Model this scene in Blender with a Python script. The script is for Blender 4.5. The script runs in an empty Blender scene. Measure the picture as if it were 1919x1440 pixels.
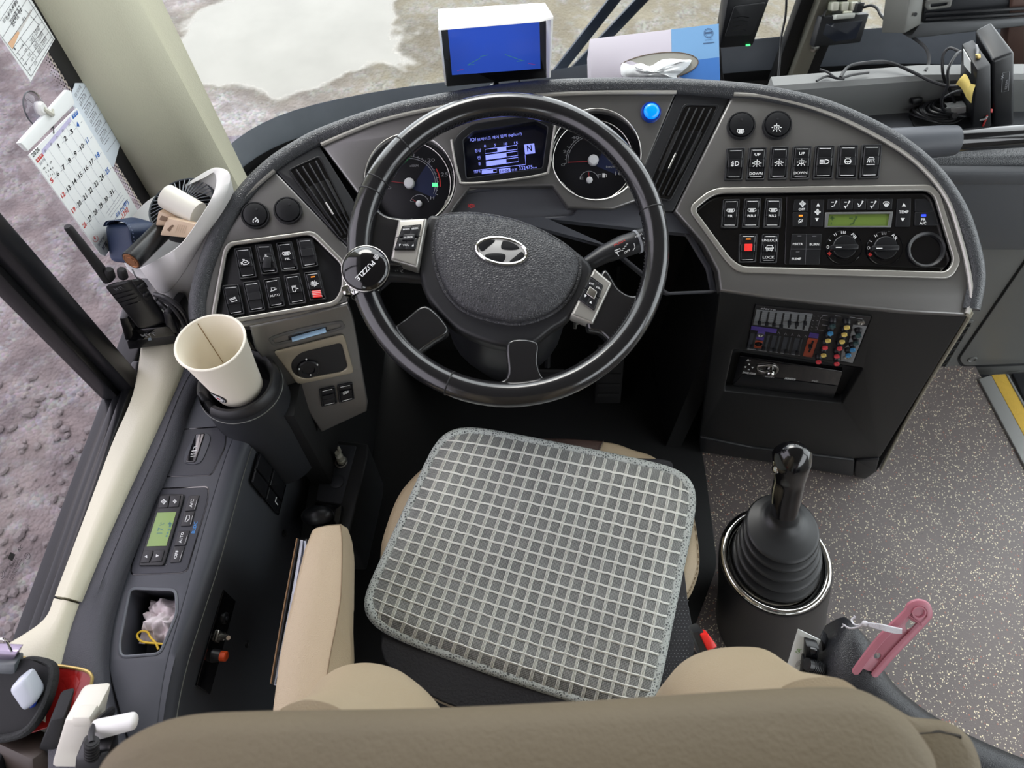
import bpy, bmesh, math, random
from mathutils import Vector, Matrix, noise
from math import sin, cos, pi, radians
random.seed(7)
SC = bpy.context.scene
COL = SC.collection
V = Vector
# ---------------------------------------------------------------- camera
CAMP = V((0, 0, 1.6)); F = 1275.0; TH = radians(58)
cd = bpy.data.cameras.new('camera'); cam = bpy.data.objects.new('camera', cd); COL.objects.link(cam)
cam.location = CAMP; cam.rotation_euler = (radians(90) - TH, 0, 0)
cd.sensor_width = 36; cd.lens = F / 1919 * 36; cd.clip_start = .02; cd.clip_end = 200
cd.dof.use_dof = True; cd.dof.focus_distance = 1.1; cd.dof.aperture_fstop = 7.5
SC.camera = cam
# ---------------------------------------------------------------- light and exposure
w = bpy.data.worlds.new('sky'); SC.world = w; w.use_nodes = True
nt = w.node_tree; bg = nt.nodes['Background']
tc = nt.nodes.new('ShaderNodeTexCoord'); sp = nt.nodes.new('ShaderNodeSeparateXYZ'); rp = nt.nodes.new('ShaderNodeValToRGB')
nt.links.new(tc.outputs['Generated'], sp.inputs[0]); nt.links.new(sp.outputs['Z'], rp.inputs[0]); nt.links.new(rp.outputs[0], bg.inputs[0])
rp.color_ramp.elements[0].color = (.82, .86, .9, 1); rp.color_ramp.elements[0].position = 0
rp.color_ramp.elements[1].color = (.93, .97, 1, 1); rp.color_ramp.elements[1].position = .6
bg.inputs[1].default_value = 2.6
sd = bpy.data.lights.new('sun', 'SUN'); sd.energy = 1.0; sd.angle = radians(25); sd.color = (1, .96, .9)
sun = bpy.data.objects.new('sun', sd); COL.objects.link(sun); sun.rotation_euler = V((.25, -.75, -1)).to_track_quat('-Z', 'Y').to_euler()
VS = SC.view_settings; VS.view_transform = 'Standard'; VS.look = 'None'; VS.gamma = 1; VS.use_curve_mapping = False
VS.exposure = 0.72
cy = SC.cycles; cy.max_bounces = 10; cy.diffuse_bounces = 4; cy.glossy_bounces = 3; cy.transparent_max_bounces = 12; cy.transmission_bounces = 4
cy.caustics_reflective = False; cy.caustics_refractive = False; cy.sample_clamp_indirect = 6
# ---------------------------------------------------------------- helpers
R_ = V((1, 0, 0)); U_ = V((0, sin(TH), cos(TH))); D_ = V((0, cos(TH), -sin(TH)))
def ray(x, y): return D_ + R_ * ((x - 959.5) / F) + U_ * ((720 - y) / F)
def atZ(x, y, Z): return CAMP + ray(x, y) * Z
def onz(x, y, z): r = ray(x, y); return CAMP + r * ((z - CAMP.z) / r.z)
def ony(x, y, Y): r = ray(x, y); return CAMP + r * (Y / r.y)
def onx(x, y, X): r = ray(x, y); return CAMP + r * (X / r.x)
class Pl:
    """a plane standing in the bus, with its own axes"""
    def __init__(s, p, n, u=None):
        s.p = V(p); s.n = V(n).normalized()
        u = V(u) if u is not None else V((1, 0, 0))
        s.u = (u - s.n * u.dot(s.n)).normalized(); s.v = s.n.cross(s.u)
    def off(s, d): return Pl(s.p + s.n * d, s.n, s.u)
    def hit(s, x, y): r = ray(x, y); return CAMP + r * ((s.p - CAMP).dot(s.n) / r.dot(s.n))
    def uv(s, x, y): q = s.hit(x, y) - s.p; return (q.dot(s.u), q.dot(s.v))
    def w(s, a, b, c=0): return s.p + s.u * a + s.v * b + s.n * c
    def M(s):
        m = Matrix.Identity(4)
        for i, a in enumerate((s.u, s.v, s.n, s.p)):
            for j in range(3): m[j][i] = a[j]
        return m
def three(a, b, c):
    A, B, C = atZ(*a), atZ(*b), atZ(*c); n = (B - A).cross(C - A)
    if n.dot(CAMP - A) < 0: n = -n
    return Pl(A, n)
def fil(pts, r, n=5):
    """round the corners of a closed outline"""
    out = []; N = len(pts)
    for i in range(N):
        p = V(pts[i][:2]); a = V(pts[i - 1][:2]); b = V(pts[(i + 1) % N][:2]); rr = pts[i][2] if len(pts[i]) > 2 else r
        da = a - p; db = b - p; t = min(rr, da.length * .48, db.length * .48)
        if t < 1e-6: out.append(tuple(p)); continue
        s = p + da.normalized() * t; e = p + db.normalized() * t
        for k in range(n + 1):
            f = k / n; out.append(tuple(s * (1 - f) ** 2 + p * 2 * f * (1 - f) + e * f * f))
    return out
def spl(pts, n=6, closed=False):
    pts = [V(p) for p in pts]; N = len(pts); out = []
    for i in range(N if closed else N - 1):
        g = lambda k: pts[k % N] if closed else pts[max(0, min(N - 1, k))]
        p0, p1, p2, p3 = g(i - 1), g(i), g(i + 1), g(i + 2)
        for k in range(n):
            t = k / n
            out.append(.5 * ((2 * p1) + (p2 - p0) * t + (2 * p0 - 5 * p1 + 4 * p2 - p3) * t * t + (3 * p1 - p0 - 3 * p2 + p3) * t ** 3))
    if not closed: out.append(pts[-1])
    return out
def sp2(pts, n=6, closed=True): return [tuple(p) for p in spl([(a, b) for a, b in pts], n, closed)]
def circ(x, y, rx, ry=None, n=32, rot=0):
    ry = rx if ry is None else ry; c, s = cos(rot), sin(rot)
    return [(x + rx * cos(t) * c - ry * sin(t) * s, y + rx * cos(t) * s + ry * sin(t) * c) for t in [2 * pi * k / n for k in range(n)]]
def lerp(a, b, t): return tuple(x + (y - x) * t for x, y in zip(a, b))
def quadf(q):
    """bilinear map of a four-cornered outline: tl, tr, br, bl; s,t in 0..1"""
    tl, tr, br, bl = q
    return lambda s, t: lerp(lerp(tl, tr, s), lerp(bl, br, s), t)
def inset(q, a, b=None):
    b = a if b is None else b; f = quadf(q); return [f(a, b), f(1 - a, b), f(1 - a, 1 - b), f(a, 1 - b)]
def s2l(c): return tuple((x / 12.92 if x <= .04045 else ((x + .055) / 1.055) ** 2.4) for x in [k / 255 for k in c])
MATS = {}
def M(name, col, rough=.5, metal=0, bump=0, bscale=300, mottle=0, mscale=20, coat=0, spec=.5, emit=0, kind='noise', rvar=0):
    if name in MATS: return MATS[name]
    m = bpy.data.materials.new(name); m.use_nodes = True; t = m.node_tree; b = t.nodes['Principled BSDF']
    c = s2l(col) + (1,)
    b.inputs['Base Color'].default_value = c; b.inputs['Roughness'].default_value = rough; b.inputs['Metallic'].default_value = metal
    b.inputs['Coat Weight'].default_value = coat; b.inputs['Coat Roughness'].default_value = .12; b.inputs['Specular IOR Level'].default_value = spec
    if emit: b.inputs['Emission Color'].default_value = c; b.inputs['Emission Strength'].default_value = emit
    N = t.nodes.new; L = t.links.new
    tcn = N('ShaderNodeTexCoord')
    if bump:
        if kind == 'leather':
            tx = N('ShaderNodeTexVoronoi'); tx.feature = 'DISTANCE_TO_EDGE'; tx.inputs['Scale'].default_value = bscale; o = tx.outputs['Distance']
        else:
            tx = N('ShaderNodeTexNoise'); tx.inputs['Scale'].default_value = bscale; tx.inputs['Detail'].default_value = 3; o = tx.outputs[0]
        L(tcn.outputs['Object'], tx.inputs['Vector'])
        bp = N('ShaderNodeBump'); bp.inputs['Strength'].default_value = bump; bp.inputs['Distance'].default_value = .002
        L(o, bp.inputs['Height']); L(bp.outputs[0], b.inputs['Normal'])
    if mottle:
        tx = N('ShaderNodeTexNoise'); tx.inputs['Scale'].default_value = mscale; tx.inputs['Detail'].default_value = 5; L(tcn.outputs['Object'], tx.inputs['Vector'])
        mx = N('ShaderNodeMix'); mx.data_type = 'RGBA'; L(tx.outputs[0], mx.inputs['Factor'])
        mx.inputs['A'].default_value = tuple(k * (1 - mottle) for k in c[:3]) + (1,); mx.inputs['B'].default_value = tuple(min(1, k * (1 + mottle)) for k in c[:3]) + (1,)
        L(mx.outputs['Result'], b.inputs['Base Color'])
    if rvar:
        tx = N('ShaderNodeTexNoise'); tx.inputs['Scale'].default_value = 60; tx.inputs['Detail'].default_value = 6; L(tcn.outputs['Object'], tx.inputs['Vector'])
        mr = N('ShaderNodeMapRange'); mr.inputs[1].default_value = .3; mr.inputs[2].default_value = .7; mr.inputs[3].default_value = max(.02, rough - rvar); mr.inputs[4].default_value = rough + rvar
        L(tx.outputs[0], mr.inputs[0]); L(mr.outputs[0], b.inputs['Roughness'])
    MATS[name] = m; return m
def glass(name, tint, refl=.9, rough=0.0, f=1.45):
    m = bpy.data.materials.new(name); m.use_nodes = True; t = m.node_tree; t.nodes.remove(t.nodes['Principled BSDF'])
    N = t.nodes.new; L = t.links.new; tr = N('ShaderNodeBsdfTransparent'); tr.inputs[0].default_value = tuple(tint) + (1,)
    gl = N('ShaderNodeBsdfGlossy'); gl.inputs['Roughness'].default_value = rough; gl.inputs[0].default_value = (refl,) * 3 + (1,)
    lw = N('ShaderNodeLayerWeight'); lw.inputs[0].default_value = .5; pw = N('ShaderNodeMath'); pw.operation = 'POWER'; L(lw.outputs['Facing'], pw.inputs[0]); pw.inputs[1].default_value = 4
    fr = N('ShaderNodeMath'); fr.operation = 'MULTIPLY_ADD'; fr.use_clamp = True; L(pw.outputs[0], fr.inputs[0]); fr.inputs[1].default_value = .8; r0 = ((f - 1) / (f + 1)) ** 2; fr.inputs[2].default_value = r0; mx = N('ShaderNodeMixShader')
    L(fr.outputs[0], mx.inputs[0]); L(tr.outputs[0], mx.inputs[1]); L(gl.outputs[0], mx.inputs[2]); L(mx.outputs[0], t.nodes['Material Output'].inputs[0])
    MATS[name] = m; return m
WL = {}
def tag(o, label=None, cat=None, group=None, kind=None):
    for k, v in (('label', label), ('category', cat), ('group', group), ('kind', kind)):
        if v: o[k] = v
    return o
def thing(name, loc, label=None, cat=None, group=None, kind=None):
    o = bpy.data.objects.new(name, None); COL.objects.link(o); o.location = loc; o.empty_display_size = .03; WL[o] = V(loc)
    return tag(o, label, cat, group, kind)
def link(name, me, mat, parent=None, label=None, cat=None, group=None, kind=None, sharp=35):
    """me is in world coordinates; its own centre becomes the origin"""
    if len(me.vertices):
        lo = V([min(v.co[i] for v in me.vertices) for i in range(3)]); hi = V([max(v.co[i] for v in me.vertices) for i in range(3)])
        c = (lo + hi) / 2
    else: c = V((0, 0, 0))
    me.transform(Matrix.Translation(-c))
    for p in me.polygons: p.use_smooth = True
    me.set_sharp_from_angle(angle=radians(sharp))
    me.name = name
    mats = mat if isinstance(mat, (list, tuple)) else [mat]
    if len(me.materials) != len(mats): me.materials.clear()
    for i, x in enumerate(mats):
        if i < len(me.materials): me.materials[i] = x
        else: me.materials.append(x)
    o = bpy.data.objects.new(name, me); COL.objects.link(o); WL[o] = c
    if parent is not None: o.parent = parent; o.location = c - WL[parent]
    else: o.location = c
    return tag(o, label, cat, group, kind)
class G:
    """collects shapes, in world coordinates, into one mesh"""
    def __init__(s): s.bm = bmesh.new(); s.mi = 0
    def add(s, vs, fs):
        b = [s.bm.verts.new(v) for v in vs]
        for f in fs:
            try: x = s.bm.faces.new([b[i] for i in f]); x.material_index = s.mi
            except ValueError: pass
        return s
    def mesh(s, me, mtx=None):
        if mtx is not None: me.transform(mtx)
        n0 = len(s.bm.faces); s.bm.from_mesh(me); bpy.data.meshes.remove(me)
        s.bm.faces.ensure_lookup_table()
        for f in s.bm.faces[n0:]: f.material_index = s.mi
        return s
    def poly(s, pl, outs, z0, z1, bevel=0, res=2):
        """outs: closed outlines in the plane's own metres, holes after the first"""
        cu = bpy.data.curves.new('c', 'CURVE'); cu.dimensions = '2D'; cu.fill_mode = 'BOTH'
        h = (z1 - z0) / 2; bevel = min(bevel, h * .95); cu.extrude = max(1e-5, h - bevel); cu.bevel_depth = bevel; cu.bevel_resolution = res
        cu.offset = -bevel
        for pts in outs:
            q = cu.splines.new('POLY'); q.points.add(len(pts) - 1); q.use_cyclic_u = True
            for p, a in zip(q.points, pts): p.co = (a[0], a[1], 0, 1)
        o = bpy.data.objects.new('c', cu); me = bpy.data.meshes.new_from_object(o); bpy.data.objects.remove(o); bpy.data.curves.remove(cu)
        bm = bmesh.new(); bm.from_mesh(me); bmesh.ops.remove_doubles(bm, verts=bm.verts, dist=2e-6); bm.to_mesh(me); bm.free()
        return s.mesh(me, pl.M() @ Matrix.Translation((0, 0, (z0 + z1) / 2)))
    def plate(s, pl, out, z0, z1, bevel=.001, holes=(), r=0, res=2):
        """out and holes are outlines seen at the plane's height z1"""
        q = pl.off(z1); f = lambda o: [q.uv(x, y) for x, y in (fil(o, r) if r else [k[:2] for k in o])]
        return s.poly(q, [f(out)] + [[q.uv(x, y) for x, y in h] for h in holes], z0 - z1, 0, bevel, res)
    def box(s, c, ax, dims, bevel=0, seg=2):
        """c centre, ax three axes, dims full sizes"""
        bm = bmesh.new(); bmesh.ops.create_cube(bm, size=1)
        for v in bm.verts: v.co = V((v.co.x * dims[0], v.co.y * dims[1], v.co.z * dims[2]))
        if bevel: bmesh.ops.bevel(bm, geom=list(bm.edges), offset=min(bevel, min(dims) * .45), segments=seg, profile=.5, affect='EDGES')
        me = bpy.data.meshes.new('b'); bm.to_mesh(me); bm.free()
        m = Matrix.Identity(4)
        for i, a in enumerate(ax):
            a = V(a).normalized()
            for j in range(3): m[j][i] = a[j]
        m.translation = V(c); return s.mesh(me, m)
    def aabox(s, lo, hi, bevel=0, seg=2):
        lo, hi = V(lo), V(hi); return s.box((lo + hi) / 2, ((1, 0, 0), (0, 1, 0), (0, 0, 1)), hi - lo, bevel, seg)
    def loft(s, rings, cap=True, closed=True, flip=False):
        vs = [v for r in rings for v in r]; n = len(rings[0]); fs = []
        for i in range(len(rings) - 1):
            for j in range(n if closed else n - 1):
                k = (j + 1) % n; f = (i * n + j, i * n + k, (i + 1) * n + k, (i + 1) * n + j); fs.append(f[::-1] if flip else f)
        if cap: fs += [tuple(range(n))[::-1], tuple(range((len(rings) - 1) * n, len(rings) * n))]
        return s.add(vs, fs)
    def tube(s, pts, r, n=10, closed=False, cap=True, sx=1, up=None):
        pts = [V(p) for p in pts]; N = len(pts); rr = r if isinstance(r, (list, tuple)) else [r] * N
        T = []
        for i in range(N):
            a = pts[i - 1] if (closed or i) else pts[0]; b = pts[(i + 1) % N] if (closed or i < N - 1) else pts[-1]; T.append((b - a).normalized())
        u = V(up) if up is not None else (V((0, 0, 1)) if abs(T[0].z) < .9 else V((1, 0, 0)))
        rings = []
        for i in range(N):
            u = (u - T[i] * u.dot(T[i]))
            u = u.normalized() if u.length > 1e-6 else T[i].orthogonal().normalized()
            v = T[i].cross(u)
            rings.append([pts[i] + (u * cos(2 * pi * k / n) + v * sin(2 * pi * k / n) * sx) * rr[i] for k in range(n)])
            if up is not None: u = V(up)
        if closed: rings.append(rings[0]); cap = False
        return s.loft(rings, cap)
    def lathe(s, pl, prof, n=32, c=(0, 0), sx=1, sy=1, cap=True):
        """prof: (radius, height) along the plane's normal, at local centre c"""
        return s.loft([[pl.w(c[0] + r * sx * cos(2 * pi * k / n), c[1] + r * sy * sin(2 * pi * k / n), z) for k in range(n)] for r, z in prof], cap)
    def stroke(s, pl, pts, wd, z=.0004, closed=False):
        """flat printed line, points and width in photo pixels on the plane"""
        q = pl.off(z); P = [V(p) for p in pts]; N = len(P); L = []; Rr = []
        for i in range(N):
            a = P[i - 1] if (closed or i) else P[0]; b = P[(i + 1) % N] if (closed or i < N - 1) else P[-1]
            d = (b - a); d = d.normalized() if d.length > 1e-9 else V((1, 0)); o = V((-d.y, d.x)) * wd / 2
            L.append(q.hit(*(P[i] + o))); Rr.append(q.hit(*(P[i] - o)))
        n = N if closed else N - 1
        return s.add(L + Rr, [(i, (i + 1) % N, N + (i + 1) % N, N + i) for i in range(n)])
    def flat(s, pl, pts, z=.0004):
        q = pl.off(z); return s.add([q.hit(*p) for p in pts], [tuple(range(len(pts)))])
    def text(s, pl, body, p0, p1, h=None, z=.0005, bold=0.0, res=2):
        """lettering from baseline start p0 to baseline end p1 (photo pixels); h = cap height in pixels"""
        cu = bpy.data.curves.new('t', 'FONT'); cu.body = body; cu.resolution_u = res; cu.offset = bold
        o = bpy.data.objects.new('t', cu); me = bpy.data.meshes.new_from_object(o); bpy.data.objects.remove(o); bpy.data.curves.remove(cu)
        if not me.vertices: return s
        xs = [v.co.x for v in me.vertices]; ys = [v.co.y for v in me.vertices]; x0, x1 = min(xs), max(xs); y0, y1 = min(ys), max(ys)
        q = pl.off(z); A = q.hit(*p0); B = q.hit(*p1); d = B - A; k = d.length / (x1 - x0); ud = d.normalized(); vd = q.n.cross(ud)
        if h is None: ky = k
        else:
            e = V((p1[1] - p0[1], -(p1[0] - p0[0]))).normalized() * h
            ky = (q.hit(p0[0] + e.x, p0[1] + e.y) - A).length / (y1 - y0)
        for v in me.vertices: v.co = A + ud * ((v.co.x - x0) * k) + vd * ((v.co.y - y0) * ky)
        return s.mesh(me)
    def grid(s, f, nu, nv, flip=False):
        vs = [f(i / nu, j / nv) for j in range(nv + 1) for i in range(nu + 1)]; fs = []
        for j in range(nv):
            for i in range(nu):
                a = j * (nu + 1) + i; q = (a, a + 1, a + nu + 2, a + nu + 1); fs.append(q[::-1] if flip else q)
        return s.add(vs, fs)
    def ellipsoid(s, c, r, n=16, m=10, ax=None):
        c = V(c); ax = ax or (V((1, 0, 0)), V((0, 1, 0)), V((0, 0, 1)))
        return s.loft([[c + ax[0] * (r[0] * sin(t) * cos(2 * pi * k / n)) + ax[1] * (r[1] * sin(t) * sin(2 * pi * k / n)) + ax[2] * (-r[2] * cos(t)) for k in range(n)] for t in [.02 + (pi - .04) * i / m for i in range(m + 1)]])
    def done(s, name, mat, parent=None, recalc=True, subdiv=0, sharp=35, **kw):
        if recalc: bmesh.ops.recalc_face_normals(s.bm, faces=s.bm.faces)
        me = bpy.data.meshes.new(name); s.bm.to_mesh(me); s.bm.free()
        o = link(name, me, mat, parent, sharp=sharp, **kw)
        if subdiv: md = o.modifiers.new('smooth', 'SUBSURF'); md.levels = md.render_levels = subdiv
        return o
# ---------------------------------------------------------------- materials
silver = M('silver_paint', (136, 135, 134), .38, .85, bump=.04, bscale=900, mottle=.04, mscale=8)
silver2 = M('satin_trim', (176, 174, 168), .36, .7, bump=.03, bscale=900)
chrome = M('chrome', (225, 225, 222), .08, 1)
steel = M('brushed_steel', (190, 188, 182), .28, 1, bump=.05, bscale=600)
blackp = M('black_plastic', (30, 31, 34), .42, bump=.06, bscale=1500)
satin = M('satin_black', (24, 25, 28), .34, bump=.03, bscale=1200)
gloss = M('gloss_black', (12, 12, 15), .08, coat=.5)
matte = M('matte_black', (19, 20, 22), .75, bump=.1, bscale=700)
dgrey = M('dark_grey_plastic', (66, 69, 76), .45, bump=.08, bscale=1300, mottle=.05, mscale=30)
dgrey2 = M('grey_panel', (92, 92, 90), .45, bump=.08, bscale=1100, mottle=.05, mscale=12)
padm = M('padded_vinyl', (58, 60, 63), .3, bump=.5, bscale=420, kind='leather')
doorvinyl = M('door_vinyl', (72, 73, 80), .5, bump=.4, bscale=500, kind='leather')
rimlea = M('worn_rim_leather', (27, 27, 29), .2, bump=.03, bscale=900, rvar=.03, coat=.6)
hublea = M('hub_vinyl', (54, 55, 58), .42, bump=.75, bscale=300, kind='leather')
blvinyl = M('black_vinyl', (33, 34, 38), .4, bump=.35, bscale=500, kind='leather')
cream = M('cream_trim', (206, 203, 180), .42, bump=.18, bscale=380, mottle=.04, mscale=9)
beige = M('beige_leatherette', (172, 155, 128), .45, bump=.3, bscale=450, kind='leather', mottle=.05, mscale=10)
shaded = M('shaded_beige', (110, 98, 77), .7, bump=.35, bscale=260, mottle=.08, mscale=14)  # beige of the backrest, its shade put into a darker colour
brownl = M('brown_leatherette', (74, 56, 50), .5, bump=.3, bscale=450, kind='leather')
perf = M('perforated_cover', (28, 28, 32), .7, bump=.5, bscale=250)
whitep = M('white_plastic', (232, 231, 228), .35)
offwhite = M('off_white_plastic', (222, 219, 206), .4)
paper = M('white_paper', (236, 238, 236), .7)
ink = M('white_print', (226, 228, 228), .6)
inkd = M('dim_print', (150, 152, 156), .6)
inkk = M('black_print', (32, 32, 36), .6)
inkb = M('blue_print', (45, 105, 190), .6)
inkr = M('red_print', (196, 52, 48), .6)
rubber = M('black_rubber', (20, 20, 22), .6, bump=.15, bscale=500)
cable_m = M('cable_sheath', (30, 30, 33), .4)
red_p = M('red_plastic', (226, 42, 38), .35)
orange_p = M('orange_plastic', (236, 88, 40), .35)
pink = M('pink_plastic', (180, 112, 126), .35)
navy = M('navy_leather', (42, 58, 88), .5, bump=.2, bscale=450, kind='leather')
redlea = M('red_crocodile_leather', (150, 28, 26), .28, bump=.6, bscale=70, kind='leather', coat=.3)
gold = M('gold_edge', (196, 172, 110), .4, .6)
lcdg = M('green_lcd', (98, 120, 54), .35)
lcdg2 = M('bright_green_lcd', (132, 158, 92), .3, emit=.08)
inklcd = M('lcd_segment', (58, 84, 40), .5)
dialm = M('dial_face', (14, 15, 22), .35)
dialb = M('dial_blue', (28, 36, 66), .35)
lcdbl = M('display_ink', (140, 150, 250), .4, emit=.55)
dark_lcd = M('display_dark', (22, 24, 40), .2)
blue_lamp = M('blue_lamp', (0, 120, 235), .2, emit=.7)
blue_lamp2 = M('blue_lamp_rim', (16, 62, 160), .15, coat=.4)
needle_r = M('red_needle', (130, 40, 46), .4)
needle_h = M('needle_hub', (196, 198, 200), .35)
led_g = M('green_led', (70, 240, 120), .4, emit=1.2)
led_o = M('amber_led', (240, 130, 40), .4, emit=.6)
led_b = M('blue_led', (40, 60, 255), .4, emit=1.2)
led_r = M('red_led', (200, 62, 66), .4, emit=.2)
# ================================================================ SETTING
GZ = -1.05
def ground_mat():
    m = bpy.data.materials.new('wet_gravel'); m.use_nodes = True; t = m.node_tree; b = t.nodes['Principled BSDF']; N = t.nodes.new; L = t.links.new
    g = N('ShaderNodeNewGeometry'); sx = N('ShaderNodeSeparateXYZ'); L(g.outputs['Position'], sx.inputs[0])
    def nz(sc, d=4):
        x = N('ShaderNodeTexNoise'); x.inputs['Scale'].default_value = sc; x.inputs['Detail'].default_value = d; L(g.outputs['Position'], x.inputs['Vector']); return x.outputs[0]
    def ramp(i, stops):
        r = N('ShaderNodeValToRGB'); L(i, r.inputs[0]); e = r.color_ramp.elements
        while len(e) < len(stops): e.new(.5)
        for k, (p, c) in enumerate(stops): e[k].position = p; e[k].color = tuple(s2l(c)) + (1,)
        return r.outputs[0]
    def mix(f, a, c):
        x = N('ShaderNodeMix'); x.data_type = 'RGBA'; L(f, x.inputs['Factor']); L(a, x.inputs['A']); L(c, x.inputs['B']); return x.outputs['Result']
    def math_(op, a, c, cl=False):
        x = N('ShaderNodeMath'); x.operation = op; x.use_clamp = cl
        for k, q in enumerate((a, c)):
            if isinstance(q, (int, float)): x.inputs[k].default_value = q
            else: L(q, x.inputs[k])
        return x.outputs[0]
    dirt = ramp(nz(2.2, 8), [(.3, (78, 70, 57)), (.5, (93, 86, 71)), (.7, (105, 98, 83))])
    vo = N('ShaderNodeTexVoronoi'); vo.inputs['Scale'].default_value = 60; L(g.outputs['Position'], vo.inputs['Vector'])
    st = N('ShaderNodeHueSaturation'); st.inputs['Saturation'].default_value = .16; st.inputs['Value'].default_value = .22; L(vo.outputs['Color'], st.inputs['Color'])
    peb = math_('MULTIPLY', ramp(nz(9, 3), [(.42, (0, 0, 0)), (.62, (255, 255, 255))]), .5)
    col = mix(peb, dirt, st.outputs[0])
    side = ramp(nz(6, 10), [(.3, (80, 73, 73)), (.5, (98, 90, 89)), (.68, (116, 107, 105))])
    st2 = N('ShaderNodeHueSaturation'); st2.inputs['Saturation'].default_value = .2; st2.inputs['Value'].default_value = .34; L(vo.outputs['Color'], st2.inputs['Color']); side2 = mix(peb, side, st2.outputs[0])
    sf = N('ShaderNodeMapRange'); sf.inputs[1].default_value = -1.3; sf.inputs[2].default_value = -.8; sf.inputs[3].default_value = 1; sf.inputs[4].default_value = 0; L(sx.outputs['X'], sf.inputs[0])
    col = mix(sf.outputs[0], col, side2)
    # puddle
    px = math_('DIVIDE', math_('SUBTRACT', sx.outputs['X'], PUD[0]), PUD[2]); py = math_('DIVIDE', math_('SUBTRACT', sx.outputs['Y'], PUD[1]), PUD[3])
    d = math_('SQRT', math_('ADD', math_('MULTIPLY', px, px), math_('MULTIPLY', py, py)), 0)
    d = math_('ADD', d, math_('MULTIPLY', math_('SUBTRACT', nz(1.6, 6), .5), 1.5))
    pm = N('ShaderNodeMapRange'); pm.inputs[1].default_value = .92; pm.inputs[2].default_value = 1.02; pm.inputs[3].default_value = 1; pm.inputs[4].default_value = 0; L(d, pm.inputs[0])
    mud = ramp(nz(3, 3), [(.3, (104, 101, 95)), (.7, (113, 110, 104))])
    wet = N('ShaderNodeMapRange'); wet.inputs[1].default_value = 1.0; wet.inputs[2].default_value = 1.3; wet.inputs[3].default_value = .65; wet.inputs[4].default_value = 0; L(d, wet.inputs[0])
    dk = ramp(nz(8, 5), [(.3, (64, 58, 48)), (.7, (84, 77, 64))])
    col = mix(wet.outputs[0], col, dk); col = mix(pm.outputs[0], col, mud)
    L(col, b.inputs['Base Color'])
    rr = N('ShaderNodeMapRange'); rr.inputs[3].default_value = .85; rr.inputs[4].default_value = .06; L(pm.outputs[0], rr.inputs[0]); L(rr.outputs[0], b.inputs['Roughness'])
    bh = math_('ADD', math_('MULTIPLY', nz(45, 6), 1), math_('MULTIPLY', vo.outputs['Distance'], -.8))
    bp = N('ShaderNodeBump'); bp.inputs['Distance'].default_value = .014; L(bh, bp.inputs['Height'])
    L(math_('MULTIPLY', math_('SUBTRACT', 1, pm.outputs[0]), .8), bp.inputs['Strength']); L(bp.outputs[0], b.inputs['Normal'])
    return m
pc = onz(560, 70, GZ); pa = onz(370, 80, GZ); pb = onz(810, 40, GZ)
PUD = (pc.x, pc.y + .15, (pb.x - pa.x) * .5, .75)
G().grid(lambda a, b: V((-14 + 28 * a, -9 + 26 * b, GZ + .02 * noise.noise(V((a * 9, b * 9, 0))))), 40, 40).done('ground', ground_mat(), kind='structure')
# loose stones close under the driver's window: uncountable
sg = G()
for i in range(900):
    y = random.uniform(-.6, 1.7); x = -1.15 - random.random() ** 1.5 * 1.6; r = random.uniform(.006, .022) * (1.5 if random.random() < .08 else 1)
    c = V((x, y, GZ + r * .3)); a = random.random() * pi
    A = (V((cos(a), sin(a), random.uniform(-.2, .2))), V((-sin(a), cos(a), 0)), V((0, 0, 1)))
    n = 6; vs = []
    for (rr, zz) in ((.75, -.6), (1, .1), (.6, .75)):
        for k in range(n):
            q = rr * random.uniform(.75, 1.15); vs.append(c + A[0] * (r * 1.35 * q * cos(2 * pi * k / n)) + A[1] * (r * q * sin(2 * pi * k / n)) + A[2] * (r * zz * .8))
    fs = [(i2 * n + k, i2 * n + (k + 1) % n, (i2 + 1) * n + (k + 1) % n, (i2 + 1) * n + k) for i2 in range(2) for k in range(n)] + [tuple(range(2 * n, 3 * n))]
    sg.mi = random.choice((0, 0, 1, 2)); sg.add(vs, fs)
sg.done('gravel', [M('stone_grey', (104, 98, 97), .8, bump=.3, bscale=90), M('stone_pale', (140, 132, 127), .8, bump=.3, bscale=90), M('stone_red', (104, 76, 68), .8, bump=.3, bscale=90)], label='loose gravel stones lying outside below the side window', cat='gravel', kind='stuff', sharp=20)
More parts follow.
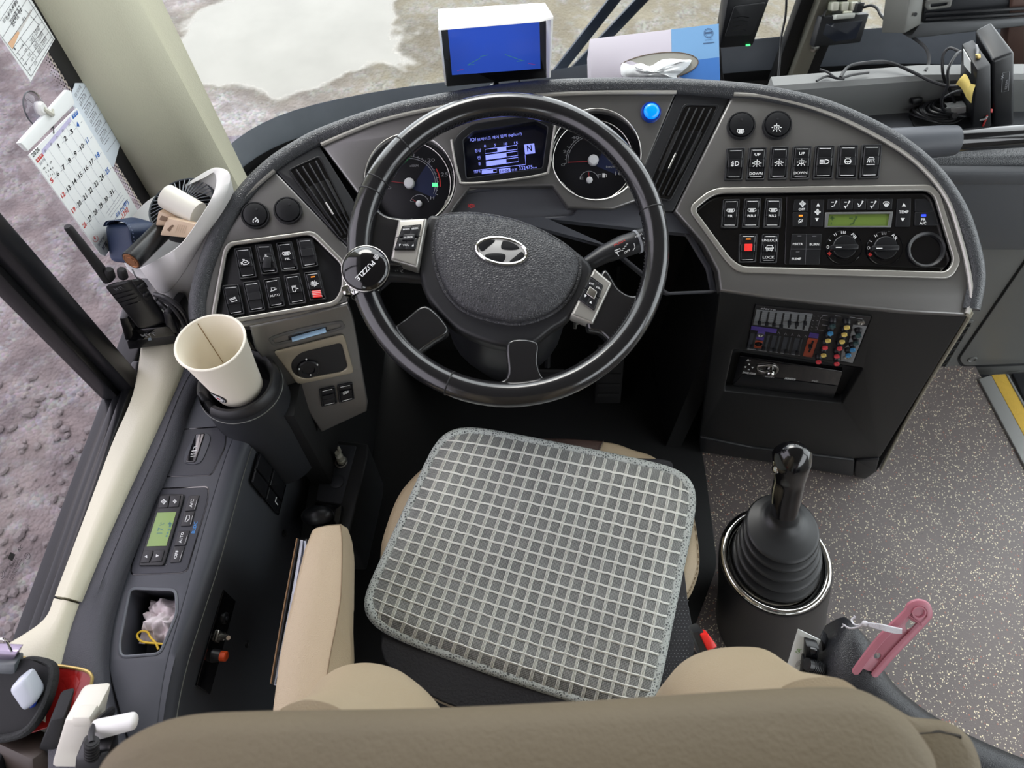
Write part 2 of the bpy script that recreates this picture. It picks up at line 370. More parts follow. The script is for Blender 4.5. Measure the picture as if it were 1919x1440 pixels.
# --- bus shell
def floor_mat():
    m = bpy.data.materials.new('speckled_vinyl'); m.use_nodes = True; t = m.node_tree; b = t.nodes['Principled BSDF']; N = t.nodes.new; L = t.links.new
    g = N('ShaderNodeNewGeometry'); last = None
    n1 = N('ShaderNodeTexNoise'); n1.inputs['Scale'].default_value = 5; L(g.outputs['Position'], n1.inputs['Vector'])
    base = N('ShaderNodeMix'); base.data_type = 'RGBA'; L(n1.outputs[0], base.inputs['Factor']); base.inputs['A'].default_value = s2l((92, 84, 83)) + (1,); base.inputs['B'].default_value = s2l((112, 103, 101)) + (1,)
    last = base.outputs['Result']
    for sc, rad, dens, col, sd_ in ((165, .26, .6, (228, 216, 184), 0), (240, .25, .66, (236, 226, 200), 3.7), (150, .24, .88, (160, 100, 84), 7.1), (200, .2, .88, (64, 58, 58), 11)):
        mp = N('ShaderNodeMapping'); mp.inputs['Location'].default_value = (sd_, sd_, 0); mp.inputs['Scale'].default_value = (1, 1, .01); L(g.outputs['Position'], mp.inputs[0])
        v = N('ShaderNodeTexVoronoi'); v.inputs['Scale'].default_value = sc; L(mp.outputs[0], v.inputs['Vector'])
        nd = N('ShaderNodeTexNoise'); nd.inputs['Scale'].default_value = sc * 2.2; L(mp.outputs[0], nd.inputs['Vector'])
        ad = N('ShaderNodeMath'); ad.operation = 'MULTIPLY_ADD'; L(nd.outputs[0], ad.inputs[0]); ad.inputs[1].default_value = .5; L(v.outputs['Distance'], ad.inputs[2])
        lt = N('ShaderNodeMath'); lt.operation = 'LESS_THAN'; L(ad.outputs[0], lt.inputs[0]); lt.inputs[1].default_value = rad + .25
        s = N('ShaderNodeSeparateColor'); L(v.outputs['Color'], s.inputs[0])
        gt = N('ShaderNodeMath'); gt.operation = 'GREATER_THAN'; L(s.outputs[0], gt.inputs[0]); gt.inputs[1].default_value = dens
        mu = N('ShaderNodeMath'); mu.operation = 'MULTIPLY'; L(lt.outputs[0], mu.inputs[0]); L(gt.outputs[0], mu.inputs[1])
        mx = N('ShaderNodeMix'); mx.data_type = 'RGBA'; L(mu.outputs[0], mx.inputs['Factor']); L(last, mx.inputs['A']); mx.inputs['B'].default_value = s2l(col) + (1,); last = mx.outputs['Result']
    L(last, b.inputs['Base Color']); b.inputs['Roughness'].default_value = .42
    nb = N('ShaderNodeTexNoise'); nb.inputs['Scale'].default_value = 260; L(g.outputs['Position'], nb.inputs['Vector']); bp = N('ShaderNodeBump'); bp.inputs['Strength'].default_value = .25; bp.inputs['Distance'].default_value = .002
    L(nb.outputs[0], bp.inputs['Height']); L(bp.outputs[0], b.inputs['Normal'])
    return m
XL, XR = -.70, 1.78
wglass_ = glass('door_glass', (.9, .92, .91), f=1.3)
st0, st1 = onz(1838, 706, 0), onz(1925, 868, 0)           # edge of the entrance step
sdir = (st1 - st0); k = (-3.6 - st0.y) / sdir.y
fl = G(); fp = Pl((0, 0, 0), (0, 0, 1))
e0 = st0 + sdir * ((1.3 - st0.y) / sdir.y); e1 = st0 + sdir * ((.2 - st0.y) / sdir.y)
fl.poly(fp, [[(XL, -3.6), (XR, -3.6), (XR, .2), (e1.x, .2), (e0.x, 1.3), (e0.x, 1.62), (XL, 1.62)]], -.06, 0, 0)
fl.done('floor', floor_mat(), kind='structure')
fl = G().poly(fp, [[(e1.x - .1, .16), (XR, .16), (XR, 1.62), (e0.x - .1, 1.62)]], -.36, -.3, 0).done('floor_step', M('step_black', (40, 41, 45), .5, bump=.2, bscale=200), kind='structure')
shellm = M('shell_grey', (158, 156, 150), .6, mottle=.04); shelld = M('shell_dark', (40, 41, 44), .6)
G().aabox((XL - .02, -3.6, 2.32), (XR + .06, 1.5, 2.38)).done('ceiling', M('headliner', (150, 148, 142), .8, bump=.2, bscale=200), kind='structure')
wl = G().aabox((-.708, -.72, GZ + .25), (-.66, 1.1, .575)).aabox((-.708, -1.0, GZ + .25), (-.66, -.72, 2.32)).aabox((-.708, -3.6, 1.98), (-.66, 1.02, 2.32)).aabox((-.708, -3.6, GZ + .25), (-.66, -1.0, .95))
wl.done('wall_left', shellm, kind='structure')
G().aabox((XR, -3.6, GZ + .25), (XR + .06, .1, .95)).aabox((XR, -3.6, 1.98), (XR + .06, 1.3, 2.32)).aabox((XR, .02, .95), (XR + .06, .1, 1.98)).done('wall_right', shellm, kind='structure')
G().aabox((-.70, -3.66, -.06), (XR, -3.6, 2.32)).done('added_wall_rear', shellm, kind='structure')  # unseen; added to shut out light from behind
dr_ = thing('door_1', (XR, .7, -.3), kind='structure')
dfm = M('door_frame', (52, 54, 58), .45)
for lo, hi in (((XR, .1, -.3), (XR + .04, .16, 1.98)), ((XR, 1.22, -.3), (XR + .04, 1.28, 1.98)), ((XR, .16, -.3), (XR + .04, 1.22, -.2)), ((XR, .16, 1.9), (XR + .04, 1.22, 1.98))): G().aabox(lo, hi, .006).done('frame', dfm, dr_)
G().grid(lambda a, b: V((XR + .02, .16 + 1.06 * a, -.2 + 2.1 * b)), 2, 2).done('pane', wglass_, dr_)
# front bulkhead below the windshield (dark, behind the dashboard)
ws = spl([(-.735, 1.16), (-.745, 1.40), (-.62, 1.57), (-.35, 1.68), (0, 1.745), (.45, 1.785), (.8, 1.785), (1.2, 1.74), (1.6, 1.58), (1.78, 1.25), (1.79, 1.02)], 5)
def wsz(x): return .445 + max(0, (x - .05)) * .13
def wring(dz0, dz1, o=0): return [[V((p[0], p[1] + o, dz0(p[0]))) for p in ws], [V((p[0], p[1] + o, dz1(p[0]))) for p in ws]]
G().loft(wring(lambda x: GZ + .3, lambda x: .17, .02), cap=False, closed=False).done('wall_front', shelld, kind='structure')
wglass = glass('windshield_glass', (.93, .94, .93), f=1.3)
G().loft(wring(lambda x: .17, lambda x: 2.32), cap=False, closed=False).done('window_1', wglass, kind='structure')
frit = M('printed_frit_band', (128, 134, 144), .3, mottle=.16, mscale=16)
fr_o = G().loft(wring(lambda x: .17, wsz, -.012), cap=False, closed=False).loft(wring(lambda x: .17, wsz, -.008), cap=False, closed=False).done('trim_1', frit, kind='structure')
G().loft(wring(lambda x: .13, lambda x: .37 + max(0, x) * .1, -.02), cap=False, closed=False).loft(wring(lambda x: .13, lambda x: .36 + max(0, x) * .1, -.05), cap=False, closed=False).done('trim_2', rubber, kind='structure')
# windshield centre post: metal bar between two rubber seals
xp = .785; pst = thing('trim_3', (xp, 1.72, .3), kind='structure')
G().aabox((xp - .022, 1.70, .28), (xp + .022, 1.745, 2.3), .006).done('post', M('post_metal', (150, 148, 136), .4, .5), pst)
G().aabox((xp - .06, 1.722, .28), (xp - .024, 1.76, 2.3), .006).done('seal', rubber, pst); G().aabox((xp + .024, 1.722, .28), (xp + .06, 1.76, 2.3), .006).done('seal', rubber, pst)
G().lathe(Pl((xp + .012, 1.70, .55), (0, -1, 0)), [(.011, 0), (.011, .003), (.006, .007), (.0, .008)], 12).done('bolt', steel, pst)
# A-pillar
def prism(rb, rt, z0, z1): return [[V((x, y, z0)) for x, y in rb], [V((x, y, z1)) for x, y in rt]]
pil = G()
pb_ = [(-.715, .985), (-.66, .99), (-.632, 1.015), (-.60, 1.05), (-.588, 1.062), (-.574, 1.10), (-.592, 1.106), (-.588, 1.16), (-.585, 1.175), (-.715, 1.18)]
pt_ = [(-.715, .985), (-.67, .99), (-.642, 1.015), (-.622, 1.05), (-.612, 1.062), (-.602, 1.10), (-.622, 1.106), (-.608, 1.16), (-.604, 1.175), (-.715, 1.18)]
def lr(z): f = (z - .67) / .39; return [lerp(a, b, f) for a, b in zip(pb_, pt_)]
pil.loft([[V((x, y, z)) for x, y in lr(z)] for z in (.2, .6, .9, 1.2, 2.32)])
pil.done('trim_4', cream, kind='structure', sharp=50)
# side window: tinted glass, frame, sliding divider, frit
XG = -.69
G().grid(lambda a, b: V((XG, -.7 + 1.7 * a, .5 + 1.48 * b)), 4, 4).done('window_2', glass('tinted_glass', (.56, .51, .555), f=1.3), kind='structure')
frd = M('frit_black', (14, 15, 22), .3)
fg = G().aabox((XG + .0005, .955, .5), (XG + .002, 1.02, 1.98))
for j in range(280):
    z = .60 + j * .005
    for q in range(4): s_ = .0021 - q * .0004; yy = .953 - .0062 * q - (.0031 if j % 2 else 0); fg.add([(XG + .001, yy - s_, z), (XG + .001, yy, z - s_), (XG + .001, yy + s_, z), (XG + .001, yy, z + s_)], [(0, 1, 2, 3)])
fg.done('trim_5', frd, kind='structure')
wf = thing('window_3', (XG, .3, .6), kind='structure')
barm = M('anodised_black', (28, 29, 32), .3, .3)
b0, b1 = onx(200, 738, XG + .02), onx(258, 702, XG + .06)
G().aabox((XG - .01, .592, .6), (XG + .022, .632, 1.98), .004).aabox((XG + .018, .602, .6), (XG + .05, .636, 1.98), .006).done('divider_bar', barm, wf)
G().aabox((XG - .012, .62, .585), (XG + .03, 1.0, .612), .004).aabox((XG - .012, -.7, .585), (XG + .012, .66, .60), .002).aabox((XG + .012, -.7, .59), (XG + .030, .66, .612), .005).aabox((XG + .03, -.7, .59), (XG + .046, .66, .622), .005).done('bottom_rail', barm, wf)
# ================================================================ DASHBOARD
DC = three((700, 250, 1.10), (1250, 250, 1.10), (960, 600, 1.12))
def fold(q0, q1, out, Z):
    A, B, C = DC.hit(*q0), DC.hit(*q1), atZ(*out, Z); n = (B - A).cross(C - A)
    if n.dot(CAMP - A) < 0: n = -n
    return Pl(A, n)
DL = fold((600, 275), (740, 500), (390, 600), 1.045)
DR = fold((1330, 176), (1235, 400), (1830, 480), 1.04)
dash = thing('dashboard', (0, .9, .7), 'silver and black driver dashboard with padded rim wrapping around the steering wheel', 'dashboard')
TK = -.035
# padded rim along the top, following the three faces
rimpx = [(372, 600), (372, 560), (388, 495), (418, 425), (462, 360), (510, 312), (556, 281), (610, 253), (720, 215), (820, 193), (960, 172), (1100, 163), (1250, 163), (1372, 170), (1450, 180), (1540, 202), (1620, 235), (1690, 275), (1750, 328), (1795, 395), (1818, 460), (1828, 520), (1818, 580)]
def face(x, y):
    if x < 600: return DL
    return DR if x > 1330 else DC
rp3 = spl([face(x, y).off(-.004).hit(x, y) for x, y in rimpx], 6)
G().tube(rp3, .0125, 12, sx=1.1).done('padded_rim', padm, dash)
# dark carcass behind the rim
car = G()
lo_ = [p + V((0, .03, -.05)) for p in rp3]; lo2 = [p + V((0, .09, -.16)) for p in rp3]; lo3 = [p + V((0, .10, -.34)) for p in rp3]
n_ = len(rp3)
car.add(rp3 + lo_ + lo2 + lo3, [(r * n_ + i, r * n_ + i + 1, (r + 1) * n_ + i + 1, (r + 1) * n_ + i) for r in range(3) for i in range(n_ - 1)])
car.done('carcass', blackp, dash)
# --- left wing
Lout = [(366, 612), (368, 560), (386, 495), (420, 420), (463, 362), (515, 318), (660, 470), (652, 505), (656, 545), (650, 566), (560, 592), (480, 610), (420, 618)]
Lhole = fil([(430, 456), (585, 434), (645, 494), (645, 540), (630, 568), (406, 607), (399, 590), (421, 470)], 14)
G().plate(DL, Lout, TK, 0, .005, [Lhole], res=3).done('left_fascia', silver, dash)
G().plate(DL, fil([(428, 453), (588, 431), (650, 493), (650, 542), (633, 572), (402, 611), (394, 592), (418, 466)], 14), -.004, .0025, .0025, [fil([(434, 460), (582, 439), (640, 496), (640, 539), (627, 564), (409, 601), (404, 589), (425, 474)], 12)], res=3).done('recess_trim', silver2, dash)
DLr = DL.off(-.010)
G().plate(DLr, fil([(428, 452), (590, 430), (650, 492), (650, 545), (634, 573), (402, 611), (394, 592), (417, 465)], 6), -.006, 0, .0005).done('switch_panel', satin, dash)
def strokes(pl, f, lines, wd, z, g=None):
    g = g or G()
    for ln in lines:
        cl = ln[0] == 'c'; pts = [f(.5 + a * .5, .5 + b * .5) for a, b in (ln[1:] if cl else ln)]; g.stroke(pl, pts, wd, z, cl)
    return g
def arc(cx, cy, r, a0, a1, n=10, ry=None): ry = ry or r; return [(cx + r * cos(radians(a0 + (a1 - a0) * k / n)), cy + ry * sin(radians(a0 + (a1 - a0) * k / n))) for k in range(n + 1)]
def cl(p): return ['c'] + p
ICON = {
    'fog': [arc(.1, 0, .7, -90, 90, 10, .5), [(.1, -.5), (.1, .5)], [(-.2, -.35), (-.8, -.2)], [(-.2, 0), (-.8, .12)], [(-.2, .35), (-.8, .5)], [(-.5, -.6), (-.4, -.1), (-.6, .2), (-.5, .7)]],
    'lamp': [cl([(-.5, -.35), (.5, -.35), (.4, .3), (-.4, .3)]), [(-.15, -.15), (.1, 0), (-.1, .15)], [(0, -.55), (0, -.85)], [(.5, .5), (.75, .8)], [(-.5, .5), (-.75, .8)], [(.65, 0), (.95, 0)], [(-.65, 0), (-.95, 0)], [(0, .5), (0, .85)]],
    'beam': [arc(.1, 0, .8, -90, 90, 10, .5), [(.1, -.5), (.1, .5)], [(-.15, -.35), (-.9, -.35)], [(-.15, 0), (-.9, 0)], [(-.15, .35), (-.9, .35)]],
    'wheel': [cl(arc(0, 0, .6, 0, 340, 14)), [(-.6, 0), (0, .1), (.6, 0)], [(0, .1), (0, .6)], [(-.4, -.9), (-.3, -.7)], [(0, -.95), (0, -.72)], [(.4, -.9), (.3, -.7)]],
    'dome': [cl([(-.35, -.8), (.35, -.8), (.7, -.4), (-.7, -.4)]), [(-.5, -.2), (-.7, .4)], [(-.2, -.2), (-.25, .4)], [(.2, -.2), (.25, .4)], [(.5, -.2), (.7, .4)], [(-.8, .8), (.8, .8)]],
    'speaker': [cl([(-.8, -.5), (.8, -.5), (.9, .1), (.5, .5), (-.5, .5), (-.9, .1)]), [(-.5, -.2), (.5, -.2)], [(-.5, .1), (.5, .1)], [(-.25, -.45), (-.25, .4)], [(.25, -.45), (.25, .4)]],
    'bus': [cl([(-.6, -.7), (.6, -.7), (.7, .5), (-.7, .5)]), [(-.6, 0), (.6, 0)], [(-.5, .5), (-.5, .85)], [(.5, .5), (.5, .85)], [(-.85, -.3), (-.85, .1)], [(.85, -.3), (.85, .1)], [(-.4, .25), (-.2, .25)], [(.2, .25), (.4, .25)]],
    'engine': [cl([(-.7, -.1), (-.3, -.5), (.3, -.5), (.6, -.1), (.9, .1), (.3, .5), (-.5, .5)]), [(-.9, -.2), (-.9, .4)], [(-.2, 0), (.3, 0)], [(-.5, -.8), (0, -.7)]],
    'gauge': [arc(0, .1, .7, -220, 30, 12), [(0, .1), (.45, -.4)], [(-.2, -.9), (.2, -.9)], cl(arc(0, .1, .12, 0, 300, 6))],
    'seat': [cl([(-.8, -.2), (.5, -.6), (.8, .3), (-.4, .5)]), [(-.5, 0), (.5, -.3)]],
    'flag': [[(-.5, .3), (-.5, -.8), (.4, -.6), (.1, -.2), (.7, -.1)], [(-.8, .3), (.3, .1)]],
    'mirror': [cl([(-.5, -.8), (.3, -.8), (.3, .2), (-.1, .8), (-.5, .5)]), [(.3, -.2), (.8, .1)], [(-.3, -.5), (.1, -.5)]],
    'fan': [cl(arc(0, -.45, .25, -60, 240, 8, .45)), cl(arc(.45, 0, .45, -60, 240, 8, .25)), cl(arc(0, .45, .25, -60, 240, 8, .45)), cl(arc(-.45, 0, .45, -60, 240, 8, .25))],
    'phone': [[(-.5, -.8), (-.2, -.5), (-.1, .1), (.4, .6), (.7, .4)]],
    'face': [[(.7, -.6), (.3, -.1), (.1, .6)], [(.3, -.1), (.1, .5), (-.7, .8)], cl(arc(.75, -.8, .15, 0, 300, 6)), [(-.8, -.6), (0, -.6)]],
    'foot': [[(.7, -.6), (.3, .1), (-.2, .7), (-.6, .8)], cl(arc(.75, -.8, .15, 0, 300, 6)), [(-.8, -.2), (-.3, .4)]],
    'defrost': [cl([(-.9, -.3), (-.5, -.7), (.5, -.7), (.9, -.3), (.5, .4), (-.5, .4)]), [(-.3, -.3), (-.3, .8)], [(0, -.3), (0, .8)], [(.3, -.3), (.3, .8)]],
    'recirc': [cl([(-.7, .6), (-.7, -.2), (-.3, -.7), (.7, -.7)]), [(-.1, .3), (.3, .3)], [(-.3, -.1), (.6, -.1), (.6, -.35)]],
    'coach': [cl([(-.8, -.5), (.4, -.5), (.8, -.2), (.8, .4), (-.8, .4)]), [(-.4, -.2), (-.4, .1)], [(0, -.2), (0, .1)], [(.4, -.2), (.4, .1)]],
    'pulse': [[(-.9, 0), (-.6, 0), (-.6, -.6), (-.6, .6)], [(-.35, -.9), (-.35, .5)], [(-.1, -.6), (-.1, .8)], [(.15, -.9), (.15, .6)], [(.4, -.5), (.4, .5)], [(.4, 0), (.9, 0)]],
}
def lines_of(dz): return dz
def rocker(pl, q, icon=None, label=None, top=None, bot=None, red=None, lamp=None, par=None, blank=False, sub=None, wd=1.5):
    """rocker switch seen at corners q on the panel pl: housing, tilting cap, print"""
    f = quadf(q)
    o = G().plate(pl, fil(q, 2.5, 3), 0, .008, .0012, [fil(inset(q, .085, .05), 1.5, 2)]).plate(pl, inset(q, .06, .03), 0, .002, .0003).done('rocker_switch', blackp, par or dash, label=label)
    # cap: concave rocker tilted in its housing
    a, b = .11, .06; g = G(); rows = []
    top_ = pl.off(.0065); 
    for t, h in ((0, .0075), (.03, .0095), (.08, .0098), (.34, .0072), (.36, .0100), (.62, .0096), (.64, .0072), (.9, .0068), (.97, .0064), (1, .003)):
        tt = b + (1 - 2 * b) * t; rows.append([pl.off(hh).hit(*f(s, tt)) for s, hh in ((a, .002), (a, h - .0008), (a + .05, h), (1 - a - .05, h), (1 - a, h - .0008), (1 - a, .002))])
    g.loft(rows, cap=False, closed=False); g.done('rocker', blackp if blank else satin, o, sharp=25)
    pr = pl.off(.0107); ip = G()
    ip.stroke(pr, [f(.2, .1), f(.8, .1)], .9, -.0004); ip.stroke(pr, [f(.2, .9), f(.8, .9)], .9, -.0033)
    if icon:
        iq = [f(.24, .36), f(.76, .36), f(.76, .62), f(.24, .62)]
        if sub: iq = [f(.24, .3), f(.76, .3), f(.76, .5), f(.24, .5)]
        strokes(pr, quadf(iq), ICON[icon], wd, 0, ip)
    if sub: ip.text(pr, sub, f(.5 - .075 * len(sub), .63), f(.5 + .075 * len(sub), .63), 4.5, z=0, bold=.01)
    if top: ip.text(pr, top, f(.5 - .08 * len(top), .27), f(.5 + .08 * len(top), .27), 5, z=-.0004, bold=.01)
    if bot: ip.text(pr, bot, f(.5 - .085 * len(bot), .845), f(.5 + .085 * len(bot), .845), 5, z=-.0025, bold=.01)
    if ip.bm.faces: ip.done('printed_symbol', ink, o, recalc=False)
    else: ip.bm.free()
    G().plate(pr.off(-.0025), [f(.37, .17), f(.63, .17), f(.63, .205), f(.37, .205)], 0, .0008 + (.0008 if lamp else 0), .0001).done('indicator_lamp', lamp or M('unlit_lamp', (52, 52, 55), .3), o)
    if red:
        x0, y0, x1, y1 = red; G().plate(pr.off(-.001), fil([f(x0, y0), f(x1, y0), f(x1, y1), f(x0, y1)], 1), -.003, .0008, .0004).done('red_lens', M('red_lens', (232, 52, 48), .4, emit=.15), o)
    return o
LQ = [([(438, 465), (470, 462), (482, 520), (449, 524)], 'engine', 'rocker switch with engine symbol'), ([(477, 458), (509, 457), (522, 512), (490, 515)], 'gauge', 'dimmer switch with thumb wheel'), ([(517, 455), (547, 452), (560, 507), (527, 509)], 'speaker', 'rocker switch marked FR'), ([(555, 447), (586, 445), (597, 499), (566, 504)], None, 'blank switch cover'),
      ([(415, 535), (447, 532), (459, 589), (428, 594)], 'seat', None), ([(454, 529), (486, 525), (498, 582), (467, 587)], None, 'blank switch cover'), ([(493, 524), (524, 519), (535, 574), (504, 579)], 'flag', 'rocker switch marked AUTO'), ([(531, 516), (562, 512), (575, 568), (542, 573)], 'mirror', None), ([(569, 511), (599, 507), (612, 561), (581, 564)], 'pulse', 'rocker switch with red lens')]
for i, (q, ic, lb) in enumerate(LQ):
    rocker(DLr, q, ic if i not in (8,) else None, lb, sub={2: 'FR', 6: 'AUTO'}.get(i), blank=ic is None, red=(.24, .66, .76, .9) if i == 8 else None, lamp=led_o if i == 8 else None)
f = quadf(LQ[8][0]); g = strokes(DLr.off(.0105), quadf([f(.2, .3), f(.8, .3), f(.8, .56), f(.2, .56)]), ICON['pulse'], 1.5, 0)
for k in range(4): g.stroke(DLr.off(.0106), [f(.2, .69 + k * .055), f(.8, .69 + k * .055)], .7, 0)
g.done('printed_symbol', ink, dash, recalc=False)
f = quadf(LQ[1][0]); G().box(DLr.off(.0095).hit(*f(.5, .62)), (DLr.u, DLr.v, DLr.n), (.012, .018, .004), .001).done('thumb_wheel', blackp, dash)
def round_button(pl, x, y, r, icon=None, label=None, par=None):
    c = pl.uv(x, y); k = (pl.hit(x + r, y) - pl.hit(x, y)).length
    o = G().lathe(pl, [(k * .98, -.012), (k, .0), (k, .004), (k * .96, .0062), (k * .88, .0062), (k * .85, .003), (k * .84, .002)], 40, c, cap=False).done('round_switch', blackp, par or dash, label=label)
    G().lathe(pl, [(k * .84, -.002), (k * .84, .0065), (k * .8, .0085), (k * .5, .0098), (0.0005, .0102)], 40, c).done('push_cap', satin, o)
    pr = pl.off(.0104); g = G()
    if icon: strokes(pr, quadf([(x - 7, y + 2), (x + 7, y + 2), (x + 7, y + 16), (x - 7, y + 16)]) if icon != 'lamp' else quadf([(x - 10, y - 6), (x + 10, y - 6), (x + 10, y + 12), (x - 10, y + 12)]), ICON[icon], 1.6, 0, g); g.done('printed_symbol', ink, o, recalc=False)
    else: g.bm.free()
    G().lathe(pl, [(.0018, .0095), (.0018, .0108), (.0002, .011)], 10, pl.off(.0105).uv(x + 2, y - 13)).done('indicator_lamp', M('unlit_lamp', (52, 52, 55), .3), o)
    return o
round_button(DL, 479, 405, 27, 'gauge', 'round push button with speed limiter symbol')
round_button(DL, 540, 396, 27, None, 'blank round push button')
def edge(pls, lst):
    return G().tube(spl([q.off(.0035).hit(*p) for q, p in zip(pls, lst)], 5), .0036, 8).done('fascia_edge', silver2, dash)
e_ = [(370, 560), (388, 496), (421, 422), (464, 364), (514, 320)]; edge([DL] * 5, e_)
e_ = [(602, 271), (660, 246), (720, 224), (820, 202), (960, 183), (1100, 174), (1267, 173)]; edge([DC] * 7, e_)
e_ = [(1375, 176), (1441, 182), (1544, 209), (1646, 257), (1720, 307), (1773, 371), (1800, 448), (1815, 510), (1820, 556), (1812, 588)]; edge([DR] * 10, e_)
# --- left under-panel
A_, B_, C_ = DL.off(.001).hit(440, 619), DL.off(.001).hit(655, 568), atZ(620, 800, 1.25); n_l = (B_ - A_).cross(C_ - A_)
LL = Pl(A_, n_l if n_l.dot(CAMP - A_) > 0 else -n_l)
G().plate(LL, [(468, 613), (560, 593), (652, 569), (664, 600), (690, 755), (688, 772), (602, 812), (575, 770), (505, 690), (478, 655)], TK, 0, .004).done('left_lower_fascia', silver, dash)
G().plate(LL, sp2([(508, 633), (560, 617), (632, 603), (644, 607), (642, 618), (580, 634), (520, 648), (507, 643)], 4), -.001, .002, .0008, [sp2([(514, 636), (560, 622), (630, 608), (638, 611), (634, 616), (580, 629), (522, 643), (514, 641)], 4)]).done('card_slot_rim', dgrey2, dash)
G().plate(LL, [(540, 631), (612, 614), (613, 621), (541, 639)], 0, .0012, .0003).done('card_slot', gloss, dash)
cs = LL.off(.0012); G().box(cs.hit(578, 624), ((cs.hit(612, 615) - cs.hit(545, 634)).normalized(), LL.n.cross(LL.u), LL.n), (.055, .001, .022)).done('driver_card', M('pale_blue_card', (170, 205, 232), .4), None, label='pale blue plastic card sticking out of the dashboard card slot', cat='card')
G().plate(LL, fil([(512, 660), (645, 627), (664, 700), (558, 722)], 8), 0, .004, .002, [fil([(545, 680, 20), (562, 662, 14), (640, 643, 8), (652, 690, 8), (640, 698, 8), (568, 711, 20), (548, 700, 14)], 8)]).done('mirror_control_plate', M('champagne_trim', (176, 168, 150), .4, .6), dash)
mc = G().plate(LL, fil([(541, 680, 20), (560, 660, 14), (641, 641, 8), (654, 691, 8), (641, 700, 8), (567, 713, 20), (545, 702, 14)], 8), 0, .0015, .0003).done('mirror_control', blackp, dash)
c = LL.uv(577, 689); G().lathe(LL, [(.0185, 0), (.0185, .006), (.0165, .008), (.011, .008), (.0095, .005), (.0002, .005)], 32, c).done('mirror_knob', satin, mc)
g = G(); q = LL.off(.0085)
for x, y in ((574, 674), (595, 684), (561, 692), (582, 703)): g.flat(q, circ(x, y, 1.7, n=8), 0)
g.done('printed_symbol', ink, mc, recalc=False)
rocker(LL.off(-.004), [(598, 732), (628, 725), (633, 757), (603, 764)], None, 'blank switch cover', blank=True); rocker(LL.off(-.004), [(632, 724), (661, 718), (665, 749), (636, 757)], 'recirc', wd=1.2)
# --- vents at the two folds
def vent(pl, out, face_q, slot_px, name):
    o = G().plate(pl, fil(out, 3), TK, .001, .002).done('vent_frame', blackp, dash)
    f = quadf(face_q)
    G().plate(pl, fil(face_q, 8), .001, .003, .0015, [fil(inset(face_q, .06, .02), 6)]).done('vent_bezel', satin, o)
    G().plate(pl, inset(face_q, .05, .02), 0, .0016, .0003).done('vent_back', gloss, o)
    for k in range(4):
        s = .2 + k * .2
        g = G(); A, B = pl.off(.004).hit(*f(s, .05)), pl.off(.004).hit(*f(s, .95)); d = (B - A); xx = d.normalized()
        g.box((A + B) / 2, (xx, pl.n.cross(xx), pl.n), (d.length, .0022, .010), .0008); g.done('slat', blackp, o)
    A, B = pl.off(.012).hit(*f(.41, .52)), pl.off(.012).hit(*f(.41, .68)); G().tube([A, B], .0017, 8).done('slat_tab', steel, o)
    # thin plate across the slats; the well's shade put into its near-black colour
    G().plate(pl, fil([f(.1, .28), f(.9, .28), f(.9, .72), f(.1, .72)], 6), .001, .0022, .0004).done('vent_well_shade', M('well_shade', (8, 8, 10), .6), o)
vent(DC, [(1270, 171), (1373, 174), (1262, 396), (1204, 396), (1200, 330)], [(1282, 194), (1350, 196), (1256, 378), (1206, 370)], None, 'r')
vent(DL, [(514, 318), (597, 271), (690, 420), (668, 470), (648, 458)], [(538, 318), (600, 290), (672, 440), (640, 452)], None, 'l')
# --- centre fascia
CF = [(600, 270), (720, 222), (820, 200), (960, 180), (1100, 171), (1269, 171), (1208, 318), (1200, 374), (1150, 392), (1064, 390), (1036, 349), (880, 352), (852, 388), (828, 428), (710, 430), (698, 402)]
gl, gr = (768, 342), (1113, 296)
hl = circ(768, 338, 84, 82, 48); hr = circ(1117, 290, 84, 82, 48)
def ell(p): return p
dsp = fil([(846, 262, 20), (880, 232, 18), (1008, 214, 18), (1040, 228, 20), (1028, 318, 14), (1020, 327, 10), (870, 344, 10), (858, 330, 10)], 10)
G().plate(DC, CF, TK, 0, .004, [hl, hr, fil([(856, 268), (884, 238), (1006, 220), (1032, 232), (1020, 318), (868, 336)], 8)], res=3).done('centre_fascia', silver, dash)
# lower surround, with the warning lamp window
lowp = DC.off(-.012)
wwin = fil([(849, 377), (872, 363, 20), (950, 352, 30), (1036, 348, 14), (1060, 364, 8), (1084, 386, 6), (1074, 402, 6), (960, 410), (850, 404)], 5)
G().plate(lowp, fil([(690, 418), (770, 430), (834, 404), (838, 376), (862, 355), (950, 340), (1046, 338), (1068, 358), (1110, 384), (1150, 380), (1178, 362), (1262, 396), (1300, 440), (1336, 500), (1346, 548), (1250, 552), (1150, 470), (1020, 412), (900, 416), (840, 430), (690, 560), (652, 540), (650, 500)], 6), -.03, 0, .004, [wwin]).done('lower_surround', M('charcoal_surround', (76, 78, 84), .38, bump=.06, bscale=1200), dash)
G().plate(lowp, [(840, 372), (872, 356), (950, 345), (1040, 341), (1066, 360), (1090, 386), (1078, 408), (840, 412)], -.012, -.006, .0005).done('warning_window', M('smoked_window', (92, 94, 99), .25), dash)
g = G(); wl_ = lowp.off(-.0055); g.stroke(wl_, circ(883, 386, 3.4, 3.4, 14), 1.1, 0, True); g.text(wl_, 'P', (881.6, 388.4), (884.8, 388.2), 5, z=0); g.stroke(wl_, arc(883, 386, 5.6, 150, 210, 5), 1, 0); g.stroke(wl_, arc(883, 386, 5.6, -30, 30, 5), 1, 0)
g.done('brake_lamp', led_r, dash, recalc=False)
G().tube(spl([lowp.off(.001).hit(*p) for p in [(690, 400), (760, 428), (830, 402), (838, 378), (866, 358), (950, 344), (1040, 341), (1062, 355), (1100, 382), (1130, 386), (1165, 375)]], 5), .0028, 8).done('surround_edge', silver2, dash)
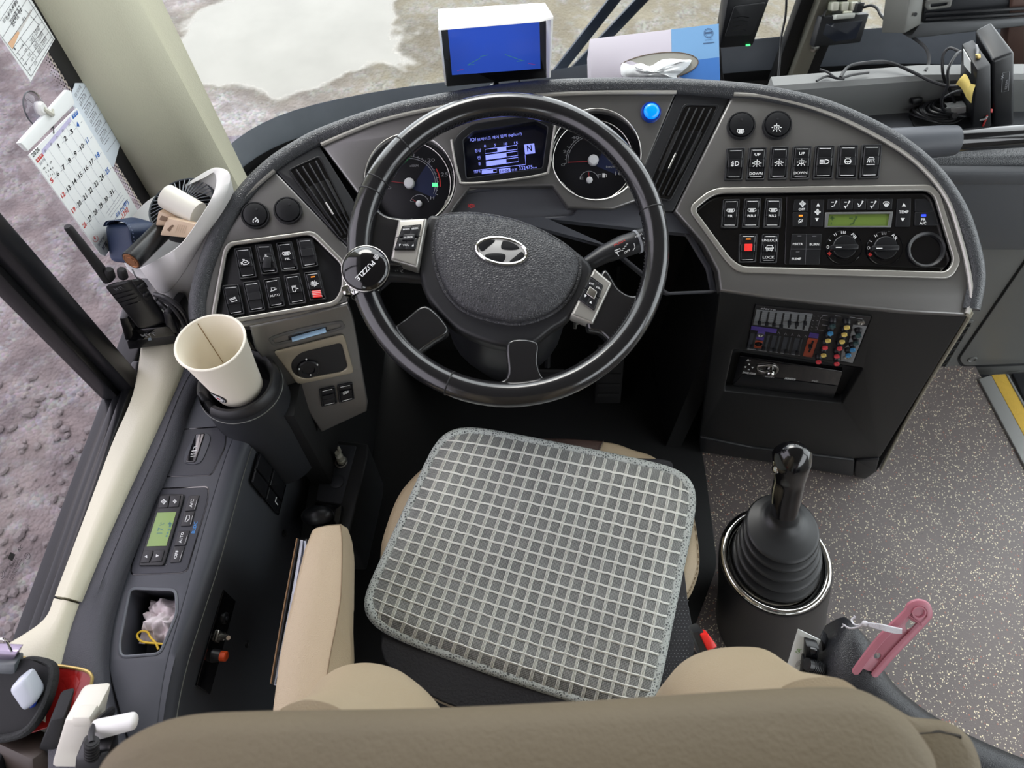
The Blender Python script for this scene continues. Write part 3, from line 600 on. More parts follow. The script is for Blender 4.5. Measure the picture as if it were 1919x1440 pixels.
# blue lamp
c = DC.uv(1219.5, 211); o = G().lathe(DC, [(.0165, -.002), (.0165, .003), (.0145, .006), (.012, .006), (.011, .004)], 32, c, cap=False).done('indicator_lamp_ring', blue_lamp2, dash, label='blue lamp ring')
G().lathe(DC, [(.0125, 0), (.0125, .007), (.0105, .0095), (.006, .011), (.0002, .0114)], 32, c).done('indicator_lens', blue_lamp, o)
# --- instrument cluster (thing of its own behind the fascia openings)
clu = thing('instrument_cluster', DC.hit(940, 310), 'dark instrument cluster with two round dials and a blue display behind the steering wheel', 'instrument cluster')
dd = -.030; DD = DC.off(dd)
G().plate(DD, fil([(660, 300), (800, 236), (1010, 205), (1205, 200), (1215, 350), (1100, 395), (800, 430), (690, 420)], 10), -.01, -.004, .001).done('cluster_body', dialm, clu)
def gauge(cx, cy, ox, oy, r, nums, unit, needle, small, ring_r):
    c0 = DC.uv(ox, oy); k0 = (DC.hit(ox + 84, oy) - DC.hit(ox, oy)).length; c1 = DD.uv(cx, cy); k1 = (DD.hit(cx + r, cy) - DD.hit(cx, cy)).length
    rings = []
    for t, kk, z in ((0, k0, .0), (1, k1, dd)):
        cc = lerp(c0, c1, t); rings.append([DC.w(cc[0] + kk * cos(2 * pi * j / 48), cc[1] + kk * sin(2 * pi * j / 48), z) for j in range(48)])
    o = G().loft(rings, cap=False).done('dial_tube', gloss, clu)
    G().tube([DC.w(c0[0] + k0 * cos(2 * pi * j / 48), c0[1] + k0 * sin(2 * pi * j / 48), .001) for j in range(48)], .0009, 6, True).done('dial_ring', steel, o)
    G().tube([DC.w(c1[0] + k1 * .985 * cos(2 * pi * j / 48), c1[1] + k1 * .985 * sin(2 * pi * j / 48), dd + .002) for j in range(48)], .0009, 6, True).done('dial_ring', steel, o)
    d = G().plate(DD, circ(cx, cy, r, r, 48), -.003, 0, .0002).done('dial_face', dialm, clu)
    gb = G().flat(DD, [(cx + 3, cy + 8)] + [(cx + r * .68 * cos(radians(a)), cy + r * .68 * sin(radians(a))) for a in range(-50, 31, 5)], .0004); gb.done('blue_sector', dialb, d, recalc=False)
    g = G(); rr = r * .66
    for R2 in (rr, rr * .93): g.stroke(DD, arc(cx, cy, R2, 175 if small else 160, 382, 40), 1.0, .0008)
    for j in range(25):
        a = radians((175 if small else 150) + j * 8.6); e = .10 if j % 4 == 0 else .05
        g.stroke(DD, [(cx + rr * cos(a), cy + rr * sin(a)), (cx + rr * (1 + e) * cos(a), cy + rr * (1 + e) * sin(a))], 1.1, .0008)
    g.stroke(DD, arc(cx + small[0], cy + small[1], 18, 200, 345, 12), .9, .0008)
    for s, x, y, h in nums: g.text(DD, s, (x - 3.4 * len(s), y + h / 2), (x + 3.4 * len(s), y + h / 2), h, .0009)
    g.text(DD, unit[0], (unit[1] - 8, unit[2] + 2), (unit[1] + 8, unit[2] + 2), 4.5, .0009)
    g.done('dial_print', inkd, d, recalc=False)
    a = radians(needle); nb = DD.off(.004)
    G().stroke(nb, [(cx, cy), (cx + r * .62 * cos(a), cy + r * .62 * sin(a))], 1.5, .001).done('needle', needle_r, d, recalc=False)
    G().stroke(nb, [(cx + small[0], cy + small[1]), (cx + small[0] + 16 * cos(radians(small[2])), cy + small[1] + 16 * sin(radians(small[2])))], 1.2, .001).done('needle', needle_r, d, recalc=False)
    G().lathe(DD, [(.0088, .001), (.0088, .008), (.007, .010), (.0002, .0105)], 20, DD.uv(cx, cy)).done('needle_hub', needle_h, d)
    G().lathe(DD, [(.0052, .001), (.0052, .007), (.004, .008), (.0002, .0085)], 16, DD.uv(cx + small[0], cy + small[1])).done('needle_hub', needle_h, d)
    return d
dl = gauge(768, 345, 768, 336, 78, [('20', 808, 300, 6), ('25', 833, 327, 7), ('5', 745, 296, 5), ('H', 810, 371, 6), ('C', 772, 376, 5), ('0', 730, 352, 5)], ('x100RPM', 776, 311), 188, (18, 38, 215), 0)
G().plate(DD, [(810, 343), (820, 343), (820, 349.5), (810, 349.5)], 0, .0012, .0003).done('green_lamp', led_g, dl)
G().stroke(DD, arc(768, 345, 57, -30, 5, 8), 2.2, .0011).done('red_zone', inkr, dl, recalc=False)
dr = gauge(1111, 302, 1117, 290, 76, [('0', 1055, 309, 5), ('20', 1062, 284, 5), ('40', 1078, 258, 5), ('160', 1163, 325, 7), ('E', 1090, 334, 5), ('F', 1123, 330, 6)], ('km/h', 1144, 313), 177, (-7, 37, 268), 0)
g = G(); g.plate(DD, [(1129, 325), (1134, 325), (1134, 333), (1129, 333)], 0, .0009, .0001); g.stroke(DD, [(1134.5, 326), (1136.5, 328), (1136.5, 332)], .9, .0008); g.done('fuel_symbol', ink, dr, recalc=False)
# display
DS = DC.off(-.018)
G().plate(DC, dsp, -.03, .006, .002, [fil([(868, 262), (888, 246), (1004, 227), (1026, 238), (1016, 314), (874, 333)], 4)]).done('display_frame', satin, clu)
G().tube(spl([DC.off(.006).hit(*p) for p in [(846, 262), (852, 300), (861, 334), (872, 344), (950, 338), (1018, 327), (1028, 316), (1034, 275), (1040, 235)]], 5), .0022, 8).done('display_trim', silver2, clu)
G().plate(DC, [(846, 240), (1036, 212), (1028, 326), (862, 346)], -.018, -.012, .0005).done('screen', dark_lcd, clu)
S = DC.off(-.0115); g = G()
g.text(S, '브레이크 에어 압력 (kgf/cm²)', (895, 266), (978, 254), 7, 0); g.stroke(S, circ(886, 262, 3, 3, 10), 1, 0, True); g.stroke(S, [(881, 259), (881, 265)], 1, 0); g.stroke(S, [(891, 258), (891, 264)], 1, 0)
for s, x, y in (('0', 909, 276.5), ('5', 928, 274.5), ('10', 947.5, 272.5), ('15', 967, 270.5)): g.text(S, s, (x - 1.7 * len(s), y), (x + 1.7 * len(s), y - .3), 5, 0)
for y0, y1, a, b in ((283, 275, .38, .66), (294.5, 286.5, 0, .65), (306.5, 298, 0, .63)):
    off = (y0 - 283) * .08; q = [(909 + off, y0 - 3), (969 + off, y1 - 3), (969.5 + off, y1 + 5), (909.5 + off, y0 + 5)]; f = quadf(q)
    g.stroke(S, q, 1, 0, True); g.flat(S, [f(a, 0), f(b, 0), f(b, 1), f(a, 1)], .0001)
for s, x0, x1, y in (('정상', 890, 902, 286), ('전', 895, 901, 299.5), ('후', 897, 902, 311)): g.text(S, s, (x0, y), (x1, y - 1.2), 6.5, 0)
g.flat(S, [(982, 271), (1001, 268.5), (1003, 287), (984, 289.5)], 0); g.stroke(S, [(984, 290), (985, 308.5), (890, 319.5)], 1, 0)
q = [(903, 320), (931, 317), (931, 323), (903, 326)]; f = quadf(q); g.stroke(S, q, .9, 0, True); g.flat(S, [f(0, 0), f(.75, 0), f(.75, 1), f(0, 1)], .0001)
g.text(S, 'TRIP A', (888, 325), (901, 323.6), 5, 0); g.flat(S, [(935, 317), (956, 314.5), (957, 323.5), (936, 326)], 0); g.text(S, '오전', (959, 321.5), (969, 320), 5, 0); g.text(S, '332475', (973, 319), (998, 316), 6.5, 0); g.text(S, 'km', (999, 316), (1006, 315), 3, 0)
scr = g.done('display_graphics', lcdbl, clu, recalc=False)
g = G(); g.text(S, 'N', (988.5, 284.5), (997, 283.5), 12, .0004, .02); g.text(S, '10:06', (938, 324), (955, 322), 5.8, .0004, .01); g.done('display_dark_text', dark_lcd, clu, recalc=False)
# --- right wing
Rout = [(1373, 174), (1441, 180), (1544, 207), (1647, 255), (1722, 305), (1775, 370), (1803, 448), (1818, 510), (1822, 556), (1812, 592), (1700, 586), (1600, 576), (1450, 560), (1349, 546), (1344, 508), (1318, 458), (1263, 396)]
Rhole = fil([(1336, 354, 26), (1742, 349, 24), (1758, 362, 20), (1797, 488, 10), (1782, 518, 24), (1385, 506, 24), (1364, 488, 16), (1299, 398, 14), (1299, 386, 10)], 12)
G().plate(DR, Rout, TK, 0, .005, [Rhole], res=3).done('right_fascia', silver, dash)
G().plate(DR, fil([(1334, 351, 26), (1744, 345, 24), (1762, 360, 20), (1802, 490, 10), (1785, 523, 24), (1382, 511, 24), (1360, 490, 16), (1294, 399, 14), (1295, 384, 10)], 12), -.005, .0025, .0025, [fil([(1340, 362, 22), (1738, 357, 20), (1752, 368, 16), (1788, 488, 10), (1776, 509, 20), (1390, 499, 20), (1370, 484, 14), (1306, 397, 10), (1306, 390, 8)], 10)], res=3).done('recess_trim', silver2, dash)
DRr = DR.off(-.010)
G().plate(DRr, fil([(1334, 352), (1744, 347), (1762, 362), (1800, 490), (1784, 520), (1382, 508), (1360, 488), (1296, 397)], 8), -.006, 0, .0005).done('switch_panel', gloss, dash)
RT = [[(1362, 277), (1397, 276), (1392, 338), (1358, 338)], [(1404, 275.5), (1438, 275), (1434, 337), (1398, 338)], [(1445, 274.5), (1479, 274), (1476, 336), (1440, 337)], [(1487, 273), (1522, 273), (1518, 336), (1481, 337)], [(1529, 272), (1565, 272), (1562, 335), (1523, 336)], [(1572, 271), (1609, 271), (1607, 335), (1567, 335)], [(1616, 270), (1654, 270), (1648, 334), (1610, 335)]]
for q, ic, tb, lb in zip(RT, ['fog', 'lamp', 'lamp', 'lamp', 'beam', 'wheel', 'dome'], [0, 1, 0, 1, 0, 0, 0], ['rocker switch with fog lamp symbol', 'rocker switch marked UP and DOWN', 'rocker switch with small lamp symbol', 'rocker switch marked UP and DOWN', 'rocker switch with beam symbol', 'rocker switch with wheel symbol', 'rocker switch with dome lamp symbol']):
    rocker(DR.off(-.002), q, ic, lb, 'UP' if tb else None, 'DOWN' if tb else None)
for q, s in zip([[(1355, 373), (1387, 372.5), (1383, 427.5), (1351, 427.5)], [(1395, 372), (1427, 371.5), (1423, 427.5), (1390, 427.5)], [(1434.5, 371.5), (1466.5, 371.5), (1463, 427.5), (1430, 427.5)]], ('FR', 'RR1', 'RR2')): rocker(DRr, q, 'speaker', 'rocker switch marked ' + s, sub=s)
rocker(DRr, [(1386, 438), (1420, 438), (1417, 492), (1384, 493)], None, 'rocker switch with red square lens', red=(.3, .35, .74, .6), lamp=led_o)
rocker(DRr, [(1429, 438), (1460, 438), (1456, 493.5), (1423.5, 493.5)], 'bus', 'door switch marked UNLOCK and LOCK', 'UNLOCK', 'LOCK')
round_button(DR, 1388, 237, 27, 'speaker', 'round push button with reading lamp symbol'); round_button(DR, 1455.5, 236, 28, 'lamp', 'round push button with cabin lamp symbol')
# --- climate control unit in the right recess
cc = thing('climate_control_unit', DRr.hit(1620, 430), 'black climate control unit with green screen and three round dials in right dashboard recess', 'control panel')
zf = .004; CP = DRr.off(zf)
G().plate(DRr, fil([(1474, 366, 4), (1738, 362, 12), (1752, 372, 14), (1782, 486, 8), (1772, 503, 14), (1470, 496, 4)], 4), 0, zf, .0012).done('faceplate', gloss, cc)
def pxz(x, y): return (1460 + x * 330 / 1919, 360 + y * 150 / 872)
def cbtn(q, r=1.5, h=.0022, mat=satin, lab=None): return G().plate(CP, fil([pxz(*p) for p in q], r, 3), -.001, h, .0007).done('button', mat, cc, label=lab)
def ctext(ls, par, mat=ink, z=.0026):
    g = G()
    for L in ls:
        if L[0] == 't': g.text(CP, L[1], pxz(*L[2]), pxz(*L[3]), L[4] * .172, z, .012)
        elif L[0] == 'i':
            x, y, r = L[2]; strokes(CP, quadf([pxz(x - r, y - r), pxz(x + r, y - r), pxz(x + r, y + r), pxz(x - r, y + r)]), ICON[L[1]], L[3] if len(L) > 3 else 1.3, z, g)
        elif L[0] == 'f': g.flat(CP, [pxz(*p) for p in L[1]], z)
        elif L[0] == 's': g.stroke(CP, [pxz(*p) for p in L[1]], L[2], z)
    return g.done('printed_symbol', mat, par, recalc=False)
b1 = cbtn([(170, 80), (320, 80), (310, 215), (150, 215)]); ctext([('i', 'fan', (256, 128, 34), 1.9), ('t', 'OFF', (212, 202), (284, 200), 26)], b1)
b2 = cbtn([(150, 222), (310, 222), (302, 375), (150, 375)]); ctext([('i', 'recirc', (236, 322, 34))], b2); ctext([('f', [(216, 250), (258, 249), (257, 266), (215, 267)])], b2, led_o)
b3 = cbtn([(350, 80), (492, 80), (478, 375), (345, 375)]); ctext([('f', [(426, 120), (446, 158), (404, 158)]), ('i', 'fan', (420, 218, 32), 1.9), ('f', [(392, 284), (434, 284), (412, 320)])], b3)
for i, ic in enumerate(('face', 'face', 'foot', 'face', 'defrost')):
    x = 535 + i * 143; b = cbtn([(x, 75), (x + 133, 72), (x + 122, 190), (x - 10, 192)]); ctext([('i', ic, (x + 62, 132, 36), 1.7)] + ([('s', [(x + 30, 150), (x + 50, 178)], 1.4)] if i in (1, 3) else []), b)
b = cbtn([(1290, 75), (1440, 70), (1430, 375), (1270, 378)]); ctext([('f', [(1360, 120), (1384, 158), (1338, 158)]), ('t', 'TEMP', (1306, 234), (1412, 232), 32), ('f', [(1324, 284), (1372, 284), (1346, 322)])], b)
b = cbtn([(1480, 75), (1600, 72), (1650, 120), (1690, 212), (1482, 214)]); b = cbtn([(1482, 220), (1695, 216), (1735, 360), (1476, 364)]); ctext([('t', 'FR', (1548, 318), (1600, 317), 32), ('t', 'A/C', (1530, 356), (1604, 355), 32)], b); ctext([('f', [(1550, 244), (1602, 243), (1600, 270), (1548, 271)])], b, led_b)
b = cbtn([(142, 456), (468, 456), (440, 790), (112, 785)]); ctext([('t', 'P/HTR', (150, 582), (258, 580), 26), ('t', 'BURN', (334, 584), (436, 584), 26), ('t', 'PUMP', (138, 744), (242, 742), 28)], b); ctext([('f', [(202, 474), (244, 474), (243, 486), (200, 486)]), ('f', [(364, 476), (406, 476), (405, 488), (362, 488)]), ('f', [(184, 648), (224, 648), (222, 658), (183, 658)]), ('s', [(300, 456), (285, 788)], .8), ('s', [(130, 622), (456, 622)], .8)], b, M('grey_print', (84, 84, 88), .6))
G().plate(CP, [pxz(*p) for p in ((505, 222), (1245, 212), (1222, 384), (498, 386))], 0, .0035, .001, [[pxz(*p) for p in ((545, 242), (1208, 236), (1188, 366), (530, 370))]]).done('screen_bezel', M('grey_bezel', (120, 122, 122), .35, .4), cc)
sc_ = G().plate(CP, [pxz(*p) for p in ((540, 238), (1212, 232), (1192, 370), (525, 374))], 0, .001, .0002).done('screen', lcdg, cc)
g = G(); q_ = lambda x, y, r: quadf([pxz(x - r, y - r), pxz(x + r, y - r), pxz(x + r, y + r), pxz(x - r, y + r)]); strokes(CP, q_(805, 315, 50), ICON['face'], 2.4, .0013, g); strokes(CP, q_(580, 285, 22), ICON['fan'], 1.4, .0013, g); g.stroke(CP, [pxz(570, 330), pxz(570, 355)], 2, .0013); g.done('display_symbols', inklcd, sc_, recalc=False)
def knob(cx, cy, s):
    x, y = pxz(cx, cy); c = CP.uv(x, y); k = (CP.hit(x + 34, y) - CP.hit(x, y)).length
    o = G().lathe(CP, [(k * 1.02, 0), (k * 1.02, .003), (k * .99, .004), (k * .97, .0025), (k * .78, .0025), (k * .76, .002)], 40, c).done('dial_knob', gloss, cc, label='rotary dial marked ' + s)
    A = CP.off(.008).hit(x + 3, y - .6); uu = CP.u
    G().lathe(CP, [(k * .66, .002), (k * .66, .007), (k * .62, .008), (.0002, .008)], 32, CP.uv(x, y)).done('knob_base', satin, o)
    G().box(CP.off(.0115).hit(x + 1, y), (uu, CP.v, CP.n), (k * 1.5, k * .3, .011), .002).done('knob_grip', satin, o)
    g = G(); pr = CP.off(.003)
    for a, n in ((208, 1), (238, 2), (270, 3)):
        for j in range(n):
            aa = radians(a + (j - (n - 1) / 2) * 7); g.stroke(pr, [(x + 26 * cos(aa), y + 26 * sin(aa)), (x + 31 * cos(aa), y + 31 * sin(aa))], 1.2, 0)
    g.stroke(pr, circ(x - 29, y - 1, 2.4, n=10), 1.1, 0, True); g.text(pr, s, (x + 14, y - 24), (x + 22, y - 15), 6, 0, .01)
    g.stroke(CP.off(.0172), [(x - 14, y - .3), (x - 3, y - .3)], 1.8, 0); g.done('printed_symbol', ink, o, recalc=False)
    g = strokes(CP.off(.003), quadf([(x - 30, y + 8), (x - 22, y + 8), (x - 22, y + 15), (x - 30, y + 15)]), ICON['fan'], 1.3, 0); g.done('printed_fan', inkr, o, recalc=False)
knob(700, 605, 'FR'); knob(1143, 615, 'RR')
x, y = pxz(1598, 632); c = CP.uv(x, y); k = (CP.hit(x + 36, y) - CP.hit(x, y)).length
o = G().lathe(CP, [(k, 0), (k, .004), (k * .95, .0055), (k * .85, .004), (k * .62, -.012), (k * .5, -.014)], 40, c, cap=False).done('round_socket', satin, cc, label='blank round recess'); G().lathe(CP, [(k * .62, -.012), (k * .6, -.008), (k * .4, -.006), (.0002, -.006)], 32, c).done('socket_floor', blackp, o)
# ================================================================ CENTRE STACK
_a, _b, _c = DR.off(-.010).hit(1350, 550), DR.off(-.010).hit(1812, 594), atZ(1480, 877, 1.755); _n = (_b - _a).cross(_c - _a)
SK = Pl(_a, _n if _n.dot(CAMP - _a) > 0 else -_n)
stk = thing('centre_stack', onz(1480, 877, 0), 'black centre stack cabinet holding mixer and radio below the right dashboard', 'cabinet')
def slab(pl, out, depth, z1, g=None):
    """front outline on the plane pl, extruded straight forwards along the bus"""
    g = g or G(); q = pl.off(z1); a = [q.hit(*p[:2]) for p in out]; b = [p + V((0, depth, 0)) for p in a]
    return g.loft([a, b])
mixq = [(1416, 573), (1633, 594), (1598, 680), (1399, 656)]
radq = [(1374, 655), (1617, 690), (1578, 757), (1357, 734)]
body_out = [(1347, 540), (1815, 590), (1700, 790), (1310, 815), (1330, 700)]
g = G().plate(SK, [(1349, 545), (1813, 593), (1650, 857), (1603, 860), (1408, 836), (1311, 816), (1330, 680)], -.03, 0, .003, [mixq, fil(radq, 4)], res=2)
g.done('front_plate', M('stack_black', (22, 23, 24), .5, bump=.06, bscale=1200), stk)
slab(SK, [(1349, 545), (1812, 593), (1642, 888), (1624, 898), (1312, 850), (1311, 818), (1330, 680)], .30, -.035).done('cabinet_body', blackp, stk)
G().plate(SK, fil([(1310, 820), (1408, 840), (1602, 864), (1599, 894), (1470, 872), (1312, 848)], 4), -.03, .004, .004).done('plinth', blackp, stk)
G().plate(SK, fil([(1604, 864.5), (1648, 861), (1641, 886), (1622, 899), (1601, 894)], 3), -.03, .004, .003).done('plinth_cover', blackp, stk)
# right side skin with its pale edge bead
A, B = SK.off(-.005).hit(1812, 592), SK.off(-.005).hit(1641, 886)
G().loft([[A + V((.0, 0, 0)), A + V((.012, .02, 0)), A + V((.016, .30, 0)), A + V((0, .30, 0))], [B, B + V((.012, .02, 0)), B + V((.016, .24, 0)), B + V((0, .24, 0))]]).done('side_skin', dgrey2, stk)
G().tube(spl([DR.hit(1822, 560), DR.hit(1814, 592), A + V((.008, .0, -.02)), lerp(A, B, .5), B + V((.004, 0, .02))], 6), .0035, 8).done('edge_bead', M('bead', (150, 146, 130), .4, .3), stk)
# radio in its recess
RD = SK.off(-.022)
rad = thing('car_radio', RD.hit(1470, 705), 'black car radio with chrome ringed knob below the colourful mixer', 'radio')
G().plate(RD, [(1372, 655), (1619, 691), (1580, 759), (1354, 735)], -.008, 0, .0005).done('chassis', matte, rad)
RF = RD.off(.010)
G().plate(RD, fil([(1386, 668), (1580, 697), (1571, 724), (1560, 748), (1372, 724)], 3), 0, .010, .0015).done('faceplate', gloss, rad)
G().plate(RF, [(1391, 702), (1570, 725), (1562, 746), (1375, 722)], 0, .0015, .0006).done('lower_flap', satin, rad)
kq = fil([(1416, 687, 6), (1450, 684, 8), (1462, 693, 8), (1452, 706, 8), (1418, 697, 6)], 8)
G().plate(RF, kq, 0, .003, .0012, [fil([(1420, 689, 4), (1449, 687, 6), (1457, 693, 6), (1450, 703, 6), (1421, 695, 4)], 6)]).done('knob_surround', steel, rad)
G().lathe(RF, [(.0085, 0), (.0085, .008), (.007, .0105), (.0045, .0115), (.0002, .0115)], 24, RF.uv(1443, 695)).done('volume_knob', chrome, rad, label='chrome volume knob')
g = G()
g.flat(RF, [(1402, 673), (1404, 676), (1400, 675.5)], .0005); g.text(RF, 'EJECT', (1398, 677), (1406, 678), 2, .0005)
for p in ([(1402, 682), (1406, 682.6), (1404, 685)], [(1403, 692), (1406, 694), (1401, 693.4)], [(1394, 687), (1399, 687), (1397, 690)], [(1408, 688), (1413, 688.5), (1410, 691)]): g.flat(RF, p, .0005)
g.text(RF, 'DVC-7500', (1391, 700), (1415, 703.2), 3.6, .0005, .02); g.text(RF, '- VOLUME +', (1430, 706.5), (1450, 709), 2.6, .0005); g.text(RF, 'MONITOR', (1470, 711), (1490, 713.5), 3.6, .0005, .03); g.text(RF, 'DVD', (1521, 715), (1532, 716.5), 2.4, .0005)
g.done('printed_symbol', ink, rad, recalc=False)
# mixer
MX = SK.off(.003)
mix = thing('audio_mixer', MX.hit(1515, 625), 'small audio mixer with grey sliders and coloured knobs in the centre stack', 'mixer')
G().plate(SK, mixq, -.02, .003, .001).done('faceplate', M('mixer_black', (26, 26, 28), .5), mix)
def mxz(x, y): return (1390 + x * 260 / 1919, 560 + y * 160 / 1181)
def patch(pts, mat, name, h=.0006): return G().plate(MX, [mxz(*p) for p in pts], 0, h, .0001).done(name, mat, mix)
mg = M('mixer_grey', (112, 116, 118), .55); mp_ = M('mixer_violet', (72, 56, 128), .5); mo = M('mixer_orange', (150, 66, 42), .5); mg2 = M('mixer_slate', (52, 55, 60), .55)
patch([(205, 152), (982, 220), (915, 448), (160, 358)], mg, 'equalizer_field'); patch([(135, 378), (490, 425), (475, 480), (125, 430)], mp_, 'violet_field'); patch([(225, 445), (325, 462), (300, 580), (200, 560)], mp_, 'violet_field'); patch([(945, 470), (1070, 490), (1055, 552), (925, 535)], mp_, 'violet_field'); patch([(190, 578), (292, 592), (270, 690), (170, 680)], mo, 'orange_field'); patch([(920, 545), (1058, 560), (972, 815), (845, 795)], mo, 'orange_field')
patch([(1540, 360), (1730, 385), (1535, 890), (1370, 860), (1385, 720), (1470, 640)], M('mixer_pale', (128, 130, 132), .5), 'grey_field')
for i in range(5):
    x = 130 + i * 152; patch([(x, 480 + i * 16), (x + 110, 490 + i * 16), (x + 50, 715 + i * 18), (x - 60, 700 + i * 18)], mg2, 'fader_field', .0004)
g = G()
for i in range(7):
    x = 262 + i * 103; g.plate(MX, [mxz(x, 175 + i * 9), mxz(x + 24, 178 + i * 9), mxz(x - 14, 358 + i * 12), mxz(x - 40, 355 + i * 12)], 0, .0012, .0001)
for i in range(5):
    x = 160 + i * 158; g.plate(MX, [mxz(x + 20, 490 + i * 16), mxz(x + 42, 492 + i * 16), mxz(x - 6, 690 + i * 18), mxz(x - 30, 688 + i * 18)], 0, .0012, .0001)
g.plate(MX, [mxz(975, 585), mxz(1000, 588), mxz(945, 745), mxz(920, 742)], 0, .0012, .0001); g.done('slider_slots', matte, mix, kind='stuff')
for i, (x, y) in enumerate(((245, 340), (345, 352), (445, 364), (545, 385), (660, 335), (762, 350), (875, 340))):
    p = MX.off(.004).hit(*mxz(x, y)); G().box(p, (SK.u, SK.v, SK.n), (.0055, .004, .008), .0008).done('slider', blackp, mix)
for x, y in ((140, 665), (300, 690), (450, 712), (610, 735), (765, 752), (950, 660)):
    p = MX.off(.004).hit(*mxz(x, y)); G().box(p, (SK.u, SK.v, SK.n), (.006, .0045, .008), .0008).done('slider', blackp, mix)
kb = {'g': M('knob_teal', (44, 70, 72), .4), 'b': M('knob_blue', (66, 140, 190), .4), 'y': M('knob_yellow', (232, 206, 112), .4), 'r': M('knob_red', (218, 70, 78), .4)}
for x, y, c_ in ((1255, 285, 'g'), (1222, 385, 'b'), (1192, 485, 'y'), (1150, 585, 'r'), (1130, 690, 'y'), (1060, 785, 'r'), (1450, 300, 'y'), (1415, 400, 'y'), (1385, 500, 'y'), (1350, 595, 'r'), (1312, 705, 'r'), (1310, 810, 'r'), (1610, 415, 'g'), (1575, 520, 'g'), (1530, 615, 'b'), (1470, 690, 'b')):
    cc_ = MX.uv(*mxz(x, y)); o = G().lathe(MX, [(.0062, 0), (.0056, .006), (.0045, .0075), (.0045, .012)], 14, cc_).done('mixer_knob', blackp, mix)
    G().lathe(MX, [(.0045, .012), (.0045, .0145), (.0038, .016), (.0002, .016)], 12, cc_).box(MX.w(cc_[0] + .0015, cc_[1] + .0035, .0155), (SK.u + SK.v, SK.v - SK.u, SK.n), (.0016, .006, .0016)).done('knob_cap', kb[c_], o)
for x, y in ((262, 497), (233, 618), (1645, 325), (1465, 800)):
    cc_ = MX.uv(*mxz(x, y)); G().lathe(MX, [(.0062, 0), (.0062, .0025), (.0042, .0025), (.0036, .0006), (.0002, .0006)], 16, cc_).done('jack_socket', steel if x > 1000 or x == 262 else gloss, mix)
g = G(); g.text(MX, 'sierra', mxz(258, 145), mxz(468, 168), 3.6, .0008, .03)
for a, b in ((490, 790), (805, 980)): g.stroke(MX, [mxz(a, 168 + (a - 490) * .09), mxz(b, 168 + (b - 490) * .09)], .7, .0008)
for i in range(7): g.stroke(MX, [mxz(210, 165 + i * 30), mxz(970 - i * 8, 235 + i * 32)], .25, .0008)
for i in range(5): x = 80 + i * 152; g.stroke(MX, [mxz(x, 695 + i * 19), mxz(x + 115, 708 + i * 19)], .9, .0008)
for i in range(5): x = 500 + i * 92; g.text(MX, 'ᴖ', mxz(x, 480 + i * 12), mxz(x + 30, 484 + i * 12), 2.6, .0008) if False else g.stroke(MX, [mxz(x, 488 + i * 11), mxz(x + 14, 460 + i * 11), mxz(x + 30, 492 + i * 11)], .7, .0008)
for y in (228, 290, 362): g.stroke(MX, [mxz(1110, y), mxz(1190, y + 10)], .8, .0008)
g.stroke(MX, [mxz(1120, 250), mxz(1090, 265), mxz(1040, 430), mxz(1130, 440)], .6, .0008)
for y in (240, 305, 350, 390, 430):
    for x in (990, 1050): g.stroke(MX, [mxz(x - (y - 240) * .2, y), mxz(x + 22 - (y - 240) * .2, y + 3)], .6, .0008)
for x, y in ((1290, 235), (1490, 255), (1590, 272)): g.stroke(MX, [mxz(x, y), mxz(x + 80, y + 8)], .7, .0008)
g.done('printed_symbol', inkd, mix, recalc=False)
# ================================================================ STEERING
a_ = radians(22); WN = V((0, -sin(a_), cos(a_)))
WP = Pl(atZ(952, 462, .955), WN)
wh = thing('steering_wheel', WP.p, 'large black leather steering wheel with four spokes and chrome emblem hub', 'steering wheel')
# rim: fitted to the photographed outline
pts = [WP.off(.0).uv(*p) for p in ((672, 500), (1231, 462), (952, 196), (948, 740), (760, 282), (1150, 268), (1172, 650), (770, 676))]
R0 = .222
cxw = sum(p[0] for p in pts[:2]) / 2; cyw = sum(p[1] for p in pts[2:4]) / 2; rxw = abs(pts[1][0] - pts[0][0]) / 2; ryw = abs(pts[2][1] - pts[3][1]) / 2
print('WHEEL', cxw, cyw, rxw, ryw)
RR = (rxw + ryw) / 2
def wc(a, r=None, z=0): r = r or RR; return WP.w(cxw + rxw / RR * r * cos(a), cyw + ryw / RR * r * sin(a), z)
tr = .0172
G().tube([wc(2 * pi * k / 96) for k in range(96)], tr, 16, True, up=WN).done('rim', rimlea, wh)
def angpx(x, y): u, v = WP.uv(x, y); return math.atan2(v - cyw, u - cxw)
for x, y in ((760, 282), (690, 335), (683, 360), (1225, 395), (838, 722)):
    a = angpx(x, y); c = wc(a); t = (wc(a + .01) - wc(a - .01)).normalized()
    G().tube([c + t * (-.0012 + .0006 * k) for k in range(5)], [tr * .99, tr + .0007, tr + .0009, tr + .0007, tr * .99], 20, up=WN).done('rim_seam', M('seam_thread', (16, 16, 17), .6), wh)
# stitching along the inner edge of the rim: uncountable
g = G(); 
for k in range(130):
    a = radians(-60) + k * radians(190) / 130; c = wc(a, RR - tr * .96, .004); d = wc(a + .012, RR - tr * .99, .0) - c; g.tube([c, c + d], .0008, 5)
g.done('rim_stitching', M('thread_black', (14, 14, 15), .6), wh, kind='stuff')
HP = WP.off(-.018)
def blade(px_out, z0, z1, name, mat, bev=.008, par=None):
    return G().plate(HP, px_out, z0, z1, bev, res=4).done(name, mat, par or wh, sharp=50)
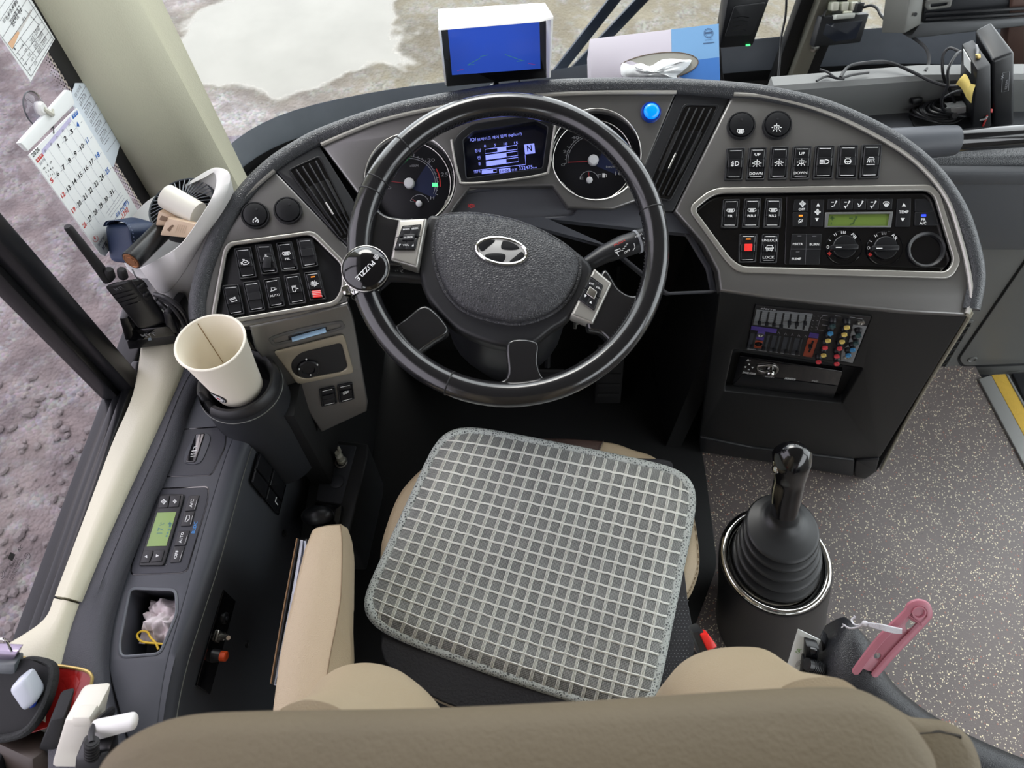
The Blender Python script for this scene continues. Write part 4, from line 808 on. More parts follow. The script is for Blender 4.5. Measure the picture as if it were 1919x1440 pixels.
# four leather spokes running into the rim
blade(sp2([(690, 350), (702, 382), (722, 402), (760, 409), (775, 412), (765, 470), (752, 494), (720, 498), (700, 510), (676, 560), (662, 545), (655, 460), (668, 380)], 5), -.010, .017, 'spoke', rimlea, .005)
blade(sp2([(1130, 506), (1160, 540), (1185, 553), (1205, 545), (1218, 525), (1235, 530), (1215, 600), (1175, 660), (1160, 672), (1146, 660), (1142, 640), (1125, 622), (1100, 606)], 5), -.010, .017, 'spoke', rimlea, .005)
blade(sp2([(690, 575), (712, 606), (735, 612), (760, 596), (798, 572), (840, 616), (812, 640), (790, 656), (778, 676), (800, 712), (760, 690), (715, 640)], 5), -.010, .016, 'spoke', rimlea, .005)
blade(sp2([(952, 640), (1006, 640), (1008, 680), (1020, 708), (1050, 718), (1000, 738), (930, 740), (905, 725), (935, 715), (951, 700)], 5), -.010, .016, 'spoke', rimlea, .005)
hub_o = sp2([(800, 408), (828, 402), (870, 399), (930, 402), (1000, 424), (1060, 455), (1110, 500), (1092, 552), (1066, 596), (1034, 618), (1000, 643), (950, 650), (900, 638), (850, 614), (812, 575), (790, 535), (786, 480)], 5)
blade(hub_o, -.03, .006, 'hub_cover', blackp, .008)
# airbag pad: domed
po = sp2([(829, 405), (864, 400), (907, 402), (967, 414), (1028, 440), (1076, 474), (1085, 500), (1075, 539), (1050, 572), (1012, 594), (967, 604), (916, 596), (868, 578), (836, 544), (818, 500), (812, 455), (819, 420)], 4)
HQ = HP.off(.012); pc_ = [HQ.uv(*p) for p in po]; cm = (sum(p[0] for p in pc_) / len(pc_), sum(p[1] for p in pc_) / len(pc_))
rings = []
for s_, z in ((1.0, .000), (1.0, .006), (.985, .010), (.955, .0125), (.90, .0145), (.8, .0168), (.6, .0198), (.35, .0216), (.12, .0224), (.01, .0225)): rings.append([HP.w(cm[0] + (p[0] - cm[0]) * s_, cm[1] + (p[1] - cm[1]) * s_, z + .004) for p in pc_])
G().loft(rings).done('airbag_pad', hublea, wh, sharp=60)
lipo = [HP.w(cm[0] + (p[0] - cm[0]) * 1.012, cm[1] + (p[1] - cm[1]) * 1.012, .006) for p in pc_]
G().tube(lipo, .0035, 8, True).done('pad_lip', hublea, wh)
# emblem: oval ring with slanted letter
EP = HP.off(.0262); er = radians(9)
def el(a, rx, ry, cx=940, cy=471): x, y = rx * cos(a), ry * sin(a); return (cx + x * cos(er) - y * sin(er), cy + x * sin(er) + y * cos(er))
em = G().tube([EP.hit(*el(2 * pi * k / 40, 47.5, 24)) for k in range(40)], .0026, 8, True, up=WN).done('emblem_ring', chrome, wh)
def ez(pts): return sp2([(700 + x / 3.2, 370 + y / 3.2) for x, y in pts], 4)
G().plate(EP, [el(2 * pi * k / 40, 47, 23.5) for k in range(40)], -.001, .0008, .0004).done('emblem_letter', M('emblem_silver', (206, 206, 204), .38, .55), wh)
for pts in ([(632, 268), (660, 254), (712, 254), (728, 262), (690, 296), (652, 324), (632, 304)], [(764, 296), (772, 268), (784, 260), (832, 272), (872, 298), (868, 310), (830, 316), (776, 312)], [(666, 350), (684, 338), (730, 334), (778, 338), (792, 350), (786, 376), (768, 388), (716, 380), (678, 364)], [(816, 384), (850, 354), (886, 326), (904, 344), (906, 366), (884, 386), (838, 394)]):
    G().plate(EP, ez(pts), -.001, .0013, .0003).done('emblem_inlay', satin, wh)
g = G(); g.stroke(HP.off(.0225), [(903, 553), (906, 561), (902, 566)], .9, .001); g.stroke(HP.off(.0225), [(906, 561), (912, 560), (916, 565), (908, 566)], .9, .001); g.done('scratch_mark', M('scratch', (24, 24, 26), .6), wh, recalc=False)
# control pods
def pod(sq, bq, rows, mid, mid_mat, prints):
    o = G().plate(HP, fil(sq, 3), -.008, .0205, .004).done('spoke_trim', silver2, wh)
    p2 = HP.off(.0205); G().plate(p2, fil(bq, 3), -.002, .0012, .0006).done('button_pad', gloss, o)
    f = quadf(bq)
    for (s0, t0, s1, t1) in rows: G().plate(p2, fil([f(s0, t0), f(s1, t0), f(s1, t1), f(s0, t1)], 1.5), 0, .0034, .001).done('button', satin, o)
    s0, t0, s1, t1 = mid; G().plate(p2, fil([f(s0, t0), f(s1, t0), f(s1, t1), f(s0, t1)], 1.5), 0, .005, .001).done('button', mid_mat, o)
    for (a, b) in ((-.1, .06), (.94, 1.1)): G().stroke(p2, [f(a, .48), f(b, .47)], 1.6, .0015).done('groove', blackp, o, recalc=False)
    g = G()
    for k, s, x0, y0, x1, y1, h, z in prints:
        if k == 't': g.text(p2, s, f(x0, y0), f(x1, y1), h, z, .01)
        else: g.flat(p2, [f(x0 + a * x1, y0 + b * y1) for a, b in s], z)
    g.done('printed_symbol', ink, o, recalc=False)
up_ = [(0, -1), (1, 1), (-1, 1)]; dn_ = [(-1, -1), (1, -1), (0, 1)]
pod([(746, 411), (800, 408), (782, 502), (731, 487)], [(754, 423), (790, 420), (778, 469), (738, 469)], [(.04, .04, .5, .46), (.5, .04, .96, .46), (.04, .52, .5, .96), (.5, .52, .96, .96)], (.22, .36, .8, .6), blackp,
    [('t', 'MODE', .12, .2, .46, .19, 3.2, .004), ('t', 'SEEK', .56, .19, .9, .18, 3.2, .004), ('t', 'X-SPKR', .3, .53, .74, .52, 3.2, .0055), ('t', 'VOL', .36, .84, .66, .83, 3.6, .004), ('f', dn_, .2, .8, .05, .05, 0, .004), ('f', up_, .84, .8, .05, .05, 0, .004)])
pod([(1114, 502), (1148, 530), (1111, 608), (1069, 591)], [(1107, 517), (1131, 535), (1114, 583), (1083, 561)], [(.04, .04, .5, .48), (.5, .04, .96, .48), (.04, .52, .5, .96), (.5, .52, .96, .96)], (.24, .33, .78, .64), steel,
    [('t', 'ESC', .14, .28, .44, .22, 3.2, .004), ('t', 'SEL', .6, .25, .9, .2, 3.2, .004), ('f', dn_, .26, .74, .07, .05, 0, .004), ('f', up_, .66, .8, .07, .05, 0, .004)])
# column below the wheel
COLP = WP.off(-.07)
col_ = G().lathe(Pl(HP.hit(945, 520) + WN * -.03, WN), [(.062, .004), (.070, -.03), (.085, -.07), (.10, -.12), (.10, -.2), (.07, -.42)], 28).done('steering_column', satin, label='black steering column shroud behind the wheel hub', cat='steering column')
# stalks
def stalk(p, radii, name, label, prints):
    root = thing(name, p[0], label, 'stalk'); o = G().tube(p, radii, 16).done('lever', M('stalk_plastic', (40, 41, 44), .4), root); return root
sp_ = WP.off(-.045)
def SPt(x, y, d=0): return sp_.off(d).hit(x, y)
ws_ = stalk([SPt(1050, 520, -.01), SPt(1092, 500), SPt(1130, 478), SPt(1165, 463), SPt(1192, 454)], [.009, .010, .0135, .0165, .0165], 'wiper_stalk', 'black wiper stalk with printed symbols right of the wheel hub', None)
G().tube([SPt(1192, 454), SPt(1196, 452.5)], .0178, 16).done('stalk_ring', inkd, ws_); G().tube([SPt(1196, 452.5), SPt(1212, 446)], .0172, 16).done('stalk_knob', blackp, ws_); G().tube([SPt(1212, 446), SPt(1222, 442), SPt(1224, 441)], [.0172, .0172, .014], 16).done('stalk_knob', satin, ws_)
sq_ = sp_.off(.0185); g = G()
g.text(sq_, 'LO', (1207, 449), (1216, 444), 5, 0, .01); g.text(sq_, 'INT', (1209, 458), (1219, 453), 5, 0, .01); g.text(sq_, 'OFF', (1171, 476), (1182, 470), 4, 0, .01); g.text(sq_, 'HIGH', (1192, 446), (1204, 440), 4, 0, .01)
for i in range(4): g.stroke(sq_, [(1164 + i * 3, 470 - i * 4), (1168 + i * 3, 469 - i * 4)], 1, 0)
g.stroke(sq_, [(1152, 470), (1162, 466), (1163, 470), (1153, 474)], 1.6, 0, True); g.stroke(sq_, [(1156, 474), (1160, 480)], 1.4, 0); g.stroke(sq_, [(1188, 456), (1190, 464), (1186, 470)], 1.2, 0)
g.done('printed_symbol', ink, ws_, recalc=False); g = G(); g.text(sq_, 'PUSH', (1152, 462), (1172, 452), 4, .0, .01); g.done('printed_red', inkr, ws_, recalc=False)
ts = stalk([SPt(830, 523, -.01), SPt(790, 517), SPt(750, 513), SPt(720, 512), SPt(690, 515)], [.012, .0125, .013, .013, .012], 'turn_signal_stalk', 'black indicator stalk with printed arrows left of the wheel hub', None)
st_ = sp_.off(.0145); g = G(); g.stroke(st_, [(739, 505), (742, 501), (742, 503.5), (746, 504), (746, 507), (742, 506.5), (742, 509)], 1, 0, True); g.stroke(st_, [(748, 504), (751, 504.4), (751, 502), (755, 506), (750, 509.5), (750, 507)], 1, 0, True); g.text(st_, 'R', (752, 501), (756, 501.5), 4, 0); g.text(st_, 'L', (752, 511), (756, 511.5), 4, 0); g.done('printed_symbol', ink, ts, recalc=False)
# ignition key hint under the column
G().tube([SPt(1082, 592, -.02), SPt(1077, 616, -.02)], .0025, 8).box(SPt(1080, 600, -.02), (WP.u, WP.v, WP.n), (.008, .014, .003), .001).done('ignition_key', steel, label='small steel ignition key in the lock below the right spoke', cat='key')
# spinner knob clamped on the rim
KP = WP.off(.052)
kn = thing('steering_spinner', WP.hit(680, 520), 'round glossy black spinner knob with white lettering clamped on the wheel rim', 'wheel knob')
c = KP.uv(685, 504); G().lathe(KP, [(.020, -.020), (.0295, -.012), (.0315, -.004), (.0305, .002), (.026, .0058), (.016, .0085), (.006, .0096), (.0002, .0098)], 40, c).done('knob_dome', gloss, kn, sharp=60)
G().tube([KP.w(c[0] + .0310 * cos(2 * pi * j / 40), c[1] + .0310 * sin(2 * pi * j / 40), .001) for j in range(40)], .0009, 6, True).done('knob_rim', steel, kn)
G().tube([KP.w(c[0], c[1], -.018), WP.hit(676, 530) + WN * .016], .009, 12).done('knob_stem', chrome, kn)
a = angpx(664, 540); cc_ = wc(a); t = (wc(a + .01) - wc(a - .01)).normalized(); G().tube([cc_ + t * d for d in (-.014, -.013, .013, .014)], [tr + .0005, tr + .0035, tr + .0035, tr + .0005], 20, up=WN).done('clamp_ring', chrome, kn)
rad_ = (cc_ - WP.w(cxw, cyw)).normalized(); G().box(cc_ + rad_ * (tr + .006), (rad_, t, WN), (.012, .014, .018), .002).lathe(Pl(cc_ + rad_ * (tr + .008) + WN * .009, WN), [(.004, 0), (.004, .004), (.0003, .004)], 10).done('clamp_bolt', chrome, kn)
KT = KP.off(.0090); g = G(); g.text(KT, 'PUZZLE', (697, 488), (665, 521), 9, .0012, .015)
for k in range(7): aa = k * pi / 3; x, y = (705, 482) if k == 6 else (705 + 3.6 * cos(aa), 482 + 3.6 * sin(aa)); g.stroke(KT, circ(x, y, 1.5, n=6), .8, -.0008 if k < 6 else -.0008, True)
g.done('printed_logo', ink, kn, recalc=False)
# ================================================================ FOOTWELL
dk = M('footwell_black', (14, 15, 16), .7, bump=.15, bscale=120)
G().aabox((-.34, 1.10, .02), (.46, 1.13, .70)).aabox((-.40, .55, .012), (-.36, 1.13, .62)).aabox((.40, .80, .012), (.44, 1.13, .72)).done('trim_6', dk, kind='structure')
G().plate(Pl((0, 0, .004), (0, 0, 1)), fil([(640, 560), (1260, 560), (1322, 880), (1345, 1060), (1300, 1180), (1240, 1400), (540, 1400), (545, 1000)], 20), 0, .006, .002).done('floor_mat', dk, label='black rubber floor mat under the driver seat', cat='mat')
def pedal(x, y, wd, ht, name, label):
    c = V((x, y, .13)); ax = (V((1, 0, 0)), V((0, .5, .86)), V((0, -.86, .5))); r = thing(name, (x, y, .05), label, 'pedal')
    G().box(c, ax, (wd, ht, .014), .004).done('pad', rubber, r); g = G()
    for k in range(5): g.box(c + ax[1] * ht * (k - 2) * .17 + ax[2] * .008, ax, (wd * .8, ht * .05, .004))
    g.done('pad_ribs', rubber, r, kind='stuff'); G().tube([c - ax[2] * .006, c + V((0, .08, .12)), c + V((0, .12, .28))], .009, 8).done('arm', blackp, r)
pedal(.09, .93, .085, .07, 'brake_pedal', 'black ribbed brake pedal in the dark footwell, the left one'); pedal(.25, .95, .07, .17, 'accelerator_pedal', 'tall black accelerator pedal in the dark footwell')
def hexa(c, bevel=.003, seg=2, g=None):
    """box from eight corners: near face tl,tr,br,bl then far face tl,tr,br,bl"""
    g = g or G(); bm = bmesh.new(); v = [bm.verts.new(p) for p in c]
    for f in ((0, 3, 2, 1), (4, 5, 6, 7), (0, 1, 5, 4), (1, 2, 6, 5), (2, 3, 7, 6), (3, 0, 4, 7)): bm.faces.new([v[i] for i in f])
    bmesh.ops.recalc_face_normals(bm, faces=bm.faces)
    if bevel: bmesh.ops.bevel(bm, geom=list(bm.edges), offset=bevel, segments=seg, profile=.5, affect='EDGES')
    me = bpy.data.meshes.new('h'); bm.to_mesh(me); bm.free(); return g.mesh(me)
def quadbox(q, Z, d, bevel=.003, g=None, seg=2):
    """q: near face corners tl,tr,br,bl as (x,y[,Z]); d: thickness away from the viewer"""
    a = [atZ(p[0], p[1], p[2] if len(p) > 2 else Z) for p in q]; n = (a[1] - a[0]).cross(a[3] - a[0]).normalized()
    if n.dot(a[0] - CAMP) < 0: n = -n
    return hexa(a + [p + n * d for p in a], bevel, seg, g)
def zp(z): return Pl((0, 0, z), (0, 0, 1))
# ================================================================ LEFT SIDE: SILL, DOOR PAD, CONSOLE
SZ = .64
sill_l = [(262, 640), (246, 735), (205, 832), (150, 980), (99, 1116)]; sill_r = [(350, 640), (335, 700), (272, 840), (205, 985), (146, 1126)]
def strip(ls, rs, z, drop=.04, rise=.006, n=5):
    rings = []
    L3 = spl([onz(x, y, z) for x, y in ls], n); R3 = spl([onz(x, y, z) for x, y in rs], n)
    for a, b in zip(L3, R3):
        rings.append([a + V((0, 0, -drop)), a + V((0, 0, -.006)), a + (b - a) * .08 + V((0, 0, 0)), a + (b - a) * .45 + V((0, 0, rise * .4)), a + (b - a) * .55 + V((0, 0, rise)), a + (b - a) * .75 + V((0, 0, rise * .7)), a + (b - a) * .95 + V((0, 0, -.002)), b + V((0, 0, -.008)), b + V((0, 0, -drop))])
    return G().loft(rings)
sl = thing('baseboard_left', onz(200, 900, SZ), kind='structure')
strip(sill_l, sill_r, SZ).done('sill_cap', cream, sl, sharp=60)
strip([(97, 1121), (78, 1160), (10, 1205), (-60, 1240)], [(145, 1131), (128, 1180), (108, 1260), (90, 1360)], SZ - .004).done('sill_cap', cream, sl, sharp=60)
# padded door panel between sill and console
dp_l = [(385, 650), (338, 700), (275, 840), (208, 985), (149, 1126), (128, 1190), (108, 1260), (92, 1360), (90, 1450)]; dp_r = [(420, 650), (362, 722), (318, 842), (262, 975), (217, 1092), (194, 1180), (189, 1260), (202, 1335), (235, 1420)]
rings = []
for a, b in zip(spl([onz(x, y, SZ - .01) for x, y in dp_l], 5), spl([onz(x, y, SZ - .012) for x, y in dp_r], 5)):
    rings.append([a + V((0, 0, -.05)), a, a + (b - a) * .5, b + V((-.020, 0, 0)), b + V((-.012, 0, -.001)), b + V((-.004, 0, -.006)), b + V((0, 0, -.014)), b + V((0, 0, -.35))])
G().loft(rings).done('door_pad', doorvinyl, label='dark padded vinyl door trim between the cream sill and console', cat='door trim', sharp=60)
# console
CZ = .605
con = thing('driver_console', onz(330, 1000, .3), 'long dark grey console left of the seat with air conditioner panel', 'console')
cl_ = [(362, 700), (352, 752), (320, 842), (272, 955), (228, 1068), (205, 1160), (202, 1240), (220, 1320), (250, 1420)]
ct_ = [(490, 700), (470, 752), (430, 840), (392, 960), (362, 1068), (336, 1160), (314, 1240), (300, 1320), (290, 1420)]
cs_ = [(548, 690), (521, 742), (474, 832), (438, 955), (408, 1064), (378, 1158), (352, 1240), (334, 1320), (320, 1420)]
top = cl_ + ct_[::-1]
tray_h = fil([(244, 1103), (330, 1106), (332, 1150), (300, 1226), (226, 1232), (224, 1205)], 12)
CT = zp(CZ); G().plate(CT, sp2(cl_, 4, False) + sp2(ct_[::-1], 4, False), -.02, 0, .002, [tray_h]).done('console_top', dgrey, con)
L3, T3, S3 = (spl([onz(x, y, z) for x, y in k], 5) for k, z in ((cl_, CZ - .002), (ct_, CZ), (cs_, CZ - .022)))
rings = []
for a, b, c in zip(L3, T3, S3):
    m = V((c.x - .002, (b.y + c.y) / 2, b.z - .003)); rings.append([b + V((0, 0, -.002)) if False else b, b.lerp(m, .55) + V((0, 0, .0012)), m + V((-.006, 0, -.0005)), m + V((0, 0, -.006)), c])
G().loft(rings, cap=False, closed=False).done('console_shoulder', dgrey, con, sharp=60)
dark_side = M('console_side', (66, 69, 74), .42, bump=.06, bscale=1200)
rings = [[c + V((.0012, 0, -.0015)), c + V((.002, 0, -.004)), c + V((.004, 0, -.12)), c + V((0, 0, -.3)), c + V((-.03, 0, -.6))] for c in S3]
G().loft(rings, cap=False, closed=False).done('console_side_panel', dark_side, con, sharp=60)
rings = [[a, a + V((.001, 0, -.25)), a + V((.004, 0, -.6))] for a in L3]; G().loft(rings, cap=False, closed=False).done('console_back_panel', dark_side, con)
G().tube([c + V((.0005, 0, -.0005)) for c in S3], .0008, 6).done('seam_line', M('seam_pale', (110, 112, 108), .5), con)
# tray pocket
th = [CT.hit(*p) for p in tray_h]; tf = [p + V((.004, .004, -.07)) for p in th]
G().loft([th, tf]).done('tray_pocket', dgrey, con) if False else G().add(th + tf, [(i, (i + 1) % len(th), len(th) + (i + 1) % len(th), len(th) + i) for i in range(len(th))] + [tuple(range(len(th), 2 * len(th)))]).done('tray_pocket', dgrey, con)
G().tube(th, .0022, 6, True).done('tray_lip', M('pale_lip', (104, 108, 114), .4), con)  # lip coloured paler than the pocket
# crumpled tissue and yellow wire in the pocket
random.seed(3); tc_ = onz(305, 1165, CZ - .035); g = G()
g.grid(lambda a, b: tc_ + V(((a - .5) * .052, (b - .5) * .062, .018 * noise.noise(V((a * 4, b * 4, 1))) + .012 * noise.noise(V((a * 9, b * 9, 5))) + .02 * (1 - (2 * a - 1) ** 2) * (1 - (2 * b - 1) ** 2))), 16, 16); g.done('crumpled_tissue', M('tissue', (232, 222, 224), .9), label='crumpled white tissue lying in the console pocket', cat='tissue', sharp=80)
wy = [onz(x, y, CZ - .02) for x, y in ((308, 1208), (288, 1206), (266, 1203), (257, 1192), (264, 1184), (276, 1185), (282, 1195), (292, 1206), (297, 1218))]
G().tube(spl(wy, 5), .0016, 8).done('yellow_wire', M('yellow_wire', (220, 182, 40), .4), label='thin yellow wire looped in the console pocket', cat='wire')
# window switch
G().plate(CT, fil([(339, 804), (426, 798), (423, 839), (397, 892), (304, 895), (306, 875)], 9), -.001, .0004, .0002).done('plate_gap', gloss, con); G().plate(CT, fil([(294, 915), (392, 911), (390, 941), (352, 1070), (341, 1075), (244, 1079), (245, 1060)], 9), -.001, .0004, .0002).done('plate_gap', gloss, con)
G().plate(CT, fil([(341, 806), (424, 800), (421, 838), (396, 890), (306, 893), (308, 876)], 8), -.001, .0012, .0008).done('window_switch_plate', M('plate_grey', (54, 56, 63), .5), con)
ws2 = CT.off(.0012)
G().plate(ws2, sp2([(366, 815), (386, 812), (394, 820), (389, 840), (374, 868), (346, 868), (346, 852), (356, 830)], 3), 0, .0015, .0006).done('switch_well', dgrey, con)
o = G().plate(ws2, fil([(366, 814), (384, 812), (366, 866), (347, 867)], 3), 0, .003, .001).done('window_switch', gloss, con)
g = G(); pr = ws2.off(.0034); g.stroke(pr, [(361, 844), (364, 838), (370, 838), (368, 844)], 1.2, 0, True); g.stroke(pr, [(359, 846), (369, 845)], 1.4, 0); g.text(pr, 'AUTO', (357, 853), (367, 852), 3.4, 0, .02); g.stroke(pr, [(357, 856), (366, 855)], .8, 0); g.done('printed_symbol', ink, o, recalc=False)
# rear air conditioner panel
ac = G().plate(CT, fil([(296, 917), (390, 913), (388, 940), (350, 1068), (340, 1073), (246, 1077), (247, 1060)], 9), -.001, .0012, .0009).done('air_conditioner_plate', M('plate_ac', (50, 52, 60), .5), con)
def acz(x, y): return (240 + x * 160 / 1152, 900 + y * 200 / 1440)
A1 = CT.off(.0012)
G().plate(A1, fil([acz(*p) for p in ((430, 190), (750, 185), (745, 260), (490, 1120), (470, 1150), (140, 1155), (150, 1110))], 4), 0, .0035, .0012).done('screen_bezel', satin, con)
A2 = A1.off(.0035)
def acb(q, h=.0015, base=None, nm='button'): return G().plate(base or A2, fil([acz(*p) for p in q], 1.5), 0, h, .0006).done(nm, satin, con)
b1 = acb([(425, 212), (560, 208), (535, 370), (398, 375)]); b2 = acb([(568, 208), (708, 206), (680, 358), (545, 366)]); b3 = acb([(210, 955), (335, 950), (320, 1020), (290, 1085), (285, 1110), (162, 1118)]); b4 = acb([(350, 945), (492, 942), (450, 1095), (300, 1108), (330, 1030)])
sc_ = G().plate(A2, [acz(*p) for p in ((395, 440), (650, 430), (515, 888), (250, 895))], 0, .0006, .0001).done('screen', lcdg2, con)
pr = A2.off(.0018)
def put(par, fn, mat=ink): g = G(); fn(g); return g.done('printed_symbol', mat, par, recalc=False)
def sqp(x, y, r): return quadf([acz(x - r, y - r), acz(x + r, y - r), acz(x + r, y + r), acz(x - r, y + r)])
put(b1, lambda g: strokes(pr, sqp(480, 292, 36), ICON['fan'], 1.7, 0, g)); put(b2, lambda g: strokes(pr, sqp(630, 288, 24), ICON['fan'], 1.4, 0, g))
put(b3, lambda g: g.flat(pr, [acz(*p) for p in ((256, 1012), (258, 1054), (220, 1034))], 0)); put(b4, lambda g: g.flat(pr, [acz(*p) for p in ((380, 1000), (418, 1022), (372, 1044))], 0))
def lcd_(g):
    p = A2.off(.0009); g.text(p, '17°C', acz(455, 725), acz(505, 590), 9, 0, .02) if False else g.text(p, '17', acz(462, 722), acz(484, 640), 10, 0)
    g.text(p, '°C', acz(470, 625), acz(492, 578), 7, 0); strokes(p, sqp(565, 590, 26), ICON['fan'], 1.2, 0, g)
    for k in range(4): g.flat(p, [acz(*q) for q in ((505 + k * 14, 770 - k * 44), (528 + k * 16, 768 - k * 44), (534 + k * 16, 740 - k * 44), (512 + k * 14, 744 - k * 44))], 0)
put(sc_, lcd_, M('lcd_blue_segment', (92, 134, 128), .5))
for q, s, a, b in (([(820, 212), (960, 205), (905, 410), (762, 418)], 'A/C', (862, 370), (890, 262)), ([(755, 425), (900, 418), (850, 615), (705, 622)], None, 0, 0), ([(680, 688), (832, 682), (775, 880), (620, 886)], 'AUTO', (718, 850), (756, 706)), ([(618, 896), (765, 890), (705, 1105), (560, 1115)], 'OFF', (652, 1060), (684, 950))):
    o = acb(q, .0018, A1); p = A1.off(.0021)
    if s: put(o, lambda g: g.text(p, s, acz(*a), acz(*b), 5.2, 0, .015))
    else: put(o, lambda g: strokes(p, quadf([acz(776, 468), acz(836, 468), acz(826, 566), acz(750, 566)]), [['c', (.8, -.8), (.9, .3), (.4, .5), (.2, .9), (-.6, .9), (-.3, -.8)], [(-.4, -.4), (-.1, -.4)], [(-.5, 0), (-.2, 0)], [(-.55, .4), (-.3, .4)]], 1.2, 0, g))
    f = quadf([acz(*k) for k in q]); put(o, lambda g: g.stroke(p, [f(.9, .3), f(.9, .9)], .5, 0))
put(ac, lambda g: g.text(A1, 'BLDC', acz(898, 720), acz(940, 560), 6, .0004, .015), M('bright_blue_print', (64, 140, 210), .6))
G().lathe(A1, [(.0012, .0001), (.0012, .0003), (.0002, .0003)], 8, A1.uv(*acz(518, 1143))).done('reset_hole', gloss, con)
# side face of the console: switches
sA, sB = S3[10], S3[30]; su = (sB - sA); su.z = 0
CS = Pl(sA + V((.0045, 0, -.05)), su.cross(V((0, 0, -1))) if su.cross(V((0, 0, -1))).x > 0 else su.cross(V((0, 0, 1))), u=-su)
G().plate(CS, [(487, 848), (537, 910), (523, 966), (473, 905)], 0, .004, .001).done('switch_block', gloss, con)
for q in ([(489, 851), (511, 878), (504, 905), (481, 878)], [(514, 881), (535, 909), (528, 938), (507, 910)], [(480, 881), (503, 909), (497, 934), (474, 904)], [(506, 913), (527, 941), (522, 963), (500, 937)]):
    o = G().plate(CS, fil(q, 1.5), .003, .0065, .001).done('button', satin, con)
pr = CS.off(.007); G().stroke(pr, [(518, 932), (516, 941), (521, 947)], 1.8, 0).done('printed_symbol', ink, o, recalc=False)
G().plate(CS, [(420, 1106), (442, 1127), (394, 1302), (369, 1285)], 0, .0025, .0005).done('toggle_plate', gloss, con)
C1 = CS.off(.0025)
o = G().lathe(C1, [(.009, 0), (.009, .003), (.007, .0042), (.005, .003), (.0002, .003)], 24, C1.uv(420, 1159)).done('round_knob', blackp, con); G().lathe(C1, [(.003, .003), (.003, .005), (.0002, .005)], 12, C1.uv(420, 1159)).done('knob_centre', dgrey, o)
o = G().box(C1.off(.002).hit(409, 1193), (C1.u, C1.v, C1.n), (.016, .013, .004), .001).lathe(C1, [(.006, .002), (.006, .009), (.0045, .010), (.0035, .014), (.0002, .014)], 6, C1.uv(410, 1193)).done('toggle_base', steel, con)
G().tube([C1.hit(411, 1194), C1.off(.014).hit(416, 1194), C1.off(.034).hit(428, 1196)], [.0028, .0028, .0032], 10).done('toggle_lever', steel, o, label='steel toggle lever')
o = G().lathe(C1, [(.010, 0), (.009, .008), (.0085, .012)], 20, C1.uv(399, 1229)).done('push_button_base', blackp, con); G().lathe(C1, [(.0075, .010), (.0075, .020), (.0055, .0215), (.0002, .0215)], 20, C1.uv(399, 1229)).done('push_button', orange_p, o, label='orange push button')
for x, y in ((534, 1000), (463, 1208), (345, 1326)): G().lathe(CS, [(.006, -.001), (.006, .0015), (.004, .0015), (.0036, .0002), (.0002, .0002)], 12, CS.uv(x, y)).done('screw', blackp, con)
# cup holder and paper cup
CUP = onz(393, 640, .80); hz = zp(0); hc = (CUP.x, CUP.y + .004)
ch = thing('cup_holder', (hc[0], hc[1], .6), 'round black cup holder at the front end of the console', 'cup holder')
G().lathe(zp(0), [(.062, .42), (.066, .58), (.065, .675)], 40, hc, cap=False).done('holder_base', M('holder_grey', (44, 46, 50), .42, bump=.06, bscale=1200), ch)
prof = [(.064, .660), (.065, .672), (.0635, .684), (.058, .690), (.052, .687), (.0485, .678), (.0475, .62), (.0005, .62)]
n = 48; rings = []
for r, z in prof: rings.append([V((hc[0] + r * cos(2 * pi * k / n), hc[1] + r * sin(2 * pi * k / n), z - (.018 if (z > .65 and 205 < (360 * k / n) < 238 and r < .0645) else 0))) for k in range(n)])
G().loft(rings, cap=False).done('holder_ring', blackp, ch, sharp=50)
G().tube([V((hc[0] + .0655 * cos(2 * pi * k / n), hc[1] + .0655 * sin(2 * pi * k / n), .665)) for k in range(n)], .001, 6, True).done('ring_seam', M('seam_pale', (110, 112, 108), .5), ch)
cupm = M('paper_cup', (240, 234, 218), .55); cup = thing('paper_cup', (CUP.x, CUP.y, .675), 'tall cream paper cup standing empty in the console cup holder', 'cup')
cpr = [(.0005, .677), (.036, .677), (.0370, .675), (.0400, .71), (.0490, .796)]
G().lathe(zp(0), cpr + [(.0483, .796), (.0392, .71), (.0362, .682), (.0005, .682)], 48, (CUP.x, CUP.y), cap=False).done('cup_wall', cupm, cup, sharp=60)
G().tube([V((CUP.x + .0491 * cos(2 * pi * k / 48), CUP.y + .0491 * sin(2 * pi * k / 48), .7975)) for k in range(48)], .0021, 8, True).done('rolled_rim', cupm, cup)
sa = radians(128)
def cw(a, z, e=0, inn=False): r = .0370 + (.0490 - .0370) * (z - .675) / .121 + e - (.001 if inn else 0); return V((CUP.x + r * cos(a), CUP.y + r * sin(a), z))
G().tube([cw(sa, .688 + .0105 * k, -.0016) for k in range(11)], .0006, 5).done('cup_seam', M('coffee_stain', (150, 120, 80), .7), cup)
def decal(a0, a1, z0, z1, e, n=24): # round label wrapped on the cup
    am, zm = (a0 + a1) / 2, (z0 + z1) / 2; vs = [cw(am, zm, e)] + [cw(am + (a1 - a0) / 2 * cos(2 * pi * k / n), zm + (z1 - z0) / 2 * sin(2 * pi * k / n), e) for k in range(n)]
    return G().add(vs, [(0, 1 + k, 1 + (k + 1) % n) for k in range(n)])
am = radians(246); decal(am - .34, am + .34, .686, .716, .0006).done('printed_badge', inkk, cup, recalc=False); decal(am - .22, am + .22, .691, .711, .0009).done('printed_badge', ink, cup, recalc=False); decal(am - .03, am + .1, .697, .705, .0012).done('printed_badge', inkr, cup, recalc=False)
g = G()
